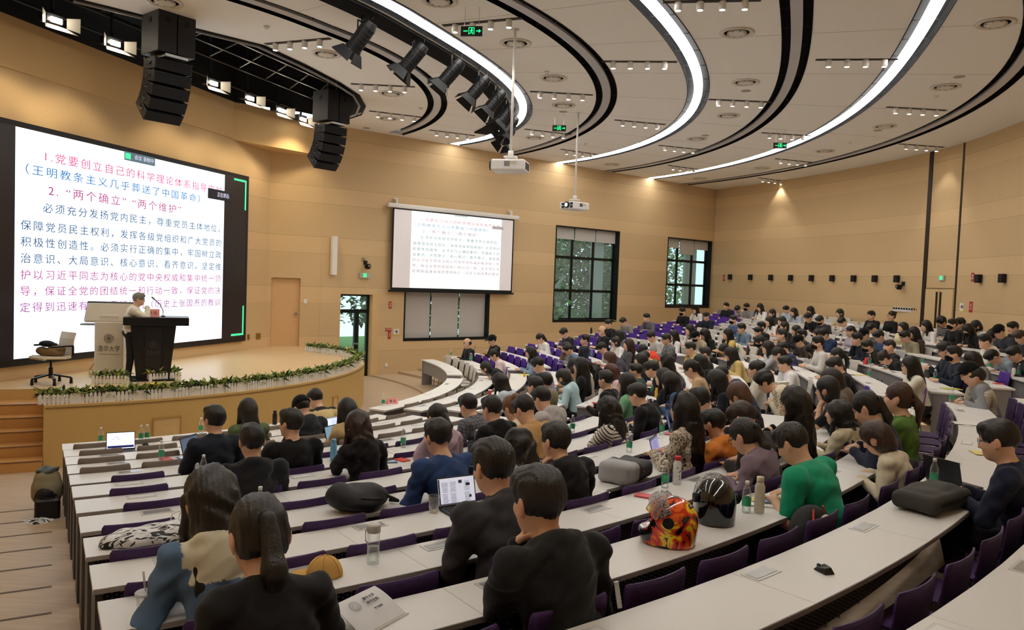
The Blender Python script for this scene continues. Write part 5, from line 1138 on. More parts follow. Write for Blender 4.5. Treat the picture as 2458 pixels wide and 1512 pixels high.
(89, 13, 'B', 6.32, 19.11, -0.046, 21.8, {'pose': 'U', 'hair': 'b', 'top': 'jacket', 'color': '232327', 'fem': 1}, 'dark-haired person beside someone covering the face'),
(90, 11, 'B', -5.42, 17.61, 0.05, 17.8, {'pose': 'U', 'hair': 's', 'top': 'tee', 'color': 'd9d6d2', 'mask': '1', 'glasses': 1}, 'masked person with glasses in a pale top'),
(91, 12, 'B', -3.88, 18.19, -0.07, 18.3, {'pose': 'D', 'hair': 's', 'top': 'jacket', 'color': 'c6bda2'}, 'person with white headphones bowed in a ribbed cream jacket'),
(92, 12, 'B', -1.89, 18.19, -0.019, 18.9, {'pose': 'D', 'hair': 'l', 'top': 'jacket', 'color': '2c2320', 'fem': 1, 'hc': '241815'}, 'person with dark brown hair bowed in a dark top'),
(93, 11, 'B', -11.62, 17.507, 0.0, 15.9, {'pose': 'U', 'hair': 't', 'top': 'tee', 'color': '3a3430', 'fem': 1}, 'brown-haired person half hidden behind a black-haired man'),
(94, 11, 'B', -17.97, 17.428, 0.0, 14.0, {'pose': 'W', 'hair': 's', 'top': 'tee', 'color': '1e1e20'}, 'person in a black top looking down beside a laptop'),
(95, 13, 'B', -7.35, 19.11, -0.07, 17.6, {'pose': 'D', 'hair': 'n', 'top': 'hood', 'color': '1b1b1d', 'fem': 1, 'hc': '2b1a14'}, 'person with a brown bun bent low in a black hoodie'),
(96, 15, 'B', 1.61, 20.732, -0.059, 21.1, {'pose': 'W', 'hair': 's', 'top': 'shirt', 'color': '9a927a', 'glasses': 1, 'pitch': -14.0}, 'person with glasses in a khaki overshirt'),
(97, 15, 'B', 2.3, 20.972, 0.008, 21.4, {'pose': 'C', 'hair': 'l', 'top': 'jacket', 'color': '4a3a30', 'fem': 1}, 'person in a brown padded jacket with hand at the face'),
(98, 17, 'B', 6.34, 22.248, -0.01, 23.4, {'pose': 'C', 'hair': 'l', 'top': 'jacket', 'color': 'eeebe6', 'fem': 1}, 'person in a white puffer jacket with a hand at the temple'),
(99, 18, 'B', 7.85, 23.246, 0.013, 24.4, {'pose': 'W', 'hair': 'c', 'top': 'tee', 'color': '1e1e20', 'pat': 'stripe', 'c2': 'cfcfcf'}, 'curly-haired person in a black and white top by the door'),
(100, 17, 'B', 4.8, 22.488, 0.008, 23.1, {'pose': 'U', 'hair': 's', 'top': 'jacket', 'color': '1c1a1b', 'mask': '1', 'pitch': -4.0}, 'person in a white mask and black leather jacket'),
(101, 18, 'B', 5.91, 23.006, -0.04, 23.8, {'pose': 'U', 'hair': 'c', 'top': 'jacket', 'color': '29282a'}, 'person with bushy hair behind a masked person'),
(102, 17, 'B', 2.51, 22.488, 0.013, 22.3, {'pose': 'W', 'hair': 'l', 'top': 'tee', 'color': '1b1b1d', 'fem': 1, 'mask': '1'}, 'masked person with long black hair falling forward'),
(103, 18, 'B', 4.57, 23.246, 0.01, 23.4, {'pose': 'W', 'hair': 'b', 'top': 'tee', 'color': 'e4e0d8', 'fem': 1, 'mask': '1'}, 'masked person with a short bob in a pale top'),
(104, 18, 'B', 1.24, 23.006, -0.044, 22.0, {'pose': 'D', 'hair': 'c', 'top': 'jacket', 'color': '55606f'}, 'person with head sunk down in a slate blue denim jacket'),
(105, 17, 'B', -0.64, 22.488, 0.02, 21.2, {'pose': 'W', 'hair': 's', 'top': 'jacket', 'color': '3a4048', 'cap': '161616'}, 'person in a black cap bent behind a denim jacket'),
(106, 18, 'B', 0.52, 23.006, -0.003, 21.9, {'pose': 'K', 'hair': 's', 'top': 'jacket', 'color': '1c1c1f', 'pitch': 6.0}, 'person in a black top rubbing the cheek'),
(107, 17, 'B', -3.76, 22.248, -0.022, 20.1, {'pose': 'W', 'hair': 's', 'top': 'jacket', 'color': '2d3542', 'hc': '3a2a22'}, 'person with shaved sides in a navy top'),
(108, 15, 'B', -6.21, 20.972, 0.006, 18.7, {'pose': 'K', 'hair': 's', 'top': 'hood', 'color': 'e4dfd6'}, 'person in a white hooded top with hand on the neck'),
(109, 15, 'B', -10.51, 20.732, -0.036, 17.1, {'pose': 'D', 'hair': 's', 'top': 'hood', 'color': '8e9aa6'}, 'person face down in a grey-blue hooded top'),
(110, 15, 'B', -11.84, 20.732, -0.046, 16.7, {'pose': 'W', 'hair': 's', 'top': 'jacket', 'color': '222224', 'glasses': 1}, 'person with glasses in a black jacket beside a dark bag'),
(111, 13, 'B', -12.01, 19.35, 0.029, 16.3, {'pose': 'P', 'hair': 's', 'top': 'jacket', 'color': '1d2230', 'glasses': 1}, 'person with glasses in a navy coat holding a phone'),
(112, 13, 'B', -13.57, 19.35, 0.002, 15.8, {'pose': 'U', 'hair': 's', 'top': 'jacket', 'color': '20283c', 'mask': 'b8cfe6', 'glasses': 1}, 'person in a pale blue mask and navy jacket with clasped hands'),
(113, 14, 'B', -12.28, 19.974, -0.07, 16.3, {'pose': 'W', 'hair': 'l', 'top': 'tee', 'color': '8d8f92', 'fem': 1, 'hc': '2b1e18'}, 'person with long dark brown hair behind a tan cap'),
(114, 12, 'B', -18.28, 18.43, 0.01, 14.0, {'pose': 'K', 'hair': 'l', 'top': 'jacket', 'color': 'e9e4d4', 'fem': 1, 'glasses': 1, 'hl': 0.15}, 'person with glasses in a cream jacket leaning on a hand'),
(115, 13, 'A', -22.55, 19.126, -0.0, 12.8, {'pose': 'W', 'hair': 's', 'top': 'tee', 'color': '8f9094', 'cap': 'd8b583', 'pitch': -6.0}, 'person in a tan cap and grey top'),
(116, 13, 'A', -22.62, 19.11, -0.07, 12.8, {'pose': 'C', 'hair': 's', 'top': 'shirt', 'color': 'cfcabb', 'pat': 'plaid', 'c2': 'a8a08c'}, 'person in a cream checked shirt with hand at the mouth'),
(117, 12, 'A', -35.45, 18.19, 0.07, 8.6, {'pose': 'U', 'hair': 't', 'top': 'jacket', 'color': '5a7d33', 'fem': 1, 'hc': '3a2419', 'tie': 'c0202a'}, 'person with curly brown hair in a green jacket'),
(118, 12, 'A', -37.1, 18.19, 0.07, 8.2, {'pose': 'W', 'hair': 't', 'top': 'jacket', 'color': '262d3f', 'fem': 1, 'tie': 'e'}, 'person with a black ponytail in a navy jacket'),
(119, 11, 'A', -31.43, 17.37, 0.045, 10.0, {'pose': 'K', 'hair': 'b', 'top': 'tee', 'color': '19191a', 'fem': 1, 'glasses': 1, 'sleeve': 0.5}, 'person with glasses and black bob propping the chin'),
(120, 11, 'A', -27.81, 17.37, 0.07, 11.1, {'pose': 'W', 'hair': 'l', 'top': 'hood', 'color': '6e6258', 'fem': 1, 'hc': '231815'}, 'person with dark hair in a grey-brown hoodie'),
(121, 11, 'A', -35.05, 17.61, -0.069, 8.9, {'pose': 'U', 'hair': 'l', 'top': 'hood', 'color': 'c6bb9d', 'fem': 1, 'hl': 0.22}, 'person with straight black hair in a beige hooded coat'),
(122, 12, 'A', -43.69, 18.258, -0.0, 6.2, {'pose': 'W', 'hair': 's', 'top': 'tee', 'color': '0f8a67', 'bulk': 1.22, 'glasses': 1, 'sleeve': 0.4}, 'heavy person in a bright green t-shirt writing'),
(123, 6, 'A', -39.67, 13.711, 0.0, 9.6, {'pose': 'W', 'hair': 's', 'top': 'shirt', 'color': '6d6e74', 'pat': 'plaid', 'c2': '3c3c44', 'pitch': -16.0}, 'person in a grey checked shirt with a red collar'),
(124, 7, 'A', -41.56, 14.401, 0.0, 8.8, {'pose': 'L', 'hair': 's', 'top': 'hood', 'color': '1a1a1c', 'glasses': 1}, 'person with glasses in a black hooded top'),
(125, 7, 'A', -39.31, 14.338, 0.002, 9.3, {'pose': 'W', 'hair': 'n', 'top': 'tee', 'color': 'dccbb0', 'fem': 1, 'hc': '6a4428'}, 'brown-haired person with a pink hair scrunchie in cream'),
(126, 8, 'A', -41.96, 15.096, 0.046, 8.3, {'pose': 'W', 'hair': 's', 'top': 'jacket', 'color': 'b58f5a', 'glasses': 1}, 'person with glasses in a camel coat'),
(127, 9, 'A', -46.67, 16.094, -0.048, 6.6, {'pose': 'L', 'hair': 'w', 'top': 'tee', 'color': 'a8a8ac', 'fem': 1, 'hl': 0.12}, 'person with wavy black hair at a grey tablet'),
(128, 7, 'A', -44.61, 14.338, 0.002, 8.3, {'pose': 'K', 'hair': 't', 'top': 'hood', 'color': 'bfa9b8', 'fem': 1}, 'person with low ponytail in a lilac hoodie'),
(129, 9, 'A', -49.06, 15.854, 0.009, 6.4, {'pose': 'C', 'hair': 's', 'top': 'jacket', 'color': '27406f', 'bulk': 1.08}, 'person in a royal blue jacket with hands at the face'),
(130, 11, 'A', -51.64, 17.519, 0.0, 4.6, {'pose': 'L', 'hair': 's', 'top': 'hood', 'color': '3a3a40', 'bulk': 1.12, 'glasses': 1}, 'person in a dark grey padded jacket at a laptop showing pages'),
(131, 10, 'A', -47.19, 16.715, 0.0, 6.1, {'pose': 'K', 'hair': 's', 'top': 'hood', 'color': '1b1b1d', 'bulk': 1.1}, 'person in a black hooded jacket leaning on the left hand'),
(132, 12, 'A', -52.84, 18.424, 0.0, 3.7, {'pose': 'K', 'hair': 's', 'top': 'hood', 'color': '17181a', 'bulk': 1.12, 'hc': '191716'}, 'person in a black jacket with a reflective strip on the back'),
(133, 12, 'A', -56.79, 18.19, 0.006, 3.4, {'pose': 'W', 'hair': 't', 'top': 'jacket', 'color': '161618', 'fem': 1, 'glasses': 1, 'tie': 'd9b7a0'}, 'person with black ponytail in a black suit writing in a notebook'),
(134, 11, 'A', -56.86, 17.37, 0.013, 4.2, {'pose': 'W', 'hair': 'l', 'top': 'hood', 'color': '56708f', 'fem': 1, 'hl': 0.2, 'pat': 'hoodpart', 'c2': 'e6dcc4'}, 'person with long black hair and a cream hood over denim'),
(135, 5, 'A', -52.59, 12.822, 0.013, 8.7, {'pose': 'U', 'hair': 's', 'top': 'jacket', 'color': '1f2530', 'yaw': 20.0}, 'person in a dark navy jacket with a laptop at the left'),
(136, 3, 'A', -48.23, 11.347, 0.0, 10.4, {'pose': 'U', 'hair': 'l', 'top': 'jacket', 'color': '5b6a45', 'fem': 1, 'hl': 0.36}, 'person with very long straight hair in an olive green jacket'),
(137, 7, 'A', -53.38, 14.578, -0.005, 6.9, {'pose': 'U', 'hair': 's', 'top': 'hood', 'color': '202227', 'bulk': 1.05}, 'person in a dark hoodie seen from behind'),
(138, 6, 'A', -50.41, 13.653, 0.0, 8.1, {'pose': 'U', 'hair': 's', 'top': 'tee', 'color': '141415', 'bulk': 1.1, 'yaw': 25.0}, 'person in a black t-shirt with white lettering'),
(139, 3, 'A', -44.34, 11.546, -0.002, 10.7, {'pose': 'W', 'hair': 's', 'top': 'hood', 'color': '26272c', 'cap': '161718'}, 'person in a black cap and dark hooded jacket'),
(140, 2, 'A', -40.03, 10.645, 0.0, 11.9, {'pose': 'W', 'hair': 's', 'top': 'jacket', 'color': 'dcc48a', 'pitch': -6.0, 'pat': 'collar', 'c2': '222'}, 'person in a pale yellow jacket with dark collar'),
(141, 4, 'A', -43.75, 12.304, -0.007, 10.0, {'pose': 'L', 'hair': 'l', 'top': 'jacket', 'color': 'c2a878', 'fem': 1, 'hl': 0.2}, 'person with long black hair in a tan coat at a laptop'),
(142, 7, 'A', -48.64, 14.338, 0.015, 7.7, {'pose': 'K', 'hair': 'l', 'top': 'hood', 'color': '161617', 'fem': 1, 'hc': '2b1d16', 'hl': 0.16}, 'person with brown-black hair and a white collar propping the cheek'),
(143, 8, 'A', -37.62, 15.336, -0.02, 9.0, {'pose': 'K', 'hair': 'l', 'top': 'tee', 'color': 'e6dfd4', 'fem': 1, 'pat': 'stripe', 'c2': '1a1a1c', 'hl': 0.14, 'pitch': 14.0}, 'person in a cream and black striped top'),
(144, 9, 'A', -33.34, 16.09, 0.0, 9.8, {'pose': 'W', 'hair': 'c', 'top': 'tee', 'color': '1c1c1e', 'fem': 1, 'mask': '1'}, 'person with curly black hair and a white mask'),
(145, 10, 'A', -40.66, 16.612, 0.07, 7.6, {'pose': 'U', 'hair': 'l', 'top': 'jacket', 'color': 'd9cdb8', 'fem': 1, 'band': 'e8eaf2', 'glasses': 1, 'pat': 'spot', 'c2': '3a2c20'}, 'person with a white headband in a leopard print top'),
(146, 5, 'B', -27.2, 12.92, 0.0, 12.3, {'pose': 'U', 'hair': 's', 'top': 'hood', 'color': '8a8468', 'glasses': 1}, 'person with glasses in an olive hooded jacket'),
(147, 5, 'A', -29.86, 13.05, 0.0, 11.7, {'pose': 'U', 'hair': 's', 'top': 'tee', 'color': '2b1a1a'}, 'person in a dark maroon jumper'),
(148, 7, 'A', -36.72, 14.338, 0.021, 9.8, {'pose': 'W', 'hair': 's', 'top': 'hood', 'color': 'b8b3b0', 'pitch': -10.0, 'bulk': 1.05}, 'person in a pale grey hooded windbreaker'),
(149, 5, 'B', -20.73, 12.881, 0.0, 13.8, {'pose': 'W', 'hair': 'b', 'top': 'hood', 'color': 'b7d6dd', 'fem': 1, 'pitch': -10.0}, 'person with a black bob in a pale turquoise hoodie'),
(150, 6, 'B', -25.42, 13.808, 0.0, 12.4, {'pose': 'U', 'hair': 's', 'top': 'jacket', 'color': '17171a', 'yaw': -10.0}, 'person in a black blazer sitting by the aisle'),
(151, 6, 'B', -17.32, 13.594, 0.0, 14.3, {'pose': 'W', 'hair': 'l', 'top': 'tee', 'color': 'e0bfc0', 'fem': 1, 'hc': '4a241a', 'hl': 0.12}, 'person with auburn hair in a pink top'),
(152, 7, 'B', -27.92, 14.338, 0.014, 11.7, {'pose': 'U', 'hair': 'l', 'top': 'jacket', 'color': '7db58e', 'fem': 1}, 'person with long black hair in a mint green jacket'),
(153, 6, 'B', -15.56, 13.82, -0.067, 14.7, {'pose': 'U', 'hair': 's', 'top': 'tee', 'color': '2f4a42', 'mask': '151515', 'bulk': 1.1}, 'person in a black mask and dark green sweatshirt'),
(154, 7, 'B', -17.22, 14.343, 0.0, 14.3, {'pose': 'W', 'hair': 's', 'top': 'hood', 'color': '18181b', 'pitch': -14.0}, 'person in a black hoodie looking down beside a green sweatshirt'),
(155, 8, 'A', -32.65, 15.187, 0.0, 10.3, {'pose': 'W', 'hair': 's', 'top': 'tee', 'color': '1b1b1d', 'glasses': 1, 'pitch': -18.0, 'bulk': 1.05}, 'person with glasses in a black top beside a laptop'),
(156, 8, 'B', -26.67, 15.096, 0.034, 11.8, {'pose': 'W', 'hair': 'l', 'top': 'jacket', 'color': '3f5a80', 'fem': 1, 'pitch': -8.0, 'hl': 0.12}, 'person with black hair in a denim jacket beside a yellow cup'),
(157, 7, 'B', -22.85, 14.578, 0.0, 20, {'pose': 'U', 'hair': 'l', 'top': 'jacket', 'color': '1c1c20', 'fem': 1}, 'dark-haired person in black behind a white headband'),
(158, 8, 'B', -19.85, 15.096, 0.07, 13.5, {'pose': 'W', 'hair': 't', 'top': 'jacket', 'color': 'c9a983', 'fem': 1, 'glasses': 1}, 'person with glasses in a beige trench coat'),
(159, 9, 'A', -27.72, 15.854, 0.066, 11.3, {'pose': 'W', 'hair': 'l', 'top': 'jacket', 'color': '181a22', 'fem': 1}, 'person with tied black hair in a black coat near a paper bag'),
(160, 11, 'A', -40.3, 17.37, 0.017, 7.5, {'pose': 'W', 'hair': 's', 'top': 'tee', 'color': '2a2522', 'hc': '2a1d16', 'glasses': 1}, 'brown-haired person with glasses hidden behind a ponytail'),
(161, 10, 'A', -39.52, 16.852, -0.07, 7.8, {'pose': 'L', 'hair': 's', 'top': 'hood', 'color': 'e08a3c', 'mask': '1', 'glasses': 1, 'bulk': 1.05}, 'masked person in a bright orange hoodie at a laptop'),
(162, 11, 'A', -42.03, 17.61, -0.006, 6.9, {'pose': 'W', 'hair': 't', 'top': 'hood', 'color': '7d6c79', 'fem': 1, 'glasses': 1, 'tie': 'c98f8f'}, 'person with a pink scrunchie in a mauve hoodie writing'),
(163, 12, 'A', -39.1, 18.43, -0.07, 7.5, {'pose': 'W', 'hair': 'b', 'top': 'jacket', 'color': 'd5cbb2', 'fem': 1, 'hc': '33211a'}, 'person with a brown bob in a cream coat'),
(164, 13, 'A', -41.25, 19.332, -0.0, 6.6, {'pose': 'L', 'hair': 's', 'top': 'jacket', 'color': '1c2338', 'glasses': 1, 'bulk': 1.05}, 'person with round glasses in a navy jacket typing')]
# ---------------------------------------------------------------- curved desks and chairs
TOPM = mat('white laminate','E9E8E6',.38,noise=.015,scale=3,spec=.4); EDGE = mat('desk edge grey','A5A09B',.5,noise=.04); PANELG = mat('grey desk front','8C8A8D',.5,noise=.05,scale=3); ENDP = mat('dark desk end','4C4B4D',.5)
def perforated():
    m = mat('perforated steel','1C1B1C',.5,noise=0); nt, N, L, b = nodes(m); g = N.new('ShaderNodeNewGeometry'); s = N.new('ShaderNodeSeparateXYZ'); L.new(g.outputs['Position'], s.inputs[0])
    dx = math_n(nt,'SUBTRACT',s.outputs[0],CX); dy = math_n(nt,'SUBTRACT',s.outputs[1],CY); an = math_n(nt,'ARCTAN2',dy,dx)
    u = math_n(nt,'MULTIPLY',an,17/.026); v = math_n(nt,'MULTIPLY',s.outputs[2],1/.026)
    fu = math_n(nt,'SUBTRACT',math_n(nt,'MODULO',math_n(nt,'ADD',u,9999.),1),.5); fv = math_n(nt,'SUBTRACT',math_n(nt,'MODULO',math_n(nt,'ADD',v,math_n(nt,'MULTIPLY',math_n(nt,'MODULO',math_n(nt,'FLOOR',math_n(nt,'ADD',u,9999.)),2),.5)),1),.5)
    d = math_n(nt,'ADD',math_n(nt,'MULTIPLY',fu,fu),math_n(nt,'MULTIPLY',fv,fv)); f = math_n(nt,'LESS_THAN',d,.045)
    L.new(mixc(nt, f, srgb('211F1F'), srgb('9E9A96')), b.inputs['Base Color']); return m
PERF = perforated(); OUTW = mat('outlet frame','D9D9D8',.3,.2); OUTD = mat('outlet lid','C4C6C8',.25,.5); OUTB = mat('outlet open dark','3A3A40',.4)
LIDW = mat('outlet lid white','EFEFEE',.35)
DESKS = {}
def desk(k, blk, t0, t1):
    z = Fk(k)+.75; r0 = Rk(k); r1 = r0+Dk(k); n = max(6,int((t1-t0)/1.1)); gapd = math.degrees(.0035/r0)
    lab = f'long curved white desk, {nth(k)} row from the stage in the {BLK[blk]} block'
    m = MB(); seg = max(1, round(math.radians(t1-t0)*r0/1.55))
    for i in range(seg):
        a = t0+(t1-t0)*i/seg; b = t0+(t1-t0)*(i+1)/seg-(gapd if i < seg-1 else 0); m.arc(r0, r1, a, b, z-.03, z, max(3,int((b-a)/1.2)))
    d = tag(obj('desk', m, TOPM), lab, 'desk', 'curved rows of desks')
    obj('edge_band', MB().arc(r1+.0003, r1+.0035, t0, t1, z-.0295, z-.002, n), EDGE, d)
    obj('front_panel', MB().arc(r0+.045, r0+.065, t0+.1, t1-.1, Fk(k)+.36, z-.03, n), PANELG, d)
    if blk == 'A': obj('back_panel', MB().arc(r0+.0665, r0+.0705, t0+.15, t1-.15, Fk(k)+.22, z-.03, n), PERF, d)
    for t in (t0,t1):
        w = math.degrees(.03/r0); s = 1 if t == t0 else -1; a, b = sorted((t+s*w*.4,t+s*w*1.6)); obj('end_panel', MB().arc(r0+.03, r1-.05, a, b, Fk(k), z-.03, 1), ENDP if blk == 'A' else PANELG, d)
    L_ = math.radians(t1-t0)*r0; no = max(2,int(L_/1.25))
    for i in range(no):
        t = t0+(t1-t0)*(i+.35)/no; w = math.degrees(.115/r0); rr = r0+.10; q = (k*7+i*5)%6
        o = obj('outlet_box', MB().arc(rr-.055, rr+.055, t-w, t+w, z+.0003, z+.004, 2), OUTW, d)
        obj('outlet_lid', MB().arc(rr-.036, rr+.038, t-w*.84, t+w*.84, z+.004, z+.0062, 2), (OUTD if blk != 'C' else OUTB) if q > 1 else LIDW, o)
    DESKS[(k,blk)] = (t0,t1); return d
for k in range(1,15): desk(k,'A',-58.55, lerp(A_END,k))
for k in range(1,19): desk(k,'B',lerp(B_ST,k), lerp(B_END,k))
for k in range(1,21): desk(k,'C',lerp(C_ST,k), lerp(C_END,k))
# chairs: local +Y faces the stage, z=0 is the tier
def make_chair(name, hexc, leg):
    r = empty(name, (0,0,0), 0, 'x', 'chair'); cm = mat('chair shell '+hexc, hexc, .55, noise=.05, spec=.3); lm = mat('chair leg grey', leg, .4, .5)
    def sh(prof, w, nx=8, curve=.03, th=.012, rib=False):
        v = []; f = []; ny = len(prof)
        for side in (0,1):
            for j, (y,z,ws) in enumerate(prof):
                for i in range(nx+1):
                    u = -1+2*i/nx; x = u*w/2*ws; v.append((x, y+curve*u*u-(th if side else 0)*1.0, z))
        o = ny*(nx+1)
        for s in (0,1):
            for j in range(ny-1):
                for i in range(nx):
                    a = s*o+j*(nx+1)+i; q = (a,a+1,a+nx+2,a+nx+1); f.append(q if s else q[::-1])
        for j in range(ny-1):
            for i in (0,nx): a = j*(nx+1)+i; b = a+nx+1; f.append((a,b,b+o,a+o) if i else (b,a,a+o,b+o))
        for i in range(nx):
            for j in (0,ny-1): a = j*(nx+1)+i; f.append((a,a+1,a+1+o,a+o) if j else (a+1,a,a+o,a+1+o))
        return MB().add(v,f)
    prof = [(-.135,.50,.88)]
    for i in range(6): z = .53+.028*i; prof += [(-.139-.004*i-.006,z,.91+.01*i),(-.139-.004*i,z+.014,.91+.01*i)]
    prof += [(-.172,.74,.98),(-.180,.82,1.0),(-.184,.865,.985),(-.187,.885,.93)]
    obj('backrest', sh(prof,.47), cm, r, True)
    m = MB(); v = []
    for x, y, z in ((-.21,-.12,.455),(.21,-.12,.455),(.22,.22,.46),(-.22,.22,.46)): v.append((x,y,z))
    m.add(v+[(x,y,z-.02) for x,y,z in v],[(0,1,2,3),(7,6,5,4)]+[(i,(i+1)%4,4+(i+1)%4,4+i) for i in range(4)]); obj('seat', m, cm, r, bevel=.008)
    obj('back_bracket', MB().bar((-.15,-.11,.45),(-.15,-.145,.56),.03,.02).bar((.15,-.11,.45),(.15,-.145,.56),.03,.02), lm, r)
    for x in (-.19,.19):
        for y0, y1 in ((.17,.22),(-.10,-.15)): obj('leg', MB().cyl((x*.85,y0,.44),(x,y1,0),.012,n=8), lm, r)
    return r
CH = {'purple':make_chair('purple_chair','3B2452','8E8E92'),'taupe':make_chair('beige_chair','7D7166','8E8E92'),'white':make_chair('white_chair','D9D5CF','8E8E92'),'violet':make_chair('violet_chair','5B36A0','8E8E92')}
ch_used = {c:False for c in CH}; SEATED = set()
def put_chair(c, k, blk, th, label, r=None):
    p = pol((Rk(k)+Dk(k)+.175) if r is None else r, th, Fk(k)); rz = face_in(th); g = 'chairs along the curved desks'
    if not ch_used[c]: o = CH[c]; o.location = p; o.rotation_euler = (0,0,rz); o['label'] = label; o['group'] = g; ch_used[c] = True
    else: o = dup(CH[c], p, rz, label, g)
    return o
def chair_colour(k, blk, th):
    if blk == 'A': return 'taupe' if k <= 4 else 'purple'
    if blk == 'B': return 'taupe' if k <= 5 else ('violet' if (k >= 11 and th < -8) else 'white' if k > 8 else 'purple')
    if k <= 1: return 'white'
    if k >= 9 and th < 31-1.4*(19-k)*.3 and not (k < 13 and th > 24): return 'white'
    return 'violet'
CNAME = {'taupe':'taupe','purple':'dark purple','white':'white','violet':'violet'}
seats = {}
def blkof(k, th):
    if th < lerp(A_END,k)+1.2: return 'A'
    return 'B' if th < (lerp(B_END,k)+lerp(C_ST,k))/2 else 'C'
for row in PEOPLE: seats.setdefault((row[1],row[2]),[]).append((row[3],1))
nch = 0; PLAN = []
for (k,blk), (t0,t1) in DESKS.items():
    occ = sorted(seats.get((k,blk),[])); r = Rk(k)+Dk(k)+.17; dp = math.degrees(.56/r); lo = t0+math.degrees(.32/r); hi = t1-math.degrees(.30/r)
    taken = [t for t,_ in occ]; free = []
    want = (blk == 'A' and k <= 13) or blk == 'C' or (blk == 'B' and k <= 4)
    if want:
        t = lo
        pts = sorted([t for t in taken])
        bounds = [lo-dp]+pts+[hi+dp]
        for a, b in zip(bounds, bounds[1:]):
            n = int((b-a)/dp+.02)-1
            if n > 0:
                st_ = (b-a)/(n+1)
                for i in range(n): free.append(a+st_*(i+1))
    allp = sorted([(t,1) for t in taken]+[(t,0) for t in free if lo-.3 <= t <= hi+.3])
    for j, (t,oc) in enumerate(allp): PLAN.append((k,blk,t,oc,j+1,len(allp)))
SIDE = {'A':'from the left aisle','B':'from the near gangway','C':'from the far gangway'}
for k,blk,t,oc,j,n in PLAN:
    c = chair_colour(k,blk,t)
    if blk == 'C' and not oc and k > 6 and t < 12: continue
    put_chair(c, k, blk, t, f"{'occupied' if oc else 'empty'} {CNAME[c]} plastic chair, {nth(j)} seat {SIDE[blk]}, {nth(k)} {BLK[blk]} row"); nch += 1
print('chairs', nch)
# ---------------------------------------------------------------- the audience
CL = cloth_material('garment cloth'); STR = cloth_material('striped cloth', pattern='stripe'); PLD = cloth_material('checked cloth', pattern='plaid')
TRO = mat('dark trousers','1E2026',.85,noise=.1,scale=30)
def skin_material():
    m = bpy.data.materials.new('skin'); m.use_nodes = True; nt, N, L, b = nodes(m); at = N.new('ShaderNodeAttribute'); at.attribute_name = 'tint'; oi = N.new('ShaderNodeObjectInfo')
    L.new(mixc(nt, 1.0, oi.outputs['Color'], at.outputs[0], 'MULTIPLY'), b.inputs['Base Color']); b.inputs['Roughness'].default_value = .55; b.inputs['Specular IOR Level'].default_value = .35
    return m
def hair_material():
    m = bpy.data.materials.new('hair'); m.use_nodes = True; nt, N, L, b = nodes(m); oi = N.new('ShaderNodeObjectInfo'); tc = N.new('ShaderNodeTexCoord')
    mp = N.new('ShaderNodeMapping'); mp.inputs['Scale'].default_value = (90,90,9); L.new(tc.outputs['Object'], mp.inputs[0]); n = N.new('ShaderNodeTexNoise'); n.inputs['Scale'].default_value = 1.6; n.inputs['Detail'].default_value = 3; L.new(mp.outputs[0], n.inputs[0])
    L.new(mixc(nt, 1.0, oi.outputs['Color'], mixc(nt, n.outputs[0], (.55,.55,.55), (1.6,1.55,1.5)), 'MULTIPLY'), b.inputs['Base Color'])
    bp = N.new('ShaderNodeBump'); bp.inputs['Strength'].default_value = .7; bp.inputs['Distance'].default_value = .006; L.new(n.outputs[0], bp.inputs['Height']); L.new(bp.outputs[0], b.inputs['Normal'])
    b.inputs['Roughness'].default_value = .42; b.inputs['Specular IOR Level'].default_value = .45; return m
SKIN = skin_material(); HAIR = hair_material(); GLS = mat('spectacle frame','2A2826',.3,.4); PLAINC = {}
CACHE = {}
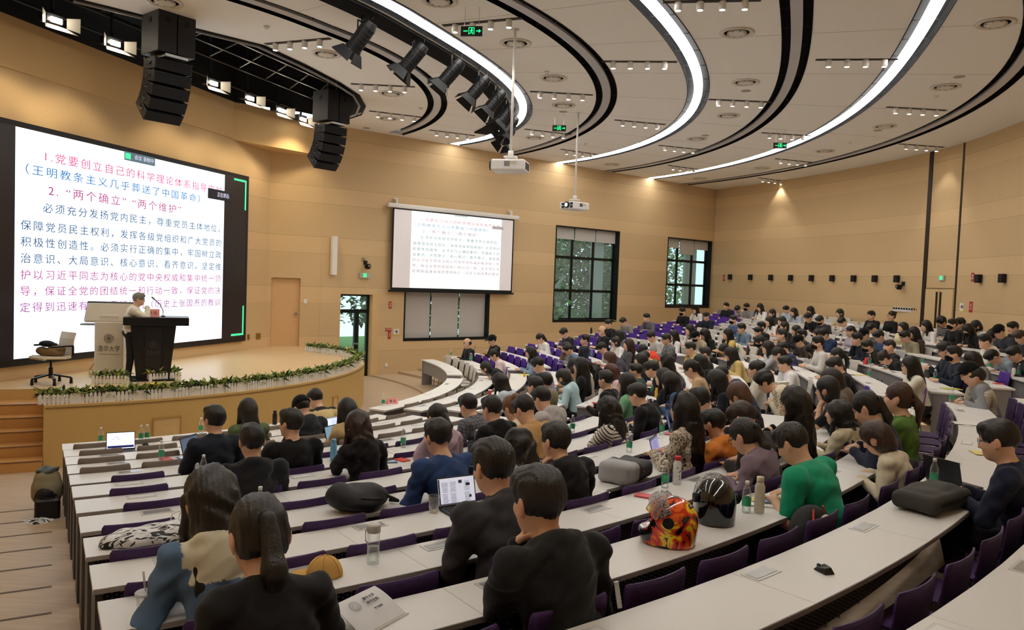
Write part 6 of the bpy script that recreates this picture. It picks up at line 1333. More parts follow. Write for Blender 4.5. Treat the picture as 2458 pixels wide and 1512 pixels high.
def person(o, loc, rz, label, group, h, dz=0, share=True):
    tinted = o.get('pat') in ('spot','camo','collar','side','hoodpart')
    if tinted: o['tintc'] = tuple(min(8,a/max(b,.002)) for a, b in zip(srgb(o.get('c2','222222')), srgb(o['color'])))
    key = tuple((k,o.get(k)) for k in ('pose','hair','top','fem','lean','pitch','bulk','glasses','pat','hl','sleeve','yaw','roll'))+tuple(bool(o.get(k)) for k in ('mask','cap','band','tie'))+(o.get('s'),o.get('hs'),o.get('tintc'),o.get('c2') if o.get('pat') else 0,round(h,4))
    if share and key in CACHE: parts = CACHE[key]
    else:
        pr, info = person_parts(o, h); parts = []
        for n, v, F, t in pr: parts.append((n, to_mesh(n, v, F, t if n in ('body','top') else None), v))
        for n, me, v in parts:
            if n == 'top' and o.get('pat') in ('stripe','plaid'):
                P = POSES[o.get('pose','U')]; RC = rotx(-math.radians(P[0]+o.get('lean',0))); hd = info['arms']; v = v/info['s']; w = (v-info['H'])@RC; bu = w[:,2].copy(); bv = w[:,0].copy()
                sw = (.165 if o.get('fem') else .188)*o.get('bulk',1)
                for s in (-1,1):
                    el, wr, tf = hd[s]; d = (wr-el)/np.linalg.norm(wr-el); q = (v-el)@d; r_ = np.linalg.norm(v-el-q[:,None]*d,axis=1); m_ = (r_ < .075)&(q > -.03)
                    shp = info['nb']; bu[m_] = q[m_]; m2 = (~m_)&(w[:,0]*s > sw-.015)
                    sh_ = V3(s*sw,0,0); a_ = info['sh'][s]; d2 = (el-a_)/np.linalg.norm(el-a_); q2 = (v-a_)@d2; bu[m2] = q2[m2]
                at = me.attributes.new('band','FLOAT_VECTOR','POINT'); at.data.foreach_set('vector', np.stack([bu,bv,bu*0],1).astype(np.float32).ravel())
                c2 = srgb(o.get('c2','1c1c1c')); a2 = me.color_attributes.new('second','FLOAT_COLOR','POINT'); a2.data.foreach_set('color', np.tile(np.array([*c2,1],np.float32),len(v)))
        parts = [(n,me) for n,me,v in parts]
        CACHE[key] = parts
    r = empty('person', loc, rz, label, 'person', group); r.scale = (1,1,1+dz)
    rg = random.Random(hash(label)&0xffff); tone = rg.uniform(.9,1.06)
    for n, me in parts:
        c = bpy.data.objects.new(n, me); COL.objects.link(c); c.parent = r
        if n == 'body': mm = SKIN; c.color = (*[x*tone for x in srgb(o.get('skin','E0B496'))],1)
        elif n == 'top':
            mm = {'stripe':STR,'plaid':PLD}.get(o.get('pat'), CL); c.color = (*srgb(o['color']),1)
        elif n == 'hair': mm = HAIR; c.color = (*srgb(o.get('hc','17130f')),1)
        elif n == 'glasses': mm = GLS
        elif n == 'trousers': mm = TRO
        else:
            cc = {'face_mask':o.get('mask','e6eaee'),'cap':o.get('cap','222'),'headband':o.get('band','eee'),'hair_tie':o.get('tie','d8b')}[n]
            if not isinstance(cc,str) or cc in('1','e'): cc = 'E8ECF0'
            mm = CL; c.color = (*srgb(cc),1)
        if not me.materials: me.materials.append(mm)
        if n == 'top' or n == 'hair': pass
    return r
import zlib
def hash(s): return zlib.crc32(s.encode())
for row in PEOPLE:
    i, k, blk, th, rr, dz, dist, o, desc = row
    h = min(max(.0016*dist,.0085),.024)
    if o.get('pat') == 'stripe' and dist < 12: h = min(h,.010)
    h = round(h/.0015)*.0015; o = dict(o); o['seed'] = i%4 if dist > 9 else i
    o['s'] = 1.18 if dist < 6 else 1.10; o['hs'] = 1.20 if dist < 6 else 1.13
    for a in ('cap','mask','tie','band'):
        if a in o: o[a] = str(o[a])
    loc = pol(rr, th, Fk(k)); P_ = person(o, loc, face_in(th), desc, 'audience at the curved desks', h, dz, share=dist > 9)
    if 'reflective strip' in desc:
        m = MB(); m.bar((.105,-.205,1.02),(.125,-.215,.90),.012,.02); obj('reflective_strip', m, mat('reflective grey','C9CCD2',.3), P_)
# things on the desks: kind, row, block, depth on the desk, angle, turn, look, label
ITEMS = [
('bottle', 11, 'A', 0.53, -57.66, 0.0, {'level': '.42'}, 'clear water bottle with green label beside an empty iced drink cup'),
('bottle', 12, 'A', 0.42, -56.67, 0.0, {'level': '.1'}, 'clear water bottle with green label nearest the bottom edge'),
('bottle', 9, 'A', 0.16, -54.3, 0.0, {'level': '.35'}, 'clear water bottle with green label beside the long-haired person in the cream hood'),
('bottle', 6, 'A', 0.47, -53.73, 0.0, {'level': '.5'}, 'clear water bottle with green label left of the dark hoodie'),
('bottle', 4, 'A', 0.4, -54.02, 0.0, {'level': '.5'}, 'clear water bottle with green label behind a red leaflet'),
('bottle', 1, 'A', 0.52, -55.84, 0.0, {}, 'clear water bottle half hidden behind the bright laptop'),
('bottle', 1, 'A', 0.66, -52.93, 0.0, {'level': '.5'}, 'left one of two water bottles right of the bright laptop'),
('bottle', 1, 'A', 0.61, -52.43, 0.0, {'level': '.5'}, 'right one of two water bottles right of the bright laptop'),
('bottle', 1, 'A', 0.21, -47.73, 0.0, {'level': '.5'}, 'clear water bottle beside the person in the navy jacket'),
('bottle', 3, 'A', 0.29, -42.22, 0.0, {'cap': 'C0302C'}, 'water bottle with red cap and red label beside a black hooded jacket'),
('bottle', 1, 'A', 0.86, -36.3, 0.0, {}, 'clear water bottle by the pale yellow jacket'),
('bottle', 6, 'A', 0.16, -43.32, 0.0, {'level': '.4'}, 'water bottle with green label behind the black hooded jacket'),
('bottle', 6, 'A', 0.86, -46.43, 0.0, {'level': '.5'}, 'water bottle with green label beside the person propping the cheek'),
('bottle', 6, 'A', 0.16, -38.46, 0.0, {'level': '.5'}, 'water bottle with green label right of the lilac hoodie'),
('bottle', 7, 'A', 0.38, -41.66, 0.0, {'level': '.4'}, 'water bottle with green label beside the grey tablet'),
('bottle', 8, 'A', 0.7, -46.64, 0.0, {}, 'empty clear bottle behind the laptop showing pages'),
('bottle', 1, 'B', 0.16, -25.02, 0.0, {'level': '.3'}, 'clear water bottle beside the pink name card at the front'),
('bottle', 7, 'A', 0.86, -34.69, 0.0, {'level': '.4'}, 'water bottle with green label left of the striped top'),
('bottle', 9, 'A', 0.66, -38.98, 0.0, {'level': '.3'}, 'water bottle with green label beside the lilac laptop screen'),
('bottle', 8, 'A', 0.16, -28.28, 0.0, {}, 'water bottle left of a dark upright laptop'),
('bottle', 9, 'A', 0.16, -34.52, 0.0, {'level': '.5'}, 'water bottle with green label beside the dark blue screen'),
('bottle', 11, 'A', 0.16, -44.24, 0.0, {'level': '.6'}, 'water bottle with green label behind the painted helmet'),
('bottle', 12, 'A', 0.38, -45.35, 0.0, {'level': '.55'}, 'water bottle with green label beside a cream flask'),
('bottle', 7, 'B', 0.53, -17.41, 0.0, {}, 'clear water bottle beside the yellow cup'),
('bottle', 10, 'A', 0.55, -31.62, 0.0, {'level': '.3'}, 'water bottle beside the brown-haired person with glasses'),
('bottle', 11, 'A', 0.16, -33.06, 0.0, {}, 'clear water bottle behind the green t-shirt'),
('bottle', 12, 'A', 0.86, -28.94, 0.0, {'level': '.6'}, 'water bottle with green label in front of the checked shirt'),
('bottle', 13, 'A', 0.16, -22.36, 0.0, {}, 'clear water bottle in front of the grey plastic bag'),
('bottle', 13, 'A', 0.25, -40.2, 0.0, {}, 'clear water bottle beside the angled laptop near the navy jacket'),
('bottle', 15, 'B', 0.55, -12.15, 0.0, {'level': '.4'}, 'water bottle beside the white flask at the right edge'),
('bottle', 12, 'B', 0.86, -10.97, 0.0, {}, 'clear water bottle on the desk behind the green jacket'),
('bottle', 13, 'B', 0.86, -10.33, 0.0, {'level': '.5'}, 'water bottle with green label between the tan cap and the cream jacket'),
('bottle', 13, 'B', 0.86, -13.54, 0.0, {'level': '.5'}, 'water bottle with green label just in front of the tan cap'),
('bottle', 13, 'B', 0.16, -5.05, 0.0, {'level': '.5'}, 'water bottle with green label beside an upright red booklet'),
('bottle', 2, 'C', 0.58, 28.79, 0.0, {'level': '.3'}, 'water bottle at the wall end of the second far row'),
('bottle', 2, 'C', 0.86, 21.68, 0.0, {}, 'left one of two water bottles before the pink jumper'),
('bottle', 2, 'C', 0.86, 21.08, 0.0, {}, 'right one of two water bottles before the pink jumper'),
('bottle', 8, 'C', 0.16, 30.49, 0.0, {}, 'water bottle beside the dark grey jacket at the wall'),
('bottle', 6, 'C', 0.86, 13.53, 0.0, {}, 'water bottle left of the white tracksuit top'),
('bottle', 9, 'C', 0.16, 17.03, 0.0, {}, 'water bottle right of the grey padded jacket'),
('bottle', 11, 'C', 0.4, 7.93, 0.0, {}, 'water bottle left of a dark brown bottle'),
('bottle', 11, 'B', 0.86, 6.99, 0.0, {}, 'water bottle right of the raspberry bottle'),
('bottle', 14, 'B', 0.42, -5.36, 0.0, {'level': '.5'}, 'water bottle with green label before a raised phone'),
('bottle', 15, 'B', 0.6, -8.51, 0.0, {}, 'clear water bottle left of a tissue box'),
('bottle', 9, 'B', 0.86, 5.7, 0.0, {}, 'clear water bottle near the shaved head'),
('flask', 12, 'A', 0.53, -45.1, 0.0, {'c': 'D8D0BC', 'h': '.26'}, 'matt cream flask beside the green t-shirt'),
('flask', 11, 'A', 0.16, -43.62, 0.0, {'c': 'ECEAE8', 'h': '.24', 'cap': 'C0282C'}, 'white bottle with plum blossom print and red cap'),
('flask', 6, 'A', 0.44, -47.74, 0.0, {'c': '6FA9CE', 'h': '.24'}, 'tall sky blue tumbler beside the black top with white collar'),
('flask', 1, 'A', 0.16, -40.44, 0.0, {'c': '151416', 'h': '.22'}, 'tall black flask near the olive jacket'),
('flask', 6, 'B', 0.5, -21.0, 0.0, {'c': 'F0EFEE', 'h': '.21'}, 'white flask beside the mint green jacket'),
('flask', 7, 'B', 0.86, -19.0, 0.0, {'c': 'E0B23A', 'h': '.17'}, 'yellow drink bottle beside the denim jacket'),
('flask', 11, 'B', 0.16, 5.03, 0.0, {'c': '3A2E2A', 'h': '.22'}, 'dark brown bottle in the middle block'),
('flask', 11, 'B', 0.16, 5.14, 0.0, {'c': 'B04A68', 'h': '.25'}, 'raspberry pink bottle beside the dark brown one'),
('flask', 15, 'B', 0.27, -12.32, 0.0, {'c': 'EFEDE8', 'h': '.18', 'cap': '3a3a3a'}, 'white flask with dark lid at the right edge'),
('flask', 10, 'C', 0.28, 32.99, 0.0, {'c': '121214', 'h': '.22'}, 'tall black flask at the wall end of a far row'),
('flask', 3, 'B', 0.86, -0.1, 0.0, {'c': 'E6A93A', 'h': '.13'}, 'orange drink cup in the middle block'),
('flask', 7, 'C', 0.86, 15.23, 0.0, {'c': 'C8584A', 'h': '.13'}, 'red drink cup in the far block'),
('flask', 15, 'C', 0.22, 9.56, 0.0, {'c': 'F2F0EE', 'h': '.19'}, 'white drink cup beside a lilac jumper'),
('laptop', 2, 'A', 0.78, -55.11, -6.0, {'lid': 'bright'}, 'open laptop with a bright white screen on the front desk'),
('laptop', 4, 'A', 0.16, -52.22, 40.0, {'lid': 'dark2'}, 'open laptop at the left of the navy jacket'),
('laptop', 10, 'A', 0.16, -49.74, -8.0, {'lid': 'pages'}, 'open black laptop showing pages of text and pictures'),
('laptop', 9, 'A', 0.53, -45.06, 4.0, {'lid': 'blue'}, 'open laptop with a pale blue page behind the black hooded jacket'),
('laptop', 7, 'A', 0.38, -40.5, 2.0, {'lid': 'tab'}, 'grey tablet on a stand with a blue page'),
('laptop', 10, 'A', 0.16, -40.3, 18.0, {'lid': 'lilac'}, 'open laptop with a lilac document screen'),
('laptop', 10, 'A', 0.16, -37.77, 22.0, {'lid': 'sage'}, 'open laptop with a grey-green screen before the orange hoodie'),
('laptop', 8, 'A', 0.16, -28.2, 25.0, {'lid': 'indigo'}, 'open laptop with a dark lilac screen beside the glasses wearer in black'),
('laptop', 9, 'A', 0.16, -33.46, 20.0, {'lid': 'navy'}, 'open laptop with a dark blue screen and light blocks'),
('laptop', 11, 'A', 0.49, -36.9, 40.0, {'lid': 'off'}, 'open dark laptop with its screen switched off'),
('laptop', 13, 'A', 0.38, -39.87, 62.0, {'lid': 'photo'}, 'open laptop with a landscape picture before the navy jacket'),
('laptop', 3, 'A', 0.16, -40.27, 10.0, {'lid': 'white'}, 'small laptop with a white screen beside the tan coat'),
('laptop', 4, 'A', 0.86, -43.87, 20.0, {'lid': 'slate'}, 'laptop with a slate blue screen beside the tan coat'),
('laptop', 3, 'C', 0.86, 30.06, 150.0, {'lid': 'off'}, 'dark laptop with its back to the aisle before the black cap'),
('laptop', 20, 'C', 0.86, 31.92, 175.0, {'lid': 'off'}, 'black laptop standing open in front of the long-haired person in white'),
('laptop', 19, 'C', 0.86, 35.0, 170.0, {'lid': 'grey'}, 'grey laptop in front of the masked person at the rear'),
('laptop', 18, 'B', 0.73, 6.77, 170.0, {'lid': 'off'}, 'dark laptop before the black leather jacket'),
('laptop', 5, 'C', 0.16, 8.66, 170.0, {'lid': 'grey'}, 'pale laptop before the denim jacket'),
('laptop', 14, 'C', 0.16, 27.26, 170.0, {'lid': 'off'}, 'black laptop before the navy jacket in the far rows'),
('booklet', 4, 'A', 0.71, -45.04, -18.0, {'c': 'C8302E'}, 'red booklet beside an open notebook'),
('booklet', 4, 'A', 0.36, -53.77, 10.0, {'c': 'D25A60'}, 'pink-red leaflet beside a water bottle in the third row'),
('booklet', 7, 'A', 0.18, -45.85, 5.0, {'c': 'D8503E'}, 'orange-red booklet before the royal blue jacket'),
('booklet', 6, 'A', 0.29, -39.38, 15.0, {'c': 'D84C4A'}, 'red booklet beside the lilac hoodie'),
('booklet', 11, 'A', 0.3, -45.46, 20.0, {'c': 'C84A50'}, 'red booklet on papers behind the painted helmet'),
('booklet', 5, 'B', 0.86, -10.76, 5.0, {'c': 'D65A3C'}, 'orange-red booklet by the black blazer'),
('booklet', 5, 'B', 0.74, -17.39, 15.0, {'c': 'D9553F'}, 'orange-red booklet on open notes by the mint jacket'),
('booklet', 6, 'B', 0.56, -22.33, 0.0, {'c': 'C84A3C'}, 'red booklet at the gangway end before the mint jacket'),
('booklet', 4, 'B', 0.86, -8.97, 10.0, {'c': 'E07058'}, 'coral booklet behind the olive jacket'),
('booklet', 9, 'A', 0.4, -34.29, 25.0, {'c': 'CF5F64'}, 'pink-red booklet beside the dark blue screen'),
('booklet', 11, 'A', 0.86, -25.51, -15.0, {'c': 'C83038'}, 'red booklet on a tray by the navy ponytail person'),
('booklet', 14, 'B', 0.86, -14.74, 5.0, {'c': 'D0322E'}, 'red booklet at the right edge before the white flask'),
('booklet', 13, 'A', 0.86, -28.66, 8.0, {'c': 'C83430'}, 'red booklet at the extreme right edge'),
('booklet', 10, 'B', 0.16, 4.13, 10.0, {'c': 'E86A60'}, 'coral booklet near the shaved head'),
('booklet', 6, 'C', 0.61, 25.06, 20.0, {'c': 'E24444'}, 'red pouch in the far block before the denim jacket'),
('booklet', 6, 'B', 0.16, 3.75, 10.0, {'c': 'E0604E'}, 'red folder before the dark padded coat'),
('booklet', 19, 'C', 0.86, 33.98, 10.0, {'c': 'D8402E'}, 'small red booklet before the white top at the rear'),
('booklet', 17, 'B', 0.86, 0.23, 10.0, {'c': 'C83A34'}, 'red booklet near the grey-blue hoodie'),
('standred', 13, 'B', 0.16, -4.52, 10.0, {'c': 'CF3038'}, 'upright red booklet in the middle block'),
('standred', 12, 'C', 0.75, 7.38, 20.0, {'c': 'D83A34'}, 'upright red folder by the checked shirt'),
('paper', 2, 'A', 0.24, -52.55, 15.0, {'n': '3'}, 'loose white sheets beside the black mouse on the front desk'),
('paper', 5, 'A', 0.16, -47.63, -8.0, {'n': '8', 'w': '.4'}, 'open white notebook beside a red booklet'),
('paper', 9, 'A', 0.16, -48.57, -5.0, {'n': '8', 'c': 'E6DC9A'}, 'pale yellow notepad beside the big laptop'),
('paper', 6, 'A', 0.56, -29.64, 0.0, {'c': 'E8DDB0'}, 'cream sheet behind the grey windbreaker'),
('paper', 5, 'B', 0.69, -16.07, 10.0, {'c': 'E9DC92'}, 'yellow sheet on the gangway desk'),
('paper', 5, 'B', 0.76, -18.97, 10.0, {'c': '7F8A3A'}, 'olive notebook beside the orange-red booklet'),
('paper', 10, 'A', 0.43, -30.73, 20.0, {'n': '4', 'w': '.36'}, 'open notebook with writing before the phone holder'),
('paper', 11, 'A', 0.86, -35.48, 25.0, {'n': '2'}, 'white sheets beside the beige hooded coat'),
('paper', 12, 'A', 0.86, -28.32, 15.0, {'c': 'D9B27A', 'n': '3'}, 'orange and yellow papers before the checked shirt'),
('paper', 13, 'A', 0.16, -28.58, 15.0, {'n': '6'}, 'white tablet folder before the checked shirt'),
('paper', 10, 'A', 0.86, -45.61, 10.0, {'n': '3'}, 'white sheets with a red booklet behind the helmet'),
('paper', 12, 'A', 0.16, -44.16, 25.0, {'n': '5', 'w': '.36'}, 'open notebook under the green t-shirt arm'),
('paper', 12, 'A', 0.38, -44.0, 20.0, {'n': '9', 'c': 'E9D98A'}, 'yellow pad with a dark phone beside the green t-shirt'),
('paper', 13, 'A', 0.65, -34.47, 20.0, {'n': '6', 'c': 'EBDD8E'}, 'yellow notepad in front of the navy jacket'),
('paper', 13, 'B', 0.86, -16.6, 15.0, {'n': '4', 'c': 'C9C64A'}, 'lime folder before the tan cap'),
('paper', 2, 'C', 0.86, 16.02, 40.0, {'n': '3'}, 'white sheets in front of the pink jumper'),
('paper', 3, 'B', 0.86, 2.07, 15.0, {'c': 'D9E86A'}, 'lime sheet beside the orange drink cup'),
('paper', 9, 'A', 0.86, -27.44, 12.0, {'n': '4'}, 'white notebook by the brown-haired person in black'),
('paper', 12, 'B', 0.8, 5.21, 10.0, {'n': '4'}, 'white sheets before the brown jacket'),
('paper', 11, 'B', 0.16, -1.25, 10.0, {'n': '4'}, 'white sheets before the bun-haired person'),
('paper', 12, 'B', 0.59, -9.73, 12.0, {'n': '3', 'c': 'EBD98A'}, 'yellow sheet before the brown bun'),
('paper', 6, 'A', 0.4, -44.11, -6.0, {'n': '3'}, 'printed sheets before the lilac hoodie'),
('paper', 9, 'A', 0.4, -56.29, -10.0, {'c': 'E8E08A'}, 'lime sticky note sheet beside the zebra bag'),
('phone', 4, 'A', 0.47, -52.9, 20.0, {'c': '2F5FA8'}, 'blue phone lying by a red leaflet'),
('phone', 7, 'A', 0.19, -46.5, 60.0, {'c': '4A4038'}, 'dark phone beside the orange-red booklet'),
('phone', 7, 'A', 0.22, -40.82, 35.0, {'c': '222226'}, 'dark phone beside the grey tablet'),
('phone', 12, 'A', 0.4, -44.24, 25.0, {'c': '2A2422'}, 'dark brown phone on a yellow pad'),
('mousep', 13, 'A', 0.61, -48.12, -20.0, {'c': '1C1C1E'}, 'angular black computer mouse on the empty desk'),
('mousep', 2, 'A', 0.28, -53.32, 10.0, {'c': '161618'}, 'small black mouse on the front desk'),
('cup', 11, 'A', 0.77, -57.93, 0.0, {}, 'empty clear iced drink cup with lid and straw'),
('tumbler', 11, 'A', 0.4, -53.81, 0.0, {}, 'clear tumbler with a pale grey lid'),
('beaker', 10, 'A', 0.16, -50.54, 0.0, {}, 'clear ribbed plastic cup before the big laptop'),
('beaker', 9, 'A', 0.86, -46.33, 0.0, {}, 'clear ribbed plastic cup beside the pale blue screen'),
('papercup', 3, 'B', 0.16, -16.48, 0.0, {'c': 'C8443A'}, 'red paper cup with white lid'),
('tissue', 14, 'B', 0.86, -10.21, 0.0, {}, 'white tissue box with a beige end'),
('namecard', 1, 'B', 0.16, -23.24, -25.0, {}, 'pink folded name card on the front desk')]
PET = clear('clear plastic', (.985,.995,.99), .05); WATER = clear('water', (.95,.985,.975), .03); LABG = mat('green label','3C9A70',.45,noise=.3,scale=60); LABR = mat('red label','C8433E',.45,noise=.2,scale=60); CAPW = mat('white cap','ECECEA',.4); FROST = clear('frosted lid', (.9,.9,.9), .35, .3)
def make_bottle(r, o):
    lv = float(o.get('level',0)); red = 'cap' in o
    prof = [(.004,.003),(.028,0),(.032,.012),(.029,.03),(.032,.05),(.032,.115),(.0295,.125),(.032,.135),(.030,.150),(.020,.180),(.0135,.196),(.0135,.212)]
    obj('body', MB().lathe(prof, 18, cap=False), PET, r, True)
    if lv > .05: obj('water', MB().lathe([(.003,.005),(.027,.004),(.029,.02),(.029,.03+.10*lv)], 16), WATER, r, True)
    obj('label', MB().lathe([(.0326,.052),(.0326,.112)], 18, cap=False), LABR if red else LABG, r, True)
    obj('bottle_cap', MB().lathe([(.0155,.205),(.0155,.226),(.013,.229)], 16), mat('bottle cap '+o['cap'],o['cap'],.4) if red else CAPW, r, True)
def make_flask(r, o):
    h = float(o['h']); w = min(.036,.15*h+.004); c = mat('flask '+o['c'], o['c'], .4, noise=.04); capc = mat('flask cap '+o['cap'], o['cap'], .4) if 'cap' in o else c
    obj('body', MB().lathe([(w*.9,0),(w,.008),(w,h*.72),(w*.72,h*.82),(w*.62,h*.86)], 22), c, r, True)
    obj('lid', MB().lathe([(w*.70,h*.86),(w*.74,h*.87),(w*.74,h*.985),(w*.66,h)], 22), capc, r, True)
    if 'cap' in o and o['cap'].startswith('C0'):
        m = MB(); rg = random.Random(3)
        for i in range(16):
            a = rg.uniform(-2.6,-.4); z = rg.uniform(h*.2,h*.68); c_ = (math.cos(a)*w,math.sin(a)*w,z); m.cyl(c_, (c_[0]*1.03,c_[1]*1.03,z), .006, n=6)
        obj('blossom_print', m, mat('dark print','5A2430',.5), r)
SCR = {'bright':('F3F4FF',1.05,None),'pages':('C9CAD8',.55,1),'blue':('A9CBEA',.75,2),'lilac':('9A97C8',.55,2),'sage':('8FA39A',.40,2),'indigo':('5D5F8C',.35,2),'navy':('3A4C86',.35,3),'off':('1B1C20',.0,None),'photo':('6F8CA8',.40,4),'white':('C9D6EE',.7,2),'slate':('7FA3B8',.42,None),'tab':('A8CBEA',.75,2),'dark2':('5B6A82',.35,2),'grey':('7A7A7C',.0,None)}
def make_laptop(r, o):
    # local +Y looks at the stage: the keyboard is nearer the sitter (-Y)
    col, em, deco = SCR[o['lid']]; body = mat('laptop dark','2B2C30',.4,.4) if o['lid'] not in ('tab','grey','white') else mat('laptop silver','A9ABAF',.35,.6); s = .78 if o['lid'] in ('tab','white') else 1.0
    obj('base', MB().box((0,-.11,.008),(.33*s,.23*s,.014)), body, r, bevel=.003)
    kb = MB()
    for i in range(5): kb.box((0,-.045-.026*i*s,.0158),(.28*s,.020*s,.0016))
    obj('keyboard', kb, mat('keys','1A1B1E',.6), r)
    R = Matrix.Rotation(math.radians(-16),3,'X'); R = Matrix.Rotation(math.radians(-15),3,'X')
    lid = obj('lid', MB().box(Vector((0,.01,.012))+R@Vector((0,0,.112*s)),(.33*s,.007,.222*s),R), body, r, bevel=.002)
    sc = mat('screen '+o['lid'], col, .3, noise=0, emit=em, ecol=col); c = Vector((0,.01,.012))+R@Vector((0,-.0045,.114*s))
    obj('display', MB().box(c,(.312*s,.001,.198*s),R), sc, lid)
    m = MB(); rg = random.Random(len(o['lid'])*7)
    def q(x, z, w, h): m.box(c+R@Vector((x*s,-.0008,z*s)),(w*s,.0006,h*s),R)
    if deco == 1:
        for bx in (-.10,-.03,.09):
            for bz in (.05,.01,-.035,-.07):
                for l in range(5): q(bx+rg.uniform(-.002,.002), bz+.016-l*.0075, .055*rg.uniform(.7,1), .002)
        q(.035,.065,.03,.024); q(.10,.04,.035,.02); q(.115,-.05,.02,.02); q(0,-.094,.31,.008); q(-.148,0,.012,.19)
    elif deco == 2:
        for l in range(7): q(rg.uniform(-.03,.02), .06-l*.017, .15*rg.uniform(.4,1), .0025)
        q(0,.09,.30,.008)
    elif deco == 3:
        for l in range(4): q(-.02, .05-l*.035, .16*rg.uniform(.6,1), .018)
    elif deco == 4: m.add([c+R@Vector((x*s,-.0008,z*s)) for x, z in ((-.15,-.09),(.15,-.09),(.02,.03),(-.06,-.01))],[(0,1,2,3)])
    elif o['lid'] == 'bright':
        for l in range(3): q(-.05, .05-l*.017, .09, .004)
        q(.055,-.01,.002,.13); q(0,-.075,.30,.03)
        for l in range(9): q(.07,.065-l*.013,.03,.0015)
    if m.v: obj('screen_content', m, mat('screen ink '+o['lid'], '2E3A8C' if o['lid'] == 'bright' else 'C9D4EE' if deco == 3 else '2F3440', .5, noise=0, emit=.15), lid)
    if o['lid'] == 'tab': obj('kickstand', MB().bar((0,.012,.09),(0,.10,.002),.24,.004), body, r)
def make_booklet(r, o):
    c = mat('booklet '+o['c'], o['c'], .45, noise=.05); obj('cover', MB().box((0,0,.007),(.105,.15,.012)), c, r, bevel=.001); obj('pages', MB().box((.0035,0,.007),(.103,.147,.008)), PAPER, r)
def make_standred(r, o):
    c = mat('booklet '+o['c'], o['c'], .45, noise=.05); m = MB(); m.bar((0,-.02,0),(0,.0,.15),.11,.006); m.bar((0,.05,0),(0,.0,.15),.11,.006); obj('cover', m, c, r)
def make_paper(r, o):
    n = int(o.get('n',1)); w = float(o.get('w',.21)); c = mat('sheet '+o['c'], o['c'], .8, noise=.02) if 'c' in o else PAPER; rg = random.Random(n*3+int(w*100)); m = MB()
    for i in range(n): m.box((rg.uniform(-.008,.008),rg.uniform(-.008,.008),.0015+.0018*i),(w,.285 if w < .3 else .25,.0012),Matrix.Rotation(rg.uniform(-.12,.12),3,'Z'))
    obj('sheets', m, c, r); m = MB()
    for i in range(9): m.box((-.01 if w < .3 else (-.09 if i%2 else .09),.10-.022*i,.0027+.0018*(n-1)),(.15*rg.uniform(.6,1),.0028,.0003))
    if w < .45: obj('print', m, mat('print grey','9A9A98',.8), r)
def make_phone(r, o): obj('case', MB().box((0,0,.005),(.074,.155,.009)), mat('phone '+o['c'],o['c'],.3), r, bevel=.003); obj('screen', MB().box((0,0,.0099),(.066,.145,.0006)), mat('phone glass','23262C' if o['c'][0] != '2' or o['c'] == '222226' else '7FB4EE',.1), r)
def make_mousep(r, o):
    m = MB(); m.add([(-.032,-.05,0),(.032,-.055,0),(.036,.03,0),(.012,.06,0),(-.03,.045,0),(-.02,-.035,.032),(.018,-.038,.036),(.02,.015,.040),(.006,.045,.018),(-.018,.03,.022)],[(4,3,2,1,0),(5,6,7,8,9)]+[(i,(i+1)%5,5+(i+1)%5,5+i) for i in range(5)]); obj('shell', m, mat('mouse black',o['c'],.35), r, bevel=.004); obj('wheel', MB().cyl((-.006,.035,.022),(.004,.035,.024),.011,n=12), mat('wheel grey','3A3A3E',.5), r)
def make_cup(r, o):
    obj('body', MB().lathe([(.030,.002),(.031,.0),(.046,.120),(.046,.122)], 26, cap=False), clear('thin clear cup',(.98,.98,.97),.09), r, True); obj('lid', MB().lathe([(.049,.118),(.050,.126),(.046,.130),(.040,.128),(.030,.133),(.012,.131)], 26), FROST, r, True)
    obj('straw', MB().cyl((.012,.0,.01),(-.012,.01,.225),.0052,n=10), FROST, r); obj('coffee_ring', MB().lathe([(.030,.0045),(.031,.009),(.027,.009),(.027,.0045)],24), mat('coffee','C98A3A',.3), r, True)
def make_tumbler(r, o):
    obj('body', MB().lathe([(.004,.004),(.034,0),(.036,.01),(.036,.185),(.034,.19)], 24, cap=False), PET, r, True); obj('water', MB().lathe([(.003,.008),(.032,.008),(.032,.10)],20), WATER, r, True); obj('lid', MB().lathe([(.039,.185),(.040,.19),(.040,.225),(.034,.232),(.02,.236)], 24), mat('pale grey lid','C9C7C2',.45), r, True); obj('carry_loop', MB().tube([(-.038,0,.215),(-.052,0,.20),(-.05,0,.14),(-.04,0,.13)],.004,6), mat('pale grey lid','C9C7C2',.45), r)
def make_beaker(r, o):
    obj('body', MB().lathe([(.028,.001),(.030,0),(.037,.05),(.036,.06),(.044,.125),(.046,.128),(.044,.128)], 24, cap=False), clear('thin clear cup',(.98,.98,.97),.09), r, True); obj('drink', MB().lathe([(.026,.002),(.028,.012)],18), mat('pale tea','D9C89A',.3), r, True); m = MB()
    for i in range(14): a = 2*PI*i/14; m.bar((.0315*math.cos(a),.0315*math.sin(a),.012),(.0375*math.cos(a),.0375*math.sin(a),.055),.003)
    obj('ribs', m, FROST, r)
def make_papercup(r, o): obj('body', MB().lathe([(.027,0),(.038,.095)],20), mat('paper cup',o['c'],.6), r, True); obj('lid', MB().lathe([(.041,.092),(.041,.10),(.036,.106)],20), CAPW, r, True)
def make_tissue(r, o): obj('box', MB().box((0,0,.045),(.12,.22,.09)), WHITE, r, bevel=.003); obj('beige_panel', MB().box((.0,-.1105,.045),(.09,.002,.07)), mat('beige panel','D9C59A',.6), r); obj('tissue', MB().add([(-.03,0,.09),(.03,0,.09),(.05,.02,.14),(-.02,-.03,.15)],[(0,1,2,3)]).add([(-.03,.02,.09),(.03,-.02,.09),(.02,.05,.15),(-.05,.0,.13)],[(0,1,2,3)]), PAPER, r)
